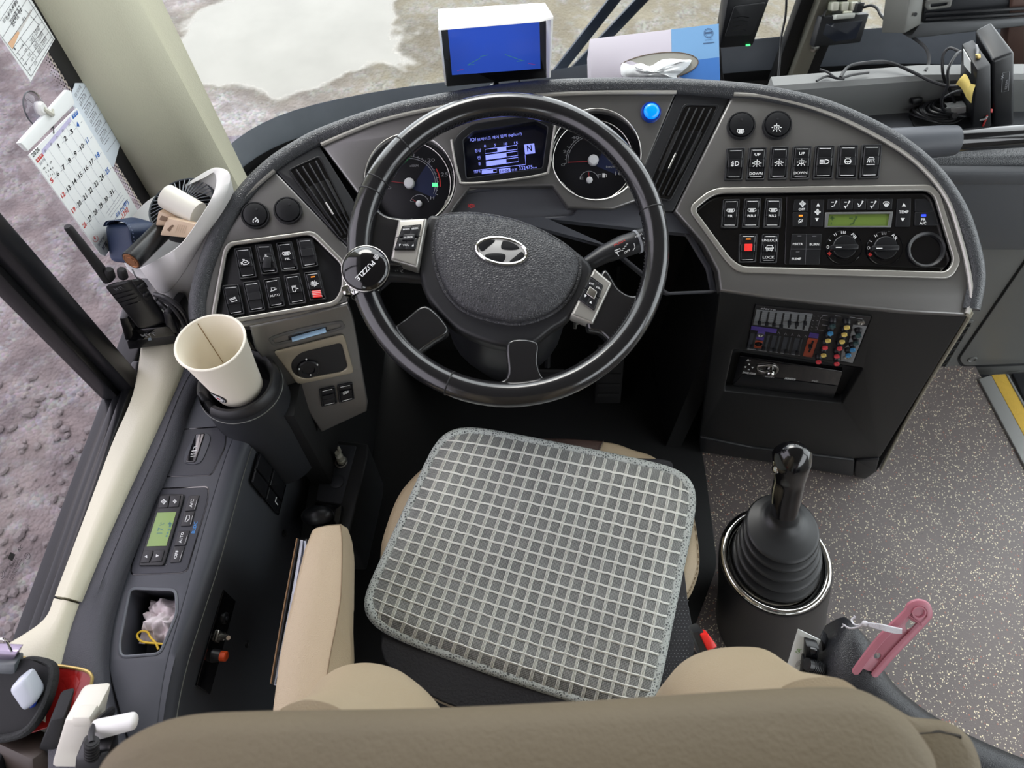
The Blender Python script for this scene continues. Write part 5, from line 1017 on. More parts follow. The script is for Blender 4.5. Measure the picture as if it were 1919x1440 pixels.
for k in range(18): a = 2 * pi * k / 18; p = [cw(am + .29 * cos(a + d), .701 + .013 * sin(a + d), .0011) for d in (-.09, .09)]; q = [cw(am + .255 * cos(a + d), .701 + .0114 * sin(a + d), .0011) for d in (.09, -.09)]; g.add(p + q, [(0, 1, 2, 3)])
g.done('badge_ring', ink, cup, recalc=False)
# ================================================================ LOWER LEFT PANEL WITH LIGHTER AND LEVER
LZ = .34; LP_ = zp(LZ)
lp = thing('lever_panel', onz(620, 900, .2), 'low black side panel with lighter socket and parking brake lever', 'panel')
G().plate(LP_, fil([(596, 820), (690, 832), (688, 860), (652, 1010), (560, 1010), (575, 930)], 6), -.2, 0, .004).done('panel_body', M('lever_panel_black', (38, 39, 41), .5, bump=.06, bscale=1200), lp)
G().plate(LP_, fil([(612, 832), (668, 836), (640, 945), (592, 938)], 4), -.001, .002, .001).done('socket_plate', dgrey, lp)
o = G().lathe(LP_, [(.013, .001), (.013, .005), (.011, .006), (.0095, .004)], 24, LP_.uv(640, 868), cap=False).done('lighter_socket', steel, lp)
G().lathe(LP_, [(.0085, .002), (.0085, .012), (.007, .014), (.0075, .03), (.0055, .032), (.0055, .042), (.0002, .042)], 16, LP_.uv(641, 866)).box(onz(636, 843, LZ + .05), ((1, 0, 0), (0, 1, 0), (0, 0, 1)), (.004, .006, .02), .001).done('socket_adapter', M('dirty_white', (176, 176, 164), .4), label='dirty white plug standing in the lighter socket by the seat', cat='plug')
G().lathe(LP_, [(.0135, .001), (.0135, .005), (.012, .006), (.0002, .006)], 28, LP_.uv(632, 905)).done('socket_cap', dgrey, lp)
o = G().plate(LP_, fil([(590, 940), (642, 946), (634, 990), (582, 985)], 3), 0, .022, .003).done('lever_housing', gloss, lp)
kc = onz(594, 966, LZ + .055); G().ellipsoid(kc, (.030, .019, .017), 20, 12, ax=(V((1, .1, 0)).normalized(), V((-.1, 1, 0)).normalized(), V((0, 0, 1)))).done('lever_knob', satin, o, sharp=80); G().tube([onz(616, 966, LZ + .02), kc + V((.012, 0, -.01))], .011, 12).done('lever_arm', satin, o)
# document folder between console and armrest
fz = .60
fo = thing('document_folder', onz(535, 1150, .4), 'black document folder with white papers wedged beside the armrest', 'folder')
c0 = [(553, 1012), (512, 1275)]; A, B = onz(557, 1010, fz), onz(508, 1282, fz); d = (B - A); pn = V((-d.y, d.x, 0)).normalized(); pn = pn if pn.x > 0 else -pn
for k, (o_, m, z, nm, t) in enumerate(((0, M('folder_cover', (30, 30, 32), .5), 0, 'cover', .002), (.003, M('folder_paper', (206, 210, 226), .7), -.006, 'paper', .004), (.008, M('folder_paper', (206, 210, 226), .7), -.010, 'paper', .003), (.012, M('folder_cover', (30, 30, 32), .5), -.002, 'cover', .002))):
    P = [A + pn * o_ + V((0, 0, z)), A.lerp(B, .12) + pn * o_ * 1.3 + V((0, 0, z)), A.lerp(B, .5) + pn * o_ * 1.4 + V((0, 0, z)), B + pn * o_ * .4 + V((0, 0, z))]; P = spl(P, 6)
    G().loft([[p, p + pn * t, p + pn * t + V((0, 0, -.2)), p + V((0, 0, -.2))] for p in P]).done(nm, m, fo)
G().tube(spl([A + V((0, 0, .001)), A.lerp(B, .5) + V((-.001, 0, .001)), B + V((0, 0, .001))], 6), .0012, 6).done('cover_edge', M('tan_edge', (120, 92, 62), .6), fo)
# ================================================================ SEAT
seat = thing('driver_chair', (0, .2, .0), 'beige leatherette driver seat with armrest and taupe backrest in the foreground', 'seat')
SP = Pl((0, .3, .462), (0, -.04, 1))
so = sp2([(708, 1043), (718, 985), (750, 912), (818, 852), (900, 828), (994, 818), (1132, 822), (1190, 838), (1236, 856), (1286, 910), (1307, 968), (1317, 1052), (1305, 1100), (1288, 1135), (1275, 1220), (1230, 1310), (1080, 1345), (900, 1335), (770, 1280), (712, 1170)], 5)
spu = [SP.uv(*p) for p in so]; cmx, cmy = sum(p[0] for p in spu) / len(spu), sum(p[1] for p in spu) / len(spu)
rings = []
for s_, z in ((.86, -.16), (.97, -.13), (1.0, -.10), (1.0, -.025), (.985, -.008), (.95, .002), (.85, .005), (.4, .004), (.02, .003)): rings.append([SP.w(cmx + (p[0] - cmx) * s_, cmy + (p[1] - cmy) * s_, z) for p in spu])
G().loft(rings).done('seat_base', beige, seat, sharp=60)
def sc_uv(px, s_): u, v = SP.uv(*px); return (cmx + (u - cmx) * s_, cmy + (v - cmy) * s_)
# brown insert across the front edge
ins = [(925, 824), (994, 819), (1060, 818), (1132, 823)]; rows = []
for s_, z in ((1.003, -.08), (1.006, -.024), (.99, -.006), (.955, .0045), (.85, .0075), (.6, .0075)): rows.append([SP.w(*sc_uv(p, s_), z) for p in sp2(ins, 4, False)])
G().loft(rows, cap=False, closed=False).done('front_insert', brownl, seat, sharp=60)
for p in ((1132, 823), (1043, 818)): G().tube([SP.w(*sc_uv(p, s_), z + .0006) for s_, z in ((1.006, -.024), (.99, -.006), (.955, .0045), (.85, .0075))], .001, 6).done('seam', M('brown_seam', (60, 46, 40), .6), seat)
g = G()
for k in range(60):
    i = 40 + int(k * .9); p, q = spu[i % len(spu)], spu[(i + 1) % len(spu)]; s_ = .972
    a = SP.w(cmx + (p[0] - cmx) * s_, cmy + (p[1] - cmy) * s_, -.002); b = SP.w(cmx + (q[0] - cmx) * s_, cmy + (q[1] - cmy) * s_, -.002); g.tube([a, a.lerp(b, .6)], .0008, 5)
g.done('stitching', M('thread_tan', (120, 102, 78), .7), seat, kind='stuff')
G().aabox((-.16, .08, .03), (.2, .42, .31), .02).done('seat_pedestal', matte, seat)
# perforated black cover lying under the cushion
PZ = SP.off(.008); pv = thing('seat_cover', SP.hit(1000, 1080), 'black perforated cover spread under the grey checked cushion', 'seat cover')
G().plate(PZ, sp2([(793, 882), (830, 872), (930, 850), (1080, 850), (1190, 858), (1250, 862), (1264, 885), (1275, 1000), (1290, 1130), (1300, 1225), (1240, 1325), (1050, 1345), (880, 1335), (742, 1262), (716, 1180), (790, 1000)], 3), 0, .006, .003).done('cover_sheet', perf, pv)
g = G(); PP = PZ.off(.0062)
for i in range(34):
    for j in range(12):
        x, y = 1235 + j * 6.5 + (3 if i % 2 else 0), 1120 + i * 6.2
        if y < 1310 - max(0, x - 1240) * .9 and x < 1292: g.flat(PP, circ(x, y, .9, n=5), 0)
g.done('perforations', M('perforation_dot', (110, 112, 116), .8), pv, recalc=False, kind='stuff')
# checked ventilated cushion
CQ = [(836, 797), (1310, 893), (1216, 1352), (670, 1160)]; cf = quadf(CQ); CP0 = SP.off(.014)
def cmap(s, t, h=0, k=1.0):
    a, b = (2 * s - 1), (2 * t - 1); m = max(abs(a), abs(b)); p = 9
    if m > 1e-6: q = 1 + (m / ((abs(a) ** p + abs(b) ** p) ** (1 / p)) - 1) * m ** 14; a *= q; b *= q
    a *= k; b *= k
    x, y = cf((a + 1) / 2, (b + 1) / 2)
    bow = 10 * (1 - a * a) * b * (1 if b > 0 else .35)     # front and rear edges bulge a little
    y += bow
    e = max(abs(a), abs(b)); ht = .016 * (1 - max(0, (e - .80) / .2) ** 2.2) + .006 * noise.noise(V((a * 1.6, b * 1.6, 2))) - .008 * math.exp(-((a - .05) ** 2 + (b + .05) ** 2) * 3) + .003
    return CP0.off(max(ht, -.004) + h).hit(x, y)
cu_ = thing('seat_cushion', SP.hit(1000, 1080), 'grey and white checked mesh cushion lying askew on the seat', 'cushion')
def cush_mat():
    m = bpy.data.materials.new('grey_mesh_weave'); m.use_nodes = True; t = m.node_tree; b = t.nodes['Principled BSDF']; N = t.nodes.new; L = t.links.new
    tcn = N('ShaderNodeTexCoord'); mp = N('ShaderNodeMapping'); mp.inputs['Rotation'].default_value = (0, 0, radians(17)); L(tcn.outputs['Object'], mp.inputs[0])
    w1 = N('ShaderNodeTexWave'); w1.bands_direction = 'Y'; w1.inputs['Scale'].default_value = 150; w1.inputs['Distortion'].default_value = .6; L(mp.outputs[0], w1.inputs[0])
    w2 = N('ShaderNodeTexWave'); w2.bands_direction = 'X'; w2.inputs['Scale'].default_value = 110; w2.inputs['Distortion'].default_value = .5; L(mp.outputs[0], w2.inputs[0])
    ad = N('ShaderNodeMath'); ad.operation = 'MULTIPLY_ADD'; L(w1.outputs[1], ad.inputs[0]); ad.inputs[1].default_value = .7
    mu = N('ShaderNodeMath'); mu.operation = 'MULTIPLY'; L(w2.outputs[1], mu.inputs[0]); mu.inputs[1].default_value = .3; L(mu.outputs[0], ad.inputs[2])
    nz = N('ShaderNodeTexNoise'); nz.inputs['Scale'].default_value = 28; L(tcn.outputs['Object'], nz.inputs[0])
    ad2 = N('ShaderNodeMath'); ad2.operation = 'MULTIPLY_ADD'; L(nz.outputs[0], ad2.inputs[0]); ad2.inputs[1].default_value = .5; L(ad.outputs[0], ad2.inputs[2])
    r = N('ShaderNodeValToRGB'); L(ad2.outputs[0], r.inputs[0]); r.color_ramp.elements[0].position = .3; r.color_ramp.elements[0].color = s2l((76, 79, 78)) + (1,); r.color_ramp.elements[1].position = 1.1; r.color_ramp.elements[1].color = s2l((154, 156, 153)) + (1,)
    L(r.outputs[0], b.inputs['Base Color']); b.inputs['Roughness'].default_value = .75
    bp = N('ShaderNodeBump'); bp.inputs['Strength'].default_value = .4; bp.inputs['Distance'].default_value = .001; L(ad.outputs[0], bp.inputs['Height']); L(bp.outputs[0], b.inputs['Normal'])
    return m
G().grid(lambda a, b: cmap(a, b), 48, 48).done('cushion_top', cush_mat(), cu_, sharp=80)
ob = [cmap(*((k / 40, 0) if e == 0 else (1, k / 40) if e == 1 else (1 - k / 40, 1) if e == 2 else (0, 1 - k / 40)), -.004) for e in range(4) for k in range(40)]
ob = [p + (p - cmap(.5, .5)).normalized() * -.003 for p in ob]
edgem = M('binding_mesh', (178, 184, 180), .75, bump=1.0, bscale=230, kind='leather')
_t = edgem.node_tree; _v = [q for q in _t.nodes if q.type == 'TEX_VORONOI'][0]; _r = _t.nodes.new('ShaderNodeValToRGB'); _t.links.new(_v.outputs['Distance'], _r.inputs[0]); _r.color_ramp.elements[0].color = s2l((188, 194, 190)) + (1,); _r.color_ramp.elements[0].position = .12; _r.color_ramp.elements[1].color = s2l((84, 90, 90)) + (1,); _r.color_ramp.elements[1].position = .34; _t.links.new(_r.outputs[0], _t.nodes['Principled BSDF'].inputs['Base Color'])
G().tube(ob, .0095, 10, True, up=(0, 0, 1)).done('edge_binding', edgem, cu_, sharp=80)
G().loft([[p + V((0, 0, -.003)) for p in ob], [V((p.x, p.y, max(SP.p.z + .012, p.z - .014))) for p in ob]], cap=False).done('cushion_side', edgem, cu_)
ribm = M('white_cord', (226, 227, 220), .7, bump=.4, bscale=900, mottle=.06, mscale=12)
def rib(pts_l, pts_r):
    n = len(pts_l); g.add([v for a, b in zip(pts_l, pts_r) for v in (a, a.lerp(b, .5) + SP.n * .0014, b)], [(3 * i + j, 3 * i + j + 1, 3 * i + j + 4, 3 * i + j + 3) for i in range(n - 1) for j in range(2)])
NC, NR = 21, 18
for i in range(NC):
    s = .03 + .94 * (i + .5) / NC
    for o1, o2 in ((-.0062, -.0022), (-.0015, .0015), (.0022, .0062)):
        g = G(); rib([cmap(s + o1, .012 + .976 * k / 40, .0006) for k in range(41)], [cmap(s + o2, .012 + .976 * k / 40, .0006) for k in range(41)]); g.done('rib', ribm, cu_, sharp=80)
for j in range(NR):
    t = .035 + .93 * (j + .5) / NR
    g = G(); wob = lambda k: .0012 * sin(k * 1.9 + j)
    rib([cmap(.012 + .976 * k / 50, t - .0045 + wob(k), .0012) for k in range(51)], [cmap(.012 + .976 * k / 50, t + .0045 + wob(k), .0012) for k in range(51)]); g.done('rib', ribm, cu_, sharp=80)
# backrest: traced from above, leaning back
BZ = 1.08
fo_ = [(185, 1500), (195, 1440), (222, 1398), (275, 1362), (360, 1338), (500, 1331), (800, 1326), (1100, 1312), (1400, 1292), (1550, 1286), (1618, 1293), (1678, 1330), (1728, 1395), (1742, 1440), (1745, 1500)]
fr3 = [onz(x, y, BZ) for x, y in fo_]; xs0, xs1 = fr3[0].x, fr3[-1].x
fr3 = [V((p.x, p.y, 0)) for p in spl(fr3, 4)]; back = [V((xs1 + (xs0 - xs1) * k / 12, -.13 + .03 * (2 * k / 12 - 1) ** 2, 0)) for k in range(13)]
plan = fr3 + back; cxb = sum(p.x for p in plan) / len(plan)
rings = []
for z, s_, dy, dfr in ((.50, .98, .02, 1), (.8, 1.0, .01, 1), (1.0, 1.0, .0, 1), (1.06, 1.0, 0, 1), (1.08, .995, 0, .995), (1.10, .975, 0, .95), (1.112, .93, -.004, .86), (1.118, .8, -.012, .6), (1.119, .5, -.025, .3)):
    rings.append([V((cxb + (p.x - cxb) * s_, (p.y + .05) * dfr - .05 + dy, z)) for p in plan])
G().loft(rings).done('backrest', shaded, seat, sharp=70)
G().tube([V((p.x * .972, p.y - .006, 1.094)) for p in fr3[44:]], .0022, 6).done('backrest_seam', M('shaded_seam', (96, 86, 66), .7), seat)
# right-hand shoulder wing
wg = [(1620, 1322), (1692, 1342), (1765, 1351), (1803, 1378), (1822, 1412), (1832, 1450), (1836, 1520), (1640, 1520)]
w3 = spl([onz(x, y, .98) for x, y in wg], 4, True); rings = []; cw_ = sum((p for p in w3), V((0, 0, 0))) / len(w3)
for z, s_ in ((.5, .9), (.9, 1.0), (.97, 1.0), (.985, .96), (.994, .85), (.997, .5)): rings.append([V((cw_.x + (p.x - cw_.x) * s_, cw_.y + (p.y - cw_.y) * s_, z)) for p in w3])
G().loft(rings).done('shoulder_wing', shaded, seat, sharp=70)
G().tube([onz(x, y, .9955) for x, y in ((1716, 1376), (1760, 1373), (1800, 1382))], .0018, 6).done('wing_crease', M('dark_crease', (40, 34, 26), .8), seat)
# side bolsters
def bolster(pts, name, zt=.80):
    f3 = spl([onz(x, y, zt) for x, y in pts], 5); x0, x1 = f3[0].x, f3[-1].x; xm = (x0 + x1) / 2; pl_ = [(p.x, p.y) for p in f3] + [(x1 + .002, -.02), (xm, -.03), (x0 - .002, -.02)]
    rings = []
    for z, s_, dy in ((.50, .93, -.03), (.62, .98, -.018), (.74, 1, -.004), (.80, 1, 0), (.83, .97, -.006), (.87, .9, -.022), (.93, .82, -.045), (1.02, .75, -.065)):
        rings.append([V((xm + (x - xm) * s_, y + dy if y > 0 else y, z)) for x, y in pl_])
    return G().loft(rings).done(name, beige, seat, sharp=70)
bolster([(572, 1340), (584, 1312), (612, 1272), (650, 1248), (695, 1243), (745, 1256), (790, 1288), (816, 1315), (830, 1336)], 'side_bolster')
bolster([(1236, 1318), (1248, 1278), (1278, 1242), (1320, 1221), (1370, 1213), (1415, 1216), (1452, 1238), (1474, 1268), (1486, 1298)], 'side_bolster')
G().tube([onz(x, y, .817) for x, y in ((1424, 1219), (1446, 1240), (1462, 1266), (1472, 1290))], .0009, 5).done('bolster_seam', M('thread_tan', (120, 102, 78), .7), seat)
# left armrest
az = .665; ars = [((585, 996), (590, 991), (638, 985), (652, 994)), ((571, 1030), (577, 1027), (641, 1020), (656, 1022)), ((551, 1112), (557, 1112), (639, 1112), (655, 1112)), ((536, 1175), (543, 1175), (630, 1172), (654, 1172)), ((524, 1235), (531, 1235), (619, 1228), (656, 1225)), ((512, 1330), (520, 1330), (608, 1300), (650, 1290)), ((505, 1400), (512, 1400), (600, 1370), (640, 1360))]
rings = []
for q in ars:
    a, b, c, d = (onz(*q[0], az - .006), onz(*q[1], az), onz(*q[2], az), onz(*q[3], az - .03)); rings.append([a + V((.006, 0, -.085)), a, b, b.lerp(c, .5) + V((0, 0, .003)), c, c.lerp(d, .15) + V((0, 0, -.003)), d, V((d.x - .004, d.y, az - .08)), V((c.x, c.y, az - .09))])
f0 = [p + V((0, .006, -.006)) for p in rings[0]]; mid = sum(f0, V((0, 0, 0))) / len(f0); rings.insert(0, [mid + (p - mid) * .86 for p in f0])
G().loft(rings).done('armrest', beige, seat, sharp=50)
G().tube(spl([onz(*q[2], az + .0005) for q in ars], 4), .0009, 6).done('armrest_seam', M('thread_tan', (120, 102, 78), .7), seat)
# right armrest / aisle arm, black vinyl
az2 = .63; L2 = [(1563, 1176), (1556, 1230), (1566, 1280), (1610, 1330), (1690, 1395), (1800, 1470), (1950, 1530)]; R2 = [(1624, 1168), (1645, 1208), (1668, 1253), (1700, 1292), (1760, 1337), (1860, 1388), (1990, 1440)]
rings = []
for k, (a, b) in enumerate(zip(spl([onz(x, y, az2) for x, y in L2], 4), spl([onz(x, y, az2) for x, y in R2], 4))):
    c = (a + b) / 2; u = (b - a); w_ = u.length / 2; u.normalize(); e = min(1, .55 + .45 * k / 3); rings.append([c + u * (w_ * e * x) + V((0, 0, z * (1 if k > 0 else .8) - .006 * (1 - e))) for x, z in ((-1, -.10), (-1, -.03), (-.88, -.008), (-.5, .004), (0, .008), (.5, .004), (.88, -.008), (1, -.03), (1, -.10), (0, -.14))])
f0 = rings[0]; mid = sum(f0, V((0, 0, 0))) / len(f0); rings.insert(0, [mid + (p - mid) * .55 + V((0, .014, 0)) for p in f0])
G().loft(rings).done('aisle_armrest', blvinyl, seat, sharp=60)
# seat belt buckle
bk = thing('seat_belt_buckle', onz(1318, 1200, .45), 'seat belt buckle with red release button beside the right bolster', 'buckle')
quadbox([(1298, 1186), (1316, 1180), (1344, 1226), (1318, 1240)], .97, .03, .003).done('buckle_body', blackp, bk)
quadbox([(1312, 1190, .965), (1327, 1188, .965), (1346, 1214, .965), (1327, 1222, .965)], .965, .02, .003).done('release_button', red_p, bk)
G().tube([atZ(1320, 1225, 1.0), atZ(1310, 1240, 1.08), atZ(1290, 1220, 1.2)], .010, 8, sx=.4).done('buckle_stalk', rubber, bk)
# ================================================================ RIGHT SIDE: FRONT PASSENGER PANEL
RP = Pl((0, 1.06, 0), (0, -1, 0))
fp_ = thing('front_panel', (1.2, 1.06, 0), 'grey front passenger panel with flap and vent beside the entrance step', 'panel')
uR = RP.uv; zR = lambda x, y: RP.uv(x, y)[1]
G().poly(RP, [[(.60, zR(1640, 300)), uR(1760, 288), (1.76, zR(1960, 272)), (1.76, zR(1960, 402)), uR(1835, 408), (.60, zR(1835, 408))]], -.04, .018, .016, res=4).done('padded_top', padm, fp_)
G().poly(RP, [[(.60, zR(1836, 411)), uR(1836, 411), (1.76, zR(1960, 399)), (1.76, zR(1960, 424)), uR(1838, 430), (.60, zR(1838, 430))]], -.02, .008, .003).done('trim_strip', M('pale_trim', (172, 172, 168), .4, .3), fp_)
G().poly(RP, [[(.60, zR(1838, 432)), (1.76, zR(1960, 424)), (1.76, -.04), uR(1862, 704), (.94, .004), (.60, .004)]], -.05, 0, .002).done('lower_panel', dgrey2, fp_)
G().plate(RP, [(1864, 704), (1960, 692), (1960, 706), (1866, 716)], -.02, .004, .002).done('kick_strip', dgrey2, fp_)
flap = fil([(2120, 428), (2120, 674), (1806, 686, 14), (1797, 674, 10), (1926, 486)], 4)
G().plate(RP, fil([(1960, 424), (1960, 684), (1803, 690, 14), (1792, 674, 10), (1922, 484)], 4), 0, .0012, .0005).done('flap_gap', matte, fp_)
G().plate(RP, flap, .0005, .005, .003).done('flap', dgrey2, fp_)
G().lathe(RP, [(.012, .004), (.012, .007), (.0095, .0085), (.008, .006), (.0002, .006)], 20, RP.off(.006).uv(1822, 674)).done('flap_lock', dgrey2, fp_)
vq = fil([(1806, 603), (1826, 601), (1774, 692), (1750, 700)], 4)
vo_ = G().plate(RP, vq, 0, .004, .0015, [fil([(1808, 607), (1820, 606), (1771, 688), (1757, 693)], 3)]).done('vent_frame', dgrey2, fp_); G().plate(RP, vq, 0, .0012, .0003).done('vent_back', matte, vo_)
f = quadf([(1808, 607), (1820, 606), (1771, 688), (1757, 693)])
for k in range(6): A, B = RP.off(.002).hit(*f(-.05, .1 + k * .16)), RP.off(.002).hit(*f(1.05, .06 + k * .16)); G().box((A + B) / 2, ((B - A).normalized(), (0, 0, 1), (0, -1, 0)), ((B - A).length, .002, .006)).done('slat', dgrey2, vo_)
# entrance step edge
stp = thing('step_edge', onz(1890, 780, 0), 'entrance step edge with silver nosing and yellow strip on the floor', 'step edge')
nz_ = zp(0)
G().plate(nz_, [(1834, 710), (1858, 703), (2080, 1114), (2080, 1174)], -.04, .006, .002).done('nosing', M('nosing_grey', (150, 150, 148), .45, .4, bump=.2, bscale=200), stp)
G().plate(nz_, [(1858, 703), (1885, 701), (2080, 1052), (2080, 1112)], -.04, .004, .001).done('yellow_strip', M('yellow_strip', (206, 168, 66), .7, bump=.5, bscale=180, mottle=.12, mscale=60), stp)
G().plate(nz_, [(1885, 701), (1890, 701), (2080, 1040), (2080, 1052)], -.04, .006, .002).done('nosing', M('nosing_grey', (150, 150, 148), .45, .4), stp)
g = G()
for z, dx in ((-.02, .03), (-.16, .09), (-.30, .16)): p0 = onz(1890, 701, 0) + V((dx, 0, z)); G().aabox((p0.x, .2, z - .012), (XR, 1.05, z), .004).done('ribbed_tread', M('step_black', (40, 41, 45), .5), stp)
# dashboard shelf on the passenger side
dsh = thing('passenger_shelf', (1.1, 1.15, .7), 'dark grey open shelf with raised back ledge on the passenger side', 'shelf')
shm = M('shelf_grey', (74, 76, 80), .45, 0, bump=.1, bscale=900); ledm = M('ledge_grey', (120, 121, 120), .5, bump=.1, bscale=900)
TZ = .72
wx = onz(1480, 165, .80).x
G().aabox((.52, 1.02, TZ - .03), (1.77, 1.22, TZ), .006).done('shelf_floor', shm, dsh)
def yl(x): return 1.20 + .0 * x
G().loft([[V((.50, 1.165, TZ - .02)), V((.50, 1.165, .792)), V((.50, 1.172, .80)), V((.50, 1.20, .80)), V((.50, 1.205, TZ - .02))], [V((.80, 1.20, TZ - .02)), V((.80, 1.20, .792)), V((.80, 1.207, .80)), V((.80, 1.238, .80)), V((.80, 1.243, TZ - .02))], [V((1.77, 1.215, TZ - .02)), V((1.77, 1.215, .792)), V((1.77, 1.222, .80)), V((1.77, 1.255, .80)), V((1.77, 1.26, TZ - .02))]]).done('back_ledge', ledm, dsh)
G().aabox((.55, 1.03, .50), (1.77, 1.06, TZ - .02), .004).done('shelf_front', shm, dsh)
# grab bar
gb = thing('grab_bar', atZ(1790, 262, 1.25), 'glossy black grab bar running along the passenger shelf', 'grab bar')
ga, gz_ = atZ(1782, 264, 1.245), atZ(1990, 250, 1.245); gz_ = ga + (gz_ - ga) * ((1.76 - ga.x) / (gz_.x - ga.x))
G().tube([ga, gz_], .0205, 20).done('bar', gloss, gb)
ax_ = (gz_ - ga).normalized(); G().tube([ga - ax_ * .16, ga - ax_ * .02, ga + ax_ * .006, ga + ax_ * .01], [.030, .028, .0265, .020], 20).done('end_sleeve', dgrey, gb)
# ================================================================ ON TOP OF THE DASHBOARD
# reversing monitor under a white paper sunshade
mon = thing('reversing_monitor', atZ(930, 160, 1.14), 'small blue screen monitor under a white paper sunshade on the dashboard', 'monitor')
mq = [(825, 52, 1.045), (1024, 37, 1.045), (1025, 147, 1.125), (836, 164, 1.125)]
quadbox(mq, 1, .022, .003).done('housing', satin, mon)
MPp = three(mq[0], mq[1], mq[2])
G().plate(MPp, fil([(826, 54), (1023, 39), (1024, 146), (837, 162)], 2), 0, .001, .0004).done('bezel', gloss, mon)
def scr_mat():
    m = M('monitor_screen', (50, 84, 190), .15, emit=.25); return m
s_ = G().plate(MPp, [(839, 54), (1011, 40), (1013, 129), (847, 141)], 0, .0016, .0002).done('screen', scr_mat(), mon)
g = G(); q = MPp.off(.0019); g.stroke(q, [(876, 122), (900, 109)], 1, 0); g.stroke(q, [(876, 122), (889, 121)], 1, 0); g.stroke(q, [(946, 102), (980, 114)], 1, 0); g.stroke(q, [(968, 115), (983, 114)], 1, 0); g.stroke(q, [(900, 106), (915, 103)], .8, 0); g.done('guide_lines', M('guide_green', (60, 130, 110), .5, emit=.3), s_, recalc=False)
g = G(); g.stroke(q, [(857, 133), (870, 129)], .9, 0); g.stroke(q, [(990, 119), (1003, 121)], .9, 0); g.done('guide_lines', M('guide_red', (130, 50, 130), .5, emit=.3), s_, recalc=False)
shp = M('shade_paper', (240, 240, 236), .8, bump=.15, bscale=60)
nt_, fr_ = [atZ(822, 54, .985), atZ(1012, 38, .985), atZ(1037, 32, .985)], [atZ(821, 17, 1.035), atZ(1021, 5, 1.035)]
G().add([nt_[0], nt_[1], nt_[2] + V((0, 0, .001)), fr_[1], fr_[0]] + [p - U_ * .0025 for p in (nt_[0], nt_[1], nt_[2], fr_[1], fr_[0])], [(0, 1, 2, 3, 4), (9, 8, 7, 6, 5), (0, 5, 6, 1), (1, 6, 7, 2), (2, 7, 8, 3), (3, 8, 9, 4), (4, 9, 5, 0)]).done('shade_top', shp, mon)
hexa([atZ(1033, 36, .99), atZ(1037, 34, .99), atZ(1032, 145, 1.09), atZ(1029, 146, 1.09), atZ(1022, 37, 1.05), atZ(1025, 37, 1.05), atZ(1027, 146, 1.12), atZ(1024, 146, 1.12)], 0).done('shade_side', shp, mon)
hexa([atZ(821, 55, .99), atZ(824, 55, .99), atZ(833, 130, 1.06), atZ(830, 130, 1.06), atZ(822, 50, 1.045), atZ(826, 50, 1.045), atZ(837, 160, 1.12), atZ(834, 160, 1.12)], 0).done('shade_side', shp, mon)
G().tube([atZ(930, 150, 1.14), atZ(930, 164, 1.135), atZ(930, 172, 1.145)], [.006, .006, .018], 12).done('stand', satin, mon)
G().tube([atZ(973, 150, 1.14), atZ(973, 162, 1.14), atZ(974, 180, 1.16)], .002, 6).done('cord', cable_m, mon)
# tissue box standing on its side
tq = [(1105, 73, 1.19), (1347, 44, 1.185), (1350, 168, 1.18), (1108, 172, 1.18)]
tb = thing('tissue_box', atZ(1228, 170, 1.225), 'pink and blue tissue box standing on its side behind the dashboard rim', 'tissue box')
tissue_side = M('box_blue_side', (120, 160, 214), .5)
quadbox(tq, 1, .06, .001).done('carton', M('box_pale', (184, 177, 188), .5), tb)
TP = three(tq[0], tq[1], tq[2])
def tpatch(pts, mat, z=.0004, name='print_field'): return G().flat(TP, pts, z).done(name, mat, tb, recalc=False)
tpatch([(1258, 55), (1347, 44.5), (1348, 107), (1259, 118)], M('box_sky', (112, 158, 202), .5)); tpatch([(1259, 118), (1348, 107), (1350, 168), (1262, 170)], M('box_blue', (50, 110, 184), .5))
for a, b in ((1111, 1129), (1134, 1139), (1144, 1149), (1153, 1158)): tpatch([(a, 137), (b, 133), (b + 1, 172), (a + 1, 172)], M('box_denim', (70, 120, 176), .5))
ov = [(1230 + 79 * cos(t) * cos(-.14) - 26 * sin(t) * sin(-.14), 126 + 79 * cos(t) * sin(-.14) + 26 * sin(t) * cos(-.14)) for t in [2 * pi * k / 40 for k in range(40)]]
tpatch(ov, M('box_inside', (150, 148, 140), .8), .0007, 'opening')
G().tube([TP.off(.0008).hit(*p) for p in ov], .0009, 5, True).done('opening_edge', M('cut_edge', (110, 96, 84), .8), tb)
g = G(); q = TP.off(.0009); g.stroke(q, circ(1328, 62, 8.5, 8.8, 20), .9, 0, True); g.stroke(q, circ(1328, 62, 6.4, 6.6, 20), .5, 0, True); g.stroke(q, [(1321, 62), (1335, 60.5)], 3, 0); g.text(q, '크리넥스', (1321, 77), (1336, 75), 3, 0); g.text(q, 'Clean tissue', (1318, 82), (1339, 79.5), 2.6, 0) if False else g.stroke(q, [(1318, 81.5), (1339, 79)], 1.4, 0)
g.done('printed_logo', M('logo_ink', (58, 84, 120), .6), tb, recalc=False)
# crumpled sheet pulled out of the opening
random.seed(5); n = 28; sp0 = [(1172, 150), (1165, 118), (1180, 124), (1200, 118), (1218, 124), (1240, 112), (1262, 110), (1280, 112), (1296, 113), (1285, 130), (1268, 142), (1262, 150)]
ctr = V((1225, 136)); rings = []
for s_, zz in ((1, .002), (.85, .016), (.6, .024), (.3, .03), (.03, .028)):
    rings.append([TP.off(zz + .010 * noise.noise(V((p[0] * .09 * s_, p[1] * .09, s_ * 3)))).hit(ctr.x + (p[0] - ctr.x) * s_, ctr.y + (p[1] - ctr.y) * s_) for p in sp2(sp0, 3)])
G().loft(rings).done('tissue_sheet', M('white_tissue', (240, 242, 242), .9), None, label='white tissue sheet pulled out of the blue tissue box', cat='tissue', sharp=80)
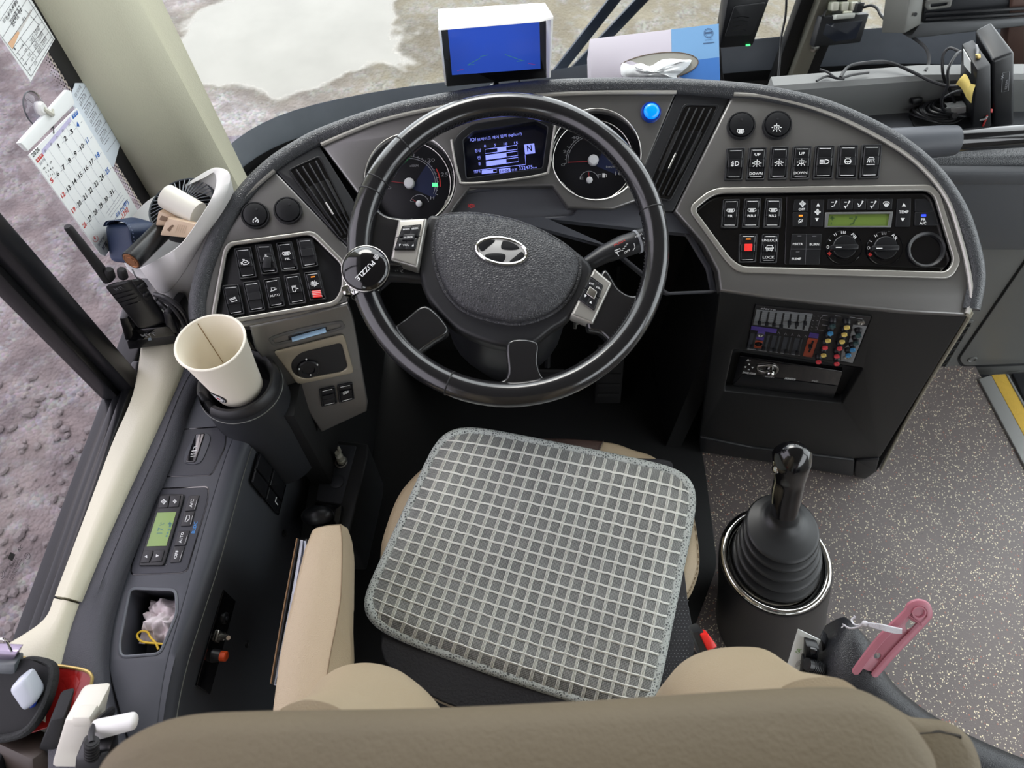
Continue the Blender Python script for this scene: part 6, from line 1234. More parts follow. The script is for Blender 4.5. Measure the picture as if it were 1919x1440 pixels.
# driver camera on the windshield
def front_y(x): return min(ws, key=lambda p: abs(p[0] - x))[1]
dcm = thing('cabin_camera', atZ(1400, 80, 1.66), 'angular black camera unit with green light hanging on the windshield', 'camera')
quadbox([(1364, -4, 1.55), (1447, -12, 1.55), (1411, 87, 1.64), (1348, 92, 1.64)], 1, .05, .006).done('housing', satin, dcm)
dq = three((1364, -4, 1.55), (1447, -12, 1.55), (1411, 87, 1.64))
G().plate(dq, fil([(1376, 12), (1436, 4), (1410, 66), (1358, 70)], 5), 0, .004, .003).done('front_cover', blackp, dcm)
g = G()
for k in range(4): g.stroke(dq, [(1374 + k * -1, 34 + k * 8), (1390, 31 + k * 8), (1404 - k * 2, 33 + k * 8)], 1.2, .0046)
g.done('ridges', gloss, dcm, recalc=False); G().plate(dq, [(1398, 84), (1406, 83), (1406, 86), (1398, 87)], 0, .0015, .0003).done('status_light', led_g, dcm)
G().tube([atZ(1400, 40, 1.6), atZ(1403, 20, 1.72), atZ(1405, 10, 1.80)], .012, 8).done('mount', satin, dcm); G().tube(spl([atZ(1347, 80, 1.66), atZ(1349, 105, 1.68), atZ(1352, 140, 1.72), atZ(1357, 160, 1.76)], 4), .004, 8).done('camera_cord', cable_m, dcm)
# dash camera with transparent suction mount
dc = thing('dash_camera', atZ(1575, 60, 1.7), 'small black dash camera with screen under a clear mount on the windshield', 'camera')
bq = [(1540, 32, 1.67), (1630, 25, 1.67), (1613, 80, 1.71), (1524, 89, 1.71)]
quadbox(bq, 1, .03, .004).done('housing', blackp, dc); bp = three(*bq[:3])
G().plate(bp, fil([(1548, 45), (1617, 38), (1603, 73), (1536, 82)], 2), 0, .0008, .0002).done('screen', M('camera_screen', (44, 48, 58), .06), dc)
G().flat(bp, circ(1530, 81, 1.8, n=10), .0008).done('record_light', led_r, dc, recalc=False)
quadbox([(1568, 27, 1.655), (1604, 24, 1.655), (1602, 34, 1.66), (1566, 37, 1.66)], 1, .03, .003).done('slide_bracket', M('clear_bracket', (196, 198, 190), .15), dc)
clear = glass('clear_plastic', (.8, .82, .78), f=1.5)
quadbox([(1560, -6, 1.66), (1618, -10, 1.66), (1614, 24, 1.68), (1556, 27, 1.68)], 1, .05, .006).done('suction_mount', clear, dc)
for k in range(3): quadbox([(1562 + k * 18, 4, 1.66), (1574 + k * 18, 3, 1.66), (1572 + k * 18, 20, 1.67), (1560 + k * 18, 21, 1.67)], 1, .03, .003).done('mount_rib', M('clear_rib', (206, 204, 190), .2), dc)
quadbox([(1608, 6, 1.65), (1622, 4, 1.65), (1616, 23, 1.66), (1604, 24, 1.66)], 1, .02, .002).done('plug', blackp, dc)
def wire(pts, r, name, label, mat=cable_m, n=5, parent=None): return G().tube(spl([atZ(*p) for p in pts], n), r, 8).done(name, mat, parent, **({} if parent else dict(label=label, cat='cable')))
wire([(1618, 14, 1.66), (1632, 10, 1.64), (1644, 16, 1.62), (1652, 30, 1.60), (1675, 50, 1.56), (1710, 70, 1.52), (1733, 88, 1.45), (1741, 108, 1.40), (1738, 126, 1.34), (1733, 134, 1.325)], .0032, 'camera_cable', 'black cable hanging from the dash camera plug down to the ledge')
wire([(1542, 32, 1.67), (1552, 16, 1.7), (1575, 8, 1.7), (1600, 5, 1.68), (1612, 6, 1.66)], .0028, 'camera_cord', '', parent=dc)
wire([(1474, -10, 1.74), (1472, 30, 1.76), (1464, 70, 1.78), (1462, 100, 1.79), (1458, 150, 1.80)], .003, 'pillar_cable', 'thin black cable running down beside the windshield centre post')
wire([(1575, 145, 1.30), (1590, 125, 1.31), (1620, 118, 1.315), (1665, 117, 1.315), (1710, 135, 1.31), (1745, 152, 1.30), (1775, 161, 1.29), (1795, 161, 1.28)], .003, 'ledge_cable', 'black cable lying along the ledge to the tall black monitor')
for k, pp in enumerate(([(1530, 152, 1.30), (1550, 143, 1.305), (1572, 147, 1.30), (1600, 140, 1.305), (1628, 136, 1.31)], [(1536, 130, 1.31), (1552, 136, 1.305), (1566, 146, 1.30), (1582, 148, 1.30)])): wire(pp, .0022, 'ledge_wire', ('thin black wire curled at the left end of the back ledge', 'short black wire stub behind the back ledge end')[k])
# overhead roller blind / sign housing seen at the top
hs = thing('blind_housing', atZ(1800, 20, 1.5), 'long dark housing with grey end cap hanging before the right windshield', 'housing')
quadbox([(1738, -40, 1.45), (1950, -55, 1.40), (1950, 30, 1.46), (1728, 44, 1.50)], 1, .09, .004).done('body', M('housing_dark', (40, 42, 46), .4, .2), hs)
quadbox([(1724, 44, 1.49), (1950, 30, 1.45), (1950, 46, 1.46), (1704, 73, 1.51)], 1, .07, .004).done('lower_lip', M('housing_grey', (88, 90, 92), .4, .3), hs)
quadbox([(1708, -40, 1.44), (1736, -42, 1.44), (1726, 46, 1.49), (1694, 64, 1.49)], 1, .10, .004).done('end_cap', M('cap_grey', (104, 104, 100), .45, .3), hs)
hq = three((1738, -40, 1.45), (1950, -55, 1.40), (1728, 44, 1.50))
o = G().plate(hq, fil([(1736, 0), (1786, -4), (1782, 14), (1738, 20), (1732, 12)], 4), 0, .006, .002, [fil([(1744, 8), (1776, 5), (1775, 10), (1744, 14)], 2)]).done('slot_bracket', M('cap_grey', (104, 104, 100), .45, .3), hs)
for y in (22, 32): A, B = hq.off(.003).hit(1734, y + 4), hq.off(.003).hit(1950, y - 8); G().box((A + B) / 2, ((B - A).normalized(), hq.v, hq.n), ((B - A).length, .006, .006), .001).done('groove_rib', satin, hs)
G().lathe(three((1708, -40, 1.44), (1736, -42, 1.44), (1694, 64, 1.49)), [(.004, 0), (.004, .001), (.0002, .001)], 12, three((1708, -40, 1.44), (1736, -42, 1.44), (1694, 64, 1.49)).uv(1715, 27)).done('cap_hole', matte, hs)
G().tube([atZ(1850, -40, 1.5), V((atZ(1850, -40, 1.5).x, atZ(1850, -40, 1.5).y + .05, 2.31))], .02, 8).done('hanger', satin, hs)
# brown post at the far right
quadbox([(1900, -20, 1.42), (1990, -20, 1.42), (1940, 190, 1.62), (1882, 118, 1.55)], 1, .04, .004).done('brown_post', M('brown_vinyl', (88, 66, 58), .5, mottle=.1), label='brown padded post at the right edge behind the black monitor', cat='post')
# tall black monitor seen from its back
tm = thing('passenger_monitor', atZ(1850, 236, 1.36), 'tall black monitor with rear box standing on the passenger shelf', 'monitor')
a = [atZ(1859, 114, 1.23), atZ(1902, 98, 1.225), atZ(1901, 236, 1.345), atZ(1861, 238, 1.345)]; bt = [atZ(1826, 56, 1.28), atZ(1857, 39, 1.27)]
off_ = bt[0] - a[0]; hexa(a + [bt[0], bt[1], a[2] + off_, a[3] + off_], .006, 3).done('screen_housing', satin, tm)
b = [atZ(1831, 131, 1.225), atZ(1857, 120, 1.225), atZ(1858, 238, 1.335), atZ(1822, 240, 1.335)]; bt2 = [atZ(1802, 82, 1.265), atZ(1824, 73, 1.265)]; off2 = bt2[0] - b[0]
hexa(b + [bt2[0], bt2[1], b[2] + off2, b[3] + off2], .003).done('rear_box', blackp, tm)
qb = three((1802, 84, 1.264), (1831, 133, 1.224), (1805, 140, 1.31)).off(.001); G().plate(qb, [(1805, 92), (1818, 114), (1819, 138), (1806, 122)], 0, .0012, .0002).done('label_sticker', paper, tm)
qs = three((1859, 114, 1.23), (1902, 98, 1.225), (1901, 236, 1.345)).off(.0008)
g = G(); g.stroke(qs, [(1879, 137), (1892, 134), (1890, 170), (1877, 173)], .6, 0, True); g.text(qs, 'X', (1881, 147), (1881.4, 139), 4, 0); g.text(qs, 'EZON', (1887, 166), (1889, 149), 3, 0); g.done('printed_symbol', inkd, tm, recalc=False)
G().tube(spl([atZ(1829, 84, 1.25), atZ(1832, 92, 1.24), atZ(1831, 104, 1.235)], 4), .002, 6).done('antenna_lead', M('grey_lead', (120, 122, 124), .4), tm); quadbox([(1831, 103, 1.23), (1838, 101, 1.23), (1839, 109, 1.235), (1833, 111, 1.235)], 1, .006, .001).done('gold_connector', gold, tm)
quadbox([(1842, 209, 1.31), (1850, 206, 1.31), (1850, 212, 1.312), (1843, 214, 1.312)], 1, .008, .001).done('gold_connector', gold, tm); quadbox([(1854, 203, 1.31), (1861, 204, 1.31), (1860, 212, 1.312), (1854, 210, 1.312)], 1, .008, .001).done('red_connector', red_p, tm)
for pts, m in (([(1836, 225, 1.32), (1846, 223, 1.315), (1850, 218, 1.31)], ink), ([(1842, 236, 1.33), (1848, 222, 1.315), (1850, 216, 1.31)], inkr), ([(1826, 205, 1.32), (1836, 222, 1.325), (1842, 240, 1.34)], cable_m)): wire(pts, .0018, 'rear_wire', '', m, parent=tm)
# yellow note wrapped round the leads
g = G(); Yp = [(1805, 140, 1.26), (1819, 155, 1.255), (1822, 168, 1.26), (1815, 186, 1.275)]
pa_, pb2 = spl([atZ(1806, 139, 1.262), atZ(1798, 148, 1.262), atZ(1791, 158, 1.266)], 4), spl([atZ(1819, 157, 1.25), atZ(1814, 168, 1.255), atZ(1811, 184, 1.27)], 4)
g.grid(lambda s, t: pa_[min(8, int(t * 8))].lerp(pb2[min(8, int(t * 8))], s) + U_ * .006 * sin(pi * s), 8, 8); g.grid(lambda s, t: pb2[min(8, int(t * 8))].lerp(pb2[min(8, int(t * 8))] + R_ * .012 + U_ * -.008 * t, s) + D_ * .004 * s, 4, 8); g.done('yellow_note', M('yellow_paper', (222, 198, 112), .8), label='yellow paper note folded over cables beside the tall monitor', cat='paper')
# cable coil, adapter and small box in the shelf
sy = lambda x, y, z=TZ + .008: onz(x, y, z)
cb = thing('cable_coil', sy(1770, 215), 'black cable coiled up in loops on the passenger shelf', 'cable')
for k in range(7):
    c = sy(1752 + k * 4, 216 + k * .8); pts = [c + V((.048 * (1 + .05 * sin(k * 2)) * cos(t) * (1.05 - k * .03), .026 * sin(t) * (1 + .1 * cos(k)), .004 + .0035 * k + .004 * sin(t * 2 + k))) for t in [2 * pi * j / 28 for j in range(28)]]
    G().tube(pts, .0026, 6, True).done('cable_loop', cable_m, cb)
G().tube([sy(1778, 222, TZ + .012), sy(1790, 217, TZ + .04)], .0055, 8).done('tie_band', rubber, cb)
for k, pts in enumerate(([(1790, 222, 1.345), (1768, 205, 1.32), (1765, 185, 1.29), (1776, 160, 1.26), (1777, 130, 1.24), (1790, 105, 1.24), (1800, 96, 1.25)], [(1797, 96, 1.25), (1780, 90, 1.26), (1768, 102, 1.27), (1766, 125, 1.28), (1770, 150, 1.30), (1785, 180, 1.33), (1790, 196, 1.345)], [(1772, 200, 1.33), (1765, 188, 1.31), (1785, 174, 1.29), (1805, 171, 1.28), (1815, 180, 1.29), (1822, 200, 1.32)])): wire(pts, .0026, 'shelf_cable', ('grey black cable rising from the coil to the top of the monitor box', 'long cable loop left of the monitor dropping into the shelf', 'cable curving under the yellow note to the monitor')[k], n=7)
ad = thing('power_adapter', sy(1795, 210), 'small grey power adapter with white label beside the cable coil', 'adapter'); quadbox([(1770, 203, 1.335), (1812, 198, 1.33), (1812, 217, 1.345), (1780, 220, 1.35)], 1, .02, .003).done('adapter_body', M('adapter_grey', (140, 142, 142), .35), ad); G().plate(three((1770, 203, 1.335), (1812, 198, 1.33), (1812, 217, 1.345)), [(1782, 203), (1810, 200), (1810, 214), (1784, 217)], 0, .0008, .0001).done('adapter_label', paper, ad)
quadbox([(1709, 185, 1.345), (1731, 182, 1.345), (1729, 194, 1.352), (1711, 197, 1.352)], 1, .02, .003).done('small_box', satin, label='small black plastic cube lying alone on the passenger shelf', cat='box')
G().plate(zp(TZ), fil([(1703, 214), (1760, 210), (1790, 236), (1714, 236)], 3), 0, .003, .001).done('anti_slip_pad', rubber, label='black anti slip pad under the coiled cable', cat='pad')
# wiper outside the glass: two parallel arms
wp = thing('windshield_wiper', (.25, 1.85, .5), 'two dark wiper arms crossing behind the glass between monitor and tissue box', 'wiper')
for (x0, y0, x1, y1) in ((1050, 128, 1166, -20), (1118, 88, 1228, -28)):
    A, B = ony(x0, y0, 1.84), ony(x1, y1, 1.84); dA = (A - B).normalized(); G().box((A + dA * .25 + B - dA * .6) / 2, (dA, (0, 1, 0), dA.cross(V((0, 1, 0)))), ((A - B).length + .85, .012, .030), .003).done('wiper_arm', M('wiper_paint', (46, 54, 68), .3), wp)
G().box(ony(1110, 118, 1.85) + V((0, .0, -.12)), ((1, 0, 0), (0, 1, 0), (0, 0, 1)), (.2, .03, .05), .01).done('wiper_pivot', satin, wp)
# clear sticker with print at the lower left of the windshield
G().tube(spl([atZ(570, 275, 1.16), atZ(585, 262, 1.2), atZ(600, 256, 1.22), atZ(622, 254, 1.2)], 4), .0028, 6).done('antenna_wire', cable_m, label='thin black wire loop behind the dashboard rim', cat='cable')
WQ = three((430, 256, 1.76), (470, 252, 1.80), (450, 310, 1.84)).off(.012)
stk_ = thing('windshield_sticker', WQ.hit(455, 280), 'clear square sticker with tiny print low on the windshield corner', 'sticker')
G().plate(WQ, fil([(424, 256), (466, 252), (474, 285), (448, 306), (437, 282)], 3), 0, .0006, .0001).done('sticker_film', glass('sticker_film', (.86, .84, .9), f=1.6), stk_)
g = G(); q = WQ.off(.0012); g.flat(q, [(458, 264), (466, 262), (468, 269), (461, 271)], 0)
for k in range(5): g.stroke(q, [(445 + k * 1.5, 277 + k * 3.2), (459 + k * 1.5, 274 + k * 3)], .9, 0); g.stroke(q, [(461 + k, 273 + k * 3.4), (472 + k, 271 + k * 3)], .8, 0)
g.done('sticker_print', inkk, stk_, recalc=False)
# ================================================================ GEAR LEVER
gl_ = thing('gear_lever', onz(1453, 1050, 0), 'black gear lever with rubber bellows and chrome ring on a round pedestal', 'gear lever')
GC = onz(1453, 1050, .41); GX, GY = GC.x, GC.y
def zring(px, py, z, r, n=40): c = onz(px, py, z); return [V((c.x + r * cos(2 * pi * k / n), c.y + r * sin(2 * pi * k / n), z)) for k in range(n)]
ped = [(1443, 1165, 0, .122), (1445, 1140, .10, .115), (1448, 1105, .22, .108), (1452, 1062, .37, .102), (1453, 1051, .405, .1), (1453, 1050, .411, .0985), (1453, 1050, .413, .0965)]
G().loft([zring(*q) for q in ped], cap=False).done('pedestal', satin, gl_)
G().lathe(zp(0), [(.0975, .409), (.0962, .414), (.0925, .4175), (.0875, .4170), (.0825, .412), (.079, .404), (.077, .398), (.06, .398)], 48, (GX, GY), cap=False).done('chrome_ring', chrome, gl_, sharp=60)
prof = [(1454, 1050, 0.396, 0.072), (1456, 1045, 0.3995, 0.076), (1456, 1045, 0.402, 0.0794), (1456, 1045, 0.405, 0.08), (1456, 1043, 0.40800000000000003, 0.078), (1456.5, 1039, 0.41100000000000003, 0.068), (1457, 1036, 0.41300000000000003, 0.0625), (1457, 1034, 0.41550000000000004, 0.0645), (1459, 1032, 0.4185, 0.0715), (1459, 1032, 0.421, 0.0749), (1459, 1032, 0.424, 0.0755), (1459, 1030, 0.427, 0.0735), (1459.5, 1026, 0.43, 0.0635), (1460, 1023, 0.432, 0.057999999999999996), (1460, 1021, 0.4345, 0.06), (1461, 1018, 0.4355, 0.06649999999999999), (1461, 1018, 0.438, 0.06989999999999999), (1461, 1018, 0.441, 0.0705), (1461, 1016, 0.444, 0.06849999999999999), (1461.5, 1012, 0.447, 0.058499999999999996), (1462, 1009, 0.449, 0.05299999999999999), (1462, 1007, 0.4515, 0.05499999999999999), (1463, 1004, 0.4515, 0.062), (1463, 1004, 0.454, 0.0654), (1463, 1004, 0.457, 0.066), (1463, 1002, 0.46, 0.064), (1463.5, 998, 0.463, 0.054000000000000006), (1464, 995, 0.465, 0.0485), (1464, 993, 0.4675, 0.0505), (1465, 994, 0.467, 0.06), (1466, 991, 0.4715, 0.063), (1467, 988, 0.4745, 0.061), (1467, 984, 0.477, 0.052), (1468, 979, 0.48, 0.042), (1469, 972, 0.485, 0.032), (1470, 965, 0.492, 0.0255), (1471, 957, 0.504, 0.0225), (1471, 950, 0.512, 0.021)]
rings = []
for i in range(len(prof) - 1):
    for k in range(3): rings.append(zring(*lerp(prof[i], prof[i + 1], k / 3)))
G().loft(rings).done('rubber_bellows', M('bellows_rubber', (30, 31, 33), .42, bump=.05, bscale=900), gl_, sharp=80)
kp = spl([V((onz(x, y, z).x, onz(x, y, z).y, z)) for x, y, z in ((1470, 962, .502), (1472, 945, .520), (1475, 922, .545), (1480, 898, .572), (1483, 875, .600), (1484, 858, .618), (1484, 846, .624), (1484, 840, .624))], 4)
kr = [.0215 + .003 * min(1, i / 8) + .0055 * max(0, min(1, (i - 12) / 6)) for i in range(len(kp))]; kr[-1] = .004; kr[-2] = .016; kr[-3] = .0225; kr[-4] = .0265; kr[-5] = .0285
G().tube(kp, kr, 24, sx=1.0).done('shift_knob', M('knob_gloss', (14, 14, 16), .14, coat=.4), gl_, sharp=80)
kz = (1452, 872, .600)
G().ellipsoid(V((kp[16].x - .0265, kp[16].y - .004, kp[16].z + .004)), (.006, .010, .012), 14, 8).done('side_button', chrome, gl_)
for sx_ in (-1, 1): G().tube([p + V((sx_ * (r * .985), -.004, 0)) for p, r in list(zip(kp, kr))[5:20]], .0014, 6).done('knob_trim', M('knob_bead', (176, 174, 150), .25, .6), gl_)
g = G(); tp_ = Pl(kp[-3] + V((0, -.004, .004)), (0, -.62, .78)); g.text(tp_, 'R 1 3 5', (1471, 832), (1498, 832), 4, .0005, .01); g.text(tp_, 'N 2 4 6', (1472, 838), (1498, 838), 4, .0005, .01); g.done('gear_pattern', inkd, gl_, recalc=False)
# ================================================================ BESIDE THE SEAT
ps = three((1720, 1140, .87), (1700, 1130, .87), (1590, 1295, .905)); 
pk = thing('plastic_tool', ps.hit(1660, 1210), 'long pink plastic tool with holes leaning up beside the black armrest', 'tool')
hole1 = fil([(1696, 1172), (1709, 1157), (1718, 1156), (1720, 1166), (1712, 1178), (1700, 1184)], 5, 3); hole2 = circ(1645, 1231, 6.5, 6.5, 14)
po_ = fil([(1548, 1334), (1566, 1356), (1640, 1262), (1742, 1150, 22), (1736, 1130, 16), (1714, 1127, 18), (1699, 1146, 14), (1640, 1208)], 8)
G().plate(ps, po_, -.007, -.003, .0012, [hole1, hole2]).done('handle_plate', pink, pk)
def rail(pts, r=.0036): return G().tube(spl([ps.off(-.002).hit(*p) for p in pts], 4), r, 8, sx=1.4)
rail([(1550, 1336), (1638, 1212), (1698, 1150), (1706, 1136), (1720, 1130), (1735, 1135), (1740, 1150), (1730, 1166), (1660, 1240), (1567, 1352)]).done('handle_rim', pink, pk)
c = ps.uv(1721, 1147); G().plate(ps, circ(1720, 1149, 19, 19, 24), -.008, .0, .001).done('handle_pad', pink, pk); G().lathe(ps, [(.0085, .0), (.0085, .003), (.0070, .003), (.0062, .0008), (.0002, .0008)], 24, c).done('thumb_dimple', pink, pk); A, B = ps.off(.001).hit(1703, 1154), ps.off(.001).hit(1727, 1172); G().tube([A, B], .0012, 6).done('cross_line', M('pink_dark', (160, 90, 104), .5), pk)
el_ = thing('elastic_band', ps.hit(1640, 1172), 'white elastic band tied round the pink tool with frayed ends', 'elastic')
wht = M('white_elastic', (218, 216, 222), .85, bump=.4, bscale=700)
for k in range(5): G().tube(spl([ps.off(.008).hit(1690, 1180 + k * 1.6), ps.off(.007).hit(1675, 1177 + k * 2.2), ps.off(.006).hit(1648, 1171 + k * 2), atZ(1622, 1168 + k * .8, .90)], 4), .0013, 6).done('elastic_strand', wht, el_)
G().ellipsoid(atZ(1621, 1169, .895), (.004, .004, .004), 10, 6).done('knot', wht, el_)
for pp in ([(1622, 1168, .895), (1610, 1172, .905), (1600, 1170, .91), (1596, 1162, .915), (1603, 1157, .915)], [(1622, 1169, .895), (1608, 1176, .905), (1592, 1178, .91), (1582, 1172, .915)]): G().tube(spl([atZ(*p) for p in pp], 4), .0022, 6, sx=.5).done('loose_end', wht, el_)
for pp in ([(1582, 1172, .915), (1577, 1177, .915)], [(1582, 1172, .915), (1579, 1170, .915)], [(1603, 1157, .915), (1600, 1154, .915)]): G().tube([atZ(*p) for p in pp], .0008, 5).done('frayed_thread', wht, el_)
tb2 = thing('cream_tube', atZ(1500, 1240, .95), 'white cosmetic tube standing between the bolster and black holder', 'tube')
ta, tb_, tcx, td = atZ(1495, 1179, .93), atZ(1538, 1200, .93), atZ(1505, 1286, .98), atZ(1470, 1264, .98); tn = (tb_ - ta).cross(td - ta).normalized(); tn = -tn if tn.dot(CAMP - ta) < 0 else tn
rings = []
for t, th_ in ((0, .0006), (.08, .0008), (.14, .003), (.5, .009), (1, .013)):
    L_, R2_ = ta.lerp(td, t), tb_.lerp(tcx, t); m_ = (L_ + R2_) / 2; h_ = (R2_ - L_) / 2; rings.append([m_ + h_ * cos(2 * pi * k / 20) + tn * (th_ * sin(2 * pi * k / 20)) for k in range(20)])
G().loft(rings).done('tube_body', M('tube_white', (226, 232, 230), .3), tb2, sharp=60)
q = Pl(ta.lerp(tcx, .5) + tn * .0098, tn); g = G(); g.text(q, 'GR', (1497, 1226), (1503, 1217), 7, 0, .02); g.done('printed_letters', M('green_print', (110, 160, 70), .6), tb2, recalc=False)
g = G(); [g.stroke(q, [(1490 + k * 2.2, 1252 - k), (1494 + k * 2.2, 1240 - k)], .8, 0) for k in range(5)]; g.done('printed_lines', M('grey_print2', (150, 150, 150), .6), tb2, recalc=False)
hd = thing('holder_clamp', atZ(1520, 1245, .93), 'small black plastic clamp with ridged drum beside the white tube', 'clamp')
quadbox([(1512, 1212, .92), (1536, 1217, .92), (1532, 1242, .935), (1508, 1238, .935)], 1, .018, .002).done('clamp_block', satin, hd); quadbox([(1519, 1217, .918), (1532, 1220, .918), (1530, 1231, .925), (1517, 1229, .925)], 1, .006, .001).done('clamp_window', gloss, hd)
a, b = atZ(1512, 1245, .925), atZ(1540, 1254, .93); G().tube([a, b], .0085, 16).done('ridged_drum', satin, hd)
for k in range(6): p = a.lerp(b, .35 + .11 * k); d = (b - a).normalized(); G().tube([p - d * .0008, p + d * .0008], .0094, 16).done('drum_ridge', satin, hd)
quadbox([(1506, 1240, .93), (1520, 1244, .93), (1508, 1282, .95), (1500, 1276, .95)], 1, .015, .002).done('clamp_arm', satin, hd); G().tube([atZ(1514, 1272, .93), atZ(1504, 1292, .95)], .0055, 12).done('steel_rod', chrome, hd)
quadbox([(1537, 1198, .94), (1546, 1208, .94), (1566, 1282, .97), (1550, 1282, .97)], 1, .02, .002).done('pocket_flap', blvinyl, label='black textured vinyl flap edge beside the clamp', cat='flap')
# ================================================================ CALENDAR AND PAPERS ON THE SIDE WINDOW
KPn = Pl((XG + .012, .9, .8), (1, 0, 0), u=(0, 1, 0))
def kx(x, y): return (20 + x * 260 / 1170, 160 + y * 320 / 1440)
cal = thing('wall_calendar', KPn.hit(150, 300), 'white July 2026 calendar hanging from a suction hook on the side window', 'calendar')
cq = [kx(75, 485), kx(495, 35), kx(1072, 1055), kx(790, 1430)]
G().plate(KPn, [kx(155, 590), kx(560, 190), kx(1072, 1055), kx(800, 1440), kx(760, 1425)], -.002, 0, .0002).done('calendar_sheets', paper, cal)
G().plate(KPn, fil([kx(78, 486), kx(478, 38), kx(510, 45), kx(543, 158), kx(150, 556)], 1), -.003, .003, .001).done('header_strip', paper, cal)
# month grid: columns run along the slanted rows of the photo
gq = [kx(205, 640), kx(570, 240), kx(975, 900), kx(660, 1275)]; gf = quadf(gq)
g = G(); KT_ = KPn.off(.0004)
for i in range(1, 7): g.stroke(KT_, [gf(i / 7, .0), gf(i / 7, 1)], .35, 0)
for j in range(1, 6): g.stroke(KT_, [gf(0, j / 5), gf(1, j / 5)], .3, 0) if False else None
g.done('grid_lines', M('grid_print', (176, 180, 190), .7), cal, recalc=False)
gk, gr_, gb_ = G(), G(), G(); gsm = G()
days = [(0, c, d) for c, d in zip((3, 4, 5, 6), (1, 2, 3, 4))] + [(1 + (d - 5) // 7, (d - 5) % 7, d) for d in range(5, 32)]
for r_, c_, d in days:
    s0, t0 = c_ / 7 + .012, r_ / 5 + .105; g = gr_ if c_ == 0 or d == 17 and False else gb_ if c_ == 6 else gk
    wdt = .018 if d == 1 else .045 if d == 11 else .05 if d < 10 else .075; g.text(KT_, str(d), gf(s0, t0), gf(s0 + wdt, t0), 7.5, 0, .02)
    a, b = gf(s0 + .085, t0 - .015), gf(s0 + .125, t0 - .015); gsm.stroke(KT_, [a, b], .7, 0)
gk.text(KT_, '7', kx(360, 415), kx(388, 386), 10, 0, .02); gk.text(KT_, '2026', kx(190, 610), kx(248, 548), 7, 0, .01)
for k, s in enumerate(('월', '화', '수', '목', '금')): gsm.text(KT_, s, kx(290 + k * 50, 572 - k * 56), kx(305 + k * 50, 554 - k * 56), 4.5, .0003)
for k, s in enumerate(('0 1 0', '5 2 4 0', '5 3 4 7')): gk.text(KT_, s, kx(280 + k * 18, 715 + k * 28), kx(350 + k * 12, 650 + k * 50), 3.5, 0)
gsm.text(KT_, '토요일', kx(505, 240), kx(550, 195), 5, 0); gsm.text(KT_, '음력', kx(250, 680), kx(295, 630), 4.5, 0)
gk.text(KT_, '1', kx(700, 1300), kx(706, 1292), 5, 0) if False else None
for k in range(3): gsm.stroke(KT_, [kx(805 + k * 18, 1085 + k * 14), kx(925 + k * 18, 905 + k * 22)], .6, 0)
gsm.stroke(KT_, [kx(880, 1130), kx(985, 960)], 1.4, 0)
gk.done('calendar_print', inkk, cal, recalc=False); gr_.text(KT_, '-1292', kx(940, 1140), kx(1000, 1060), 7, 0, .015); gr_.stroke(KT_, [kx(716 + 22 * cos(t), 1296 + 26 * sin(t)) for t in [2 * pi * k / 16 for k in range(16)]], .7, 0, True); gr_.text(KT_, '1', kx(712, 1305), kx(719, 1293), 3.5, 0)
gr_.done('calendar_print', inkr, cal, recalc=False)
gb_.text(KT_, '터스(주)', kx(905, 1130), kx(1000, 1000), 8, 0, .02); gb_.done('calendar_print', inkb, cal, recalc=False)
gk2 = G(); gk2.text(KT_, '보험', kx(780, 1395), kx(815, 1345), 6, 0, .02); gk2.text(KT_, '모바일', kx(745, 1365), kx(790, 1290), 4, 0, .01); gk2.done('calendar_print', M('navy_print', (38, 46, 84), .6), cal, recalc=False)
gsm.done('small_print', M('grey_print3', (140, 142, 150), .7), cal, recalc=False)
hf = quadf([kx(278, 582), kx(545, 298), kx(512, 268) if False else kx(515, 265), kx(270, 575)])
G().flat(KT_, [kx(270, 590), kx(515, 300), kx(500, 265), kx(262, 545)], 0).done('weekday_band', M('lilac_band', (196, 190, 220), .7), cal, recalc=False)
G().flat(KT_, [kx(228, 655), kx(280, 592), kx(264, 572), kx(212, 625)], .0001).done('sunday_tab', inkr, cal, recalc=False); G().flat(KT_, [kx(528, 285), kx(572, 240), kx(560, 208), kx(515, 255)], .0001).done('saturday_tab', inkb, cal, recalc=False)
gw = G(); gw.text(KT_, '일 SUN', kx(226, 640), kx(268, 592), 3.5, .0003, .01); gw.text(KT_, '토 SAT', kx(530, 270), kx(566, 228), 3.5, .0003, .01); gw.done('tab_print', paper, cal, recalc=False)
hk = thing('suction_hook', KPn.off(-.004).hit(70, 200), 'clear suction cup hook holding the calendar on the side window', 'hook')
HK = Pl((XG + .001, .9, .9), (1, 0, 0), u=(0, 1, 0)); c = HK.uv(64, 204)
G().lathe(HK, [(.024, .0), (.0235, .0025), (.016, .005), (.009, .009), (.0002, .009)], 28, c).done('suction_cup', glass('suction_clear', (.75, .75, .78), f=1.5), hk, sharp=70)
G().tube([HK.w(c[0] + .0235 * cos(2 * pi * k / 28), c[1] + .0235 * sin(2 * pi * k / 28), .001) for k in range(28)], .0011, 6, True).done('cup_rim', M('cup_rim', (60, 62, 66), .2), hk)
G().lathe(HK, [(.010, .006), (.010, .012), (.007, .015), (.0002, .015)], 18, c).done('hook_base', whitep, hk); G().tube(spl([HK.w(c[0], c[1], .014), HK.w(c[0] + .003, c[1] - .010, .018), HK.w(c[0] + .010, c[1] - .016, .013), HK.w(c[0] + .016, c[1] - .012, .012)], 4), .0035, 8).done('hook_arm', M('clear_rib', (206, 204, 190), .2), hk)
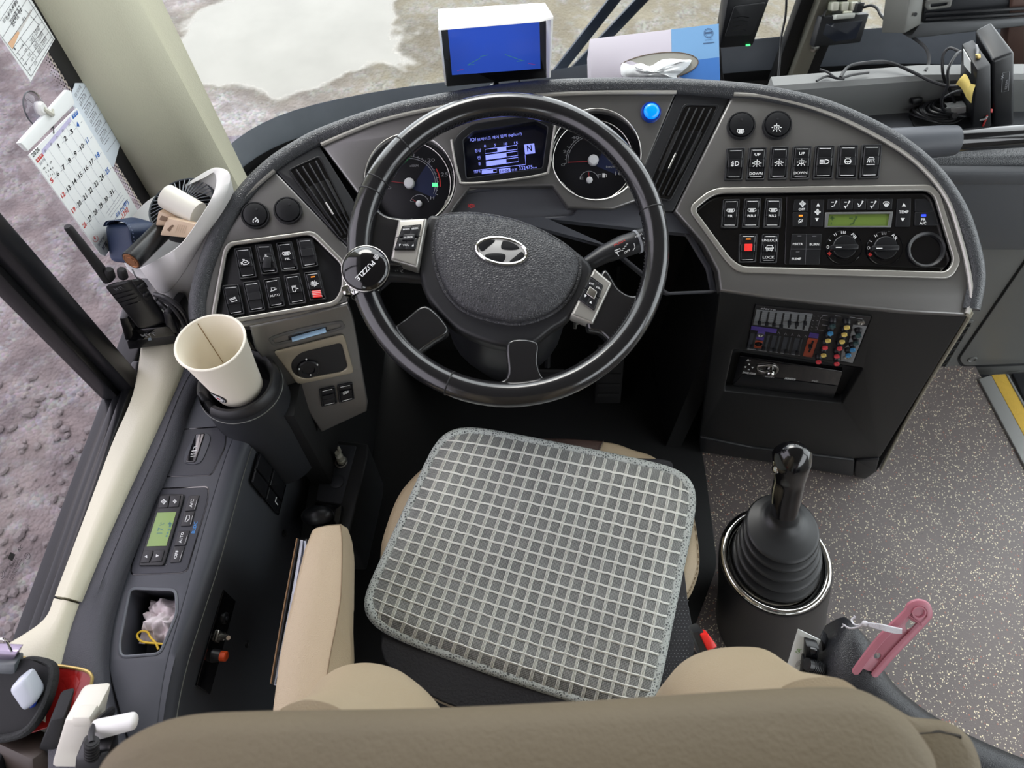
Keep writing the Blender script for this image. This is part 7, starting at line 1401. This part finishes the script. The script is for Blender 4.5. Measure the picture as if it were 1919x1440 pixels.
# timetable sheets
PPn = Pl((XG + .004, .9, .9), (1, 0, 0), u=(0, 1, 0))
def px1(x, y): return (x * 300 / 1919, y * 225 / 1439)
tp1 = thing('timetable_sheet', PPn.hit(50, 80), 'white timetable sheet with orange cell taped high on the side window', 'paper')
ol = [px1(-420, -180), px1(350, -20) if False else px1(300, -60), px1(660, 470), px1(375, 980)]
sheet1 = [(-120, -110), (52, -12), (103, 73), (58, 153)]; G().plate(PPn, sheet1, -.0012, 0, .0002).done('sheet', paper, tp1)
f1 = quadf([(-28, -8), (40, -70), (100, 74), (57, 147)]); q1 = PPn.off(.0004); g = G()
rowdir = lambda a, b, c, d: [(a, b), (c, d)]
lines = [((30, 455), (330, -20)), ((100, 520), (420, 70)), ((150, 590), (460, 160)), ((195, 650), (510, 250)), ((240, 715), (545, 320)), ((285, 780), (585, 385)), ((335, 850), (620, 440)), ((375, 915), (640, 470))]
for a, b in lines: g.stroke(q1, [px1(*a), px1(*b)], .7, 0)
for a, b in (((30, 455), (375, 920)), ((235, 450), (440, 690)), ((-200, 140), (30, 455)), ((330, -20), (640, 470)), ((300, 120), (470, 300))): g.stroke(q1, [px1(*a), px1(*b)], .6, 0)
for k in range(5): g.stroke(q1, [px1(-60 - k * 50, 340 - k * 70), px1(260 - k * 60, -140 - k * 60)], .6, 0)
g.text(q1, '김포여중 하교', px1(165, 330), px1(275, 130), 11, 0, .015); g.text(q1, '버스', px1(285, 268), px1(315, 225), 6, 0)
for k, s in enumerate(('고촌중 1 김포여중', '김포중 1 김포여중', '월곶중 1 김포여중')): g.text(q1, s, px1(385 + k * 42, 535 + k * 62), px1(485 + k * 42, 350 + k * 62), 6.5, 0)
for k in range(5): g.text(q1, str(k + 1), px1(185 + k * 46, 605 + k * 62), px1(192 + k * 46, 592 + k * 62), 5, 0); g.text(q1, '도착', px1(265 + k * 40, 585 + k * 52), px1(292 + k * 40, 545 + k * 52), 4, 0)
for k in range(4): g.text(q1, '김포 고촌 출발', px1(50 + k * 45, 280 - k * 30 if k < 2 else 230 - k * 30), px1(200 + k * 20, 40 - k * 20), 5, 0) if k < 2 else None
g.done('sheet_print', M('grey_ink', (82, 80, 84), .7), tp1, recalc=False)
G().flat(q1, [px1(92, 520), px1(215, 370), px1(235, 395), px1(150, 590)], -.0001).done('orange_cell', M('orange_cell', (222, 178, 140), .7), tp1, recalc=False); G().flat(q1, [px1(215, 370), px1(372, 108), px1(385, 132), px1(236, 398)], -.0001).done('grey_cell', M('tan_cell', (204, 200, 194), .7), tp1, recalc=False)
tp2 = thing('route_sheet', PPn.hit(185, 220), 'white printed route list taped behind the calendar beside the pillar', 'paper')
def px2(x, y): return (20 + x * 260 / 1170, 160 + y * 320 / 1440)
G().plate(PPn, [px2(545, -20), px2(620, -20), px2(922, 500), px2(870, 690), px2(800, 640), px2(500, 120)], -.0012, 0, .0002).done('sheet', M('sheet_blueish', (214, 222, 228), .7), tp2)
g = G()
for k in range(7): g.stroke(q1, [px2(560 + k * 42, 130 + k * 72), px2(650 + k * 42, -20 + k * 76)], .6, 0)
for k in range(6): g.text(q1, '김포 신도시 발', px2(552 + k * 43, 108 + k * 74), px2(598 + k * 43, 18 + k * 74), 5, 0); g.stroke(q1, [px2(578 + k * 43, 130 + k * 74), px2(615 + k * 43, 70 + k * 74)], .9, 0)
g.done('sheet_print', M('grey_ink', (82, 80, 84), .7), tp2, recalc=False)
# glass maker's print low on the window
WG = Pl((XG + .0012, .3, .8), (1, 0, 0), u=(0, 1, 0)); g = G()
def p5(x, y): return (x * .125, 980 + y * .125)
g.flat(WG, [p5(160, 440), p5(232, 478), p5(185, 580), p5(112, 535)], 0)
g.text(WG, 'HAN', p5(85, 490), p5(130, 408), 4, 0); g.text(WG, 'JEFA JD', p5(95, 750), p5(178, 600), 4, 0, .01); g.text(WG, 'TEMP SAFETY', p5(110, 850), p5(262, 520), 3.2, 0); g.text(WG, 'ECE R43 GLASS', p5(160, 850), p5(295, 545), 3.2, 0); g.text(WG, 'PROTECTION', p5(195, 870), p5(330, 560), 3.2, 0); g.text(WG, '10', p5(340, 640), p5(370, 600), 3, 0); g.text(WG, 'KC', p5(290, 440), p5(345, 370), 6, 0, .01)
g.stroke(WG, [p5(412 + 40 * cos(t), 500 + 48 * sin(t)) for t in [2 * pi * k / 20 for k in range(20)]], .8, 0, True); g.text(WG, 'E4', p5(398, 525), p5(425, 485), 3, 0); g.stroke(WG, [p5(20 + 50 * cos(t), 775 + 62 * sin(t)) for t in [-1.2 + 2.8 * k / 14 for k in range(15)]], .8, 0); g.stroke(WG, [p5(10 + 30 * cos(t), 775 + 40 * sin(t)) for t in [-1.2 + 2.8 * k / 14 for k in range(15)]], .8, 0)
g.done('window_print', inkk, None, False, label='black maker print etched low on the tinted side window', cat='print')
# ================================================================ WALKIE-TALKIE IN ITS CHARGER
wt = thing('walkie_talkie', atZ(255, 610, 1.13), 'black walkie talkie with antenna standing in its charger on the sill', 'radio')
ra = [(187, 535, 1.005), (243, 524, 1.005), (302, 606, 1.115), (256, 620, 1.115)]; fr_q = [atZ(*p) for p in ra]; bk_off = atZ(268, 520, 1.02) - fr_q[1]
bm_c = fr_q + [p + bk_off for p in fr_q]; hexa(bm_c, .008, 3).done('radio_body', satin, wt, sharp=50)
RWp = three(*ra[:3]); f = quadf([p[:2] for p in ra]); g = G()
for k in range(4): g.stroke(RWp, [f(.14, .24 + k * .085), f(.85, .22 + k * .085)], 1.1, .0012)
g.done('speaker_slots', gloss, wt, recalc=False); G().text(RWp, 'MYT', f(.36, .17), f(.66, .155), 5, .0012, .01).done('printed_letters', M('dark_print', (96, 98, 104), .5), wt, recalc=False)
A, B = atZ(126, 424, .93), atZ(203, 524, 1.02); G().tube([A, A.lerp(B, .03), A.lerp(B, .6), B], [.0045, .0058, .0070, .0086], 14).done('antenna', rubber, wt)
for (x, y) in ((207, 510), (231, 510)):
    c = atZ(x, y + 8, 1.015); d = (atZ(x - 6, y - 14, .985) - c); d.normalize(); G().tube([c, c + d * .004, c + d * .018, c + d * .021], [.0072, .0072, .0064, .004], 9).done('radio_knob', rubber, wt)
sq = [(248, 528, 1.008), (266, 524, 1.02), (290, 560, 1.065), (274, 566, 1.06)]
quadbox(sq, 1, .006, .003).done('talk_panel', rubber, wt)
for t in (.3, .7): p = three(*sq[:3]); c = p.off(.001).uv(*quadf([k[:2] for k in sq])(.5, t)); G().lathe(p, [(.0055, 0), (.0055, .003), (.0035, .004), (.0002, .004)], 14, c).done('talk_button', satin, wt)
G().tube(spl([atZ(248, 505, 1.02), atZ(256, 520, 1.01), atZ(268, 527, 1.02), atZ(276, 538, 1.04)], 4), .0012, 6).done('wrist_cord', cable_m, wt)
wc_ = thing('radio_charger', onz(285, 645, SZ), 'black desk charger holding the walkie talkie beside the paper cup', 'charger')
quadbox([(236, 640, 1.145), (330, 628, 1.145), (333, 645, 1.165), (240, 657, 1.165)], 1, .05, .004).done('charger_base', satin, wc_)
quadbox([(240, 620, 1.12), (318, 612, 1.12), (330, 630, 1.143), (238, 642, 1.143)], 1, .012, .003).done('charger_front', gloss, wc_)
quadbox([(222, 598, 1.09), (240, 596, 1.09), (258, 634, 1.14), (234, 642, 1.14)], 1, .05, .005).done('charger_ear', satin, wc_); quadbox([(303, 585, 1.09), (320, 590, 1.09), (334, 626, 1.14), (312, 628, 1.14)], 1, .05, .005).done('charger_ear', satin, wc_)
q = three((240, 620, 1.12), (318, 612, 1.12), (330, 630, 1.143)); g = G(); g.text(q, 'MYT', (268, 633), (295, 629), 6, .0008, .01); g.done('printed_letters', inkd, wc_, recalc=False); G().plate(q, [(277, 634), (283, 633), (284, 638), (278, 639)], 0, .001, .0002).done('charge_light', M('pale_light', (140, 156, 170), .4), wc_)
for k, pts in enumerate(([(300, 560, 1.09), (318, 570, 1.09), (335, 590, 1.10), (345, 610, 1.13), (347, 640, 1.17)], [(296, 566, 1.10), (312, 580, 1.10), (328, 602, 1.12), (336, 630, 1.16)], [(290, 552, 1.09), (314, 560, 1.08), (340, 580, 1.09), (352, 606, 1.13), (354, 640, 1.17)])): wire(pts, .0042, 'charger_cable', ('middle of three black cables between the charger and dashboard', 'black cable closest to the charger side', 'black cable closest to the dashboard rim beside the charger')[k])
# ================================================================ WHITE BASKET AND WHAT IT HOLDS
bs = thing('basket', atZ(320, 545, 1.1), 'white plastic basket with high curved rim holding fan and case by the pillar', 'basket')
inn = [(346, 352, 1.16), (362, 343, 1.14), (384, 333, 1.10), (399, 324, 1.07), (405, 332, 1.05), (404, 350, 1.04), (394, 376, 1.03), (372, 412, 1.03), (336, 460, 1.045), (292, 488, 1.07), (262, 503, 1.09)]
out = [(347, 346, 1.16), (370, 331, 1.14), (390, 319, 1.10), (406, 314, 1.06), (426, 320, 1.045), (432, 336, 1.045), (424, 366, 1.045), (402, 414, 1.05), (362, 484, 1.075), (320, 544, 1.11), (296, 548, 1.14)]
I3, O3 = spl([atZ(*p) for p in inn], 5), spl([atZ(*p) for p in out], 5)
rings = []
for a, b in zip(I3, O3):
    d = ray(380, 400).normalized(); rings.append([a, a.lerp(b, .03) - d * .0025, a.lerp(b, .5) - d * .004, a.lerp(b, .97) - d * .0025, b, b + d * .004, a.lerp(b, .5) + d * .006, a + d * .004])
G().loft(rings).done('basket_rim', whitep, bs, sharp=70)
lowI = [p + V((-.03, .01, -.16)) for p in O3]; G().loft([O3, [p + V((-.02, .006, -.10)) for p in O3]], cap=False, closed=False).done('basket_wall', whitep, bs)
bc = atZ(300, 440, 1.20); G().plate(Pl(bc, (0.1, -.3, .95)), circ(300, 440, 62, 90, 28, .6), -.003, 0, .001).done('basket_floor', whitep, bs)
fan = thing('hand_fan', atZ(330, 420, 1.12), 'black handheld fan with round grille and copper capped handle in the basket', 'fan')
fc = atZ(340, 384, 1.13); fn = V((-.12, -.12, .98)).normalized(); FP = Pl(fc, fn); fk = .055
G().lathe(FP, [(fk, -.03), (fk * 1.02, -.012), (fk, 0)], 40, cap=False).done('grille_wall', rubber, fan); G().lathe(FP, [(fk * .98, -.028), (.0005, -.030)], 32, cap=False).done('fan_back', gloss, fan)
G().tube([FP.w(fk * cos(2 * pi * k / 40), fk * sin(2 * pi * k / 40), 0) for k in range(40)], .0018, 6, True).done('grille_ring', M('fan_grey', (60, 66, 72), .4), fan)
gm = M('fan_spoke', (126, 132, 138), .4)
for k in range(36):
    a = 2 * pi * k / 36; G().tube([FP.w(.013 * cos(a), .013 * sin(a), .003), FP.w(.035 * cos(a + .06), .035 * sin(a + .06), .004), FP.w(fk * cos(a + .1), fk * sin(a + .1), 0)], .0009, 5).done('grille_spoke', gm, fan)
G().lathe(FP, [(.0145, 0), (.0145, .004), (.012, .006), (.0002, .006)], 24).done('fan_hub', M('fan_blue_grey', (58, 72, 84), .4), fan)
ha, hb = atZ(312, 424, 1.10), atZ(246, 489, 1.045); G().tube([ha, ha.lerp(hb, .1), ha.lerp(hb, .97), hb], [.012, .0155, .0155, .0150], 24).done('handle', M('handle_black', (26, 27, 29), .3), fan)
hp = Pl(hb, (hb - ha)); G().lathe(hp, [(.0132, -.002), (.0132, .0006), (.0115, .0009), (.0112, .0004), (.007, .0004), (.0068, .0010), (.0002, .0010)], 28).done('copper_cap', M('copper', (186, 132, 92), .3, .8), fan)
g = G().tube([atZ(312, 368, 1.065), atZ(372, 402, 1.065)], .0195, 24); g.done('open_tube', offwhite, None, label='off white round tube with open end lying over the fan grille', cat='tube')
o = thing('beige_bracket', atZ(325, 430, 1.07), 'beige plastic mounting bracket with keyhole slot lying under the white tube', 'bracket')
quadbox([(296, 395, 1.06), (328, 408, 1.06), (322, 424, 1.075), (290, 424, 1.075)], 1, .02, .003).done('bracket_socket', M('beige_plastic', (216, 192, 164), .45), o)
quadbox([(312, 408, 1.048), (366, 420, 1.045), (352, 447, 1.06), (298, 442, 1.065)], 1, .012, .003).done('bracket_plate', M('beige_plastic', (216, 192, 164), .45), o)
q = three((312, 408, 1.048), (366, 420, 1.045), (352, 447, 1.06)); G().plate(q, fil([(302, 404), (314, 408), (310, 416), (298, 412)], 2), .0, .0014, .0004).done('socket_hole', M('hole_brown', (120, 96, 74), .6), o); G().plate(q, sp2([(317, 426), (322, 422), (325, 424), (321, 428), (318, 434), (313, 431)], 3), .0, .0012, .0003).done('keyhole', M('hole_brown', (120, 96, 74), .6), o)
g = G(); [g.stroke(q, [(334 + k * 4, 421 + k * .6), (329 + k * 4, 436 + k * .4)], .7, .0008) for k in range(5)]; g.done('moulded_text', M('mould_print', (182, 160, 132), .5), o, recalc=False)
cs_g = thing('glasses_case', atZ(235, 455, 1.1), 'navy leather glasses case with stitched flap standing behind the walkie talkie', 'case')
hexa([atZ(192, 420, 1.11), atZ(245, 420, 1.09), atZ(262, 500, 1.13), atZ(204, 494, 1.15), atZ(214, 415, 1.15), atZ(284, 420, 1.14), atZ(290, 480, 1.18), atZ(222, 480, 1.19)], .012, 4).done('case_body', navy, cs_g, sharp=60)
L_, R2_ = [(193, 424, 1.105), (197, 416, 1.10), (206, 413, 1.10), (222, 414, 1.095), (236, 420, 1.085), (244, 436, 1.08), (247, 455, 1.085)], [(238, 412, 1.14), (243, 408, 1.135), (252, 408, 1.13), (270, 412, 1.12), (284, 418, 1.11), (290, 436, 1.11), (288, 456, 1.12)]
rings = []
for a, b in zip(spl([atZ(*p) for p in L_], 4), spl([atZ(*p) for p in R2_], 4)): rings.append([a, b, b + D_ * .003, a + D_ * .003])
G().loft(rings).done('case_flap', navy, cs_g, sharp=60)
sp_px = spl([atZ(p[0] + 5, p[1] + .5, p[2] - .004) for p in L_], 6); g = G()
for k in range(0, len(sp_px) - 1, 2): g.tube([sp_px[k], sp_px[k].lerp(sp_px[k + 1], .7)], .0006, 5)
g.done('stitching', M('thread_blue', (120, 134, 160), .7), cs_g, kind='stuff')
# ================================================================ BOTTOM LEFT CORNER
rz = .68
rc = thing('red_pouch', onz(110, 1300, rz - .05), 'red crocodile patterned leather pouch with gold edging and black rim', 'pouch')
rq = [(98, 1247), (160, 1256, 10), (174, 1272, 10), (150, 1345), (54, 1376), (92, 1310), (104, 1262)]
RCp = three((98, 1247, .90), (172, 1268, .89), (54, 1376, .865)); G().plate(RCp, fil(rq, 4), -.003, 0, .001).done('red_flap', redlea, rc)
G().tube(spl([RCp.off(.0).hit(*p) for p in [(98, 1247), (130, 1251), (160, 1257), (171, 1266), (172, 1278), (162, 1314), (150, 1345)]], 4), .0022, 8).done('gold_edging', gold, rc); G().tube(spl([RCp.off(.0).hit(*p) for p in [(104, 1258), (97, 1300), (80, 1340), (54, 1374)]], 4), .0016, 8).done('gold_edging', gold, rc)
rim_p = [(38, 1244, .885), (60, 1238, .885), (88, 1243, .88), (101, 1256, .875), (97, 1290, .865), (82, 1330, .855), (56, 1366, .85), (28, 1380, .85), (-6, 1386, .85)]
G().tube(spl([atZ(*p) for p in rim_p], 5), .0075, 10, sx=.7).done('fabric_rim', M('rim_fabric', (36, 38, 38), .8, bump=.8, bscale=300), rc)
G().tube(spl([atZ(44, 1232, .885), atZ(40, 1255, .885), atZ(38, 1275, .88)], 4), .003, 8).done('gold_edging', gold, rc); G().flat(three((44, 1236, .89), (62, 1240, .89), (40, 1275, .885)), [(44, 1238), (60, 1246), (52, 1272), (40, 1272)], 0).done('red_lining', redlea, rc, recalc=False)
G().loft([[atZ(x, y, Z) for x, y, Z in ((-20, 1230, .872), (60, 1238, .872), (98, 1255, .87), (80, 1335, .855), (30, 1380, .85), (-20, 1390, .85))], [atZ(x, y, Z) for x, y, Z in ((-20, 1235, 1.0), (50, 1245, 1.0), (85, 1260, .99), (70, 1325, .97), (30, 1365, .965), (-20, 1375, .965))]]).done('pouch_body', matte, rc)
# things tucked in the pouch
lt = thing('plastic_stick', atZ(45, 1300, .85), 'white plastic stick with blue base poking out of the red pouch', 'stick')
A, B = atZ(28, 1280, .82), atZ(52, 1330, .865); ww = M('stick_white', (200, 206, 216), .3)
quadbox([(12, 1296, .835), (44, 1271, .835), (71, 1316, .845), (42, 1340, .845)], 1, .028, .007, seg=3).done('stick_body', ww, lt)
quadbox([(44, 1338, .861), (70, 1314, .851), (68, 1328, .862), (50, 1344, .868)], 1, .03, .003).done('blue_base', M('blue_base', (28, 62, 160), .35), lt)
quadbox([(58, 1252, .875), (76, 1258, .875), (74, 1268, .88), (57, 1264, .88)], 1, .02, .003).done('small_white_plug', M('plug_white', (214, 216, 220), .4), label='small pale plastic plug deep inside the red pouch', cat='plug')
bcx = thing('binder_clip', atZ(15, 1235, .86), 'black binder clip with silver wire handle at the left edge', 'clip')
quadbox([(-20, 1219, .86), (33, 1222, .86), (22, 1244, .87), (-20, 1241, .87)], 1, .012, .001).done('clip_body', M('clip_gloss', (150, 140, 158), .15, .8), bcx); G().tube(spl([atZ(22, 1221, .858), atZ(14, 1206, .85), (atZ(8, 1199, .845)), atZ(-4, 1199, .845), atZ(-14, 1212, .85)], 4), .0014, 8).done('clip_handle', chrome, bcx)
quadbox([(-20, 1248, .86), (28, 1246, .86), (28, 1270, .87), (-20, 1268, .87)], 1, .02, .003).done('dark_wallet', M('wallet_grey', (92, 98, 100), .3), label='grey shiny wallet edge under the binder clip', cat='wallet')
# white power supply and plug
pw = thing('power_supply', atZ(125, 1400, .82), 'off white power supply block standing behind the backrest corner', 'power supply')
quadbox([(120, 1352, .80), (176, 1347, .80), (152, 1460, .86), (88, 1460, .86)], 1, .05, .006).done('supply_body', offwhite, pw); quadbox([(133, 1346, .792), (168, 1346, .792), (172, 1364, .80), (134, 1366, .80)], 1, .02, .004).done('supply_top', offwhite, pw)
quadbox([(94, 1352, .82), (120, 1346, .82), (100, 1440, .88), (58, 1440, .88)], 1, .04, .004).done('dark_block', matte, label='black rubber block between red pouch and white power supply', cat='block')
wb = thing('bar_charger', atZ(205, 1380, .78), 'glossy white bar shaped charger lying beside the backrest corner', 'charger'); quadbox([(164, 1378, .765), (250, 1360, .765), (258, 1371, .775), (166, 1396, .785)], 1, .018, .006, seg=3).done('bar_body', whitep, wb)
wire([(172, 1392, .755), (172, 1372, .765), (180, 1355, .78), (196, 1340, .80), (210, 1330, .83), (206, 1342, .84), (194, 1350, .85), (178, 1348, .86), (160, 1330, .87)], .0035, 'charger_lead', 'black lead looping from the ribbed plug over the white charger')
pl_ = thing('ribbed_plug', atZ(172, 1405, .76), 'black plug with ribbed strain relief at the lower left', 'plug'); a, b = atZ(172, 1390, .755), atZ(172, 1422, .77); G().tube([a, b], .006, 14).done('plug_core', rubber, pl_)
for k in range(6): p = a.lerp(b, .08 + .16 * k); d = (b - a).normalized(); G().tube([p - d * .0016, p - d * .0012, p + d * .0012, p + d * .0016], [.006, .0078, .0078, .006], 14).done('strain_rib', rubber, pl_)
quadbox([(140, 1424, .77), (205, 1408, .77), (210, 1470, .80), (136, 1480, .80)], 1, .03, .004).done('plug_block', satin, pl_)
quadbox([(-10, 1392, .86), (60, 1425, .84), (64, 1470, .86), (-10, 1470, .88)], 1, .04, .006).done('brown_box', M('dark_brown', (66, 56, 50), .5), label='dark brown leather box in the bottom left corner', cat='box')

for o in list(SC.objects):
    n_ = o.name.split('.')[0]
    for k_, gr in (('charger_cable', 'charger cables beside the dashboard'), ('shelf_cable', 'cables in the passenger shelf'), ('brake_pedal', 'pedals in the footwell'), ('accelerator_pedal', 'pedals in the footwell'), ('wiper_stalk', 'steering column stalks'), ('turn_signal_stalk', 'steering column stalks'), ('timetable_sheet', 'printed sheets on the side window'), ('route_sheet', 'printed sheets on the side window'), ('ledge_wire', 'thin wires on the back ledge')):
        if n_ == k_ and o.parent is None: o['group'] = gr
# flat print too small to pick apart stays joined
for o in list(SC.objects):
    n_ = o.name.split('.')[0]
    if o.type == 'MESH' and (n_.startswith(('printed_', 'display_', 'sheet_print', 'small_print', 'calendar_print', 'dial_print', 'slider_slots', 'tab_print', 'sticker_print', 'guide_lines', 'ridges')) or n_ == 'grid_lines') and o.parent is not None and o.parent.name != 'x':
        if n_ not in ('display_frame', 'display_trim'): o['kind'] = 'stuff'
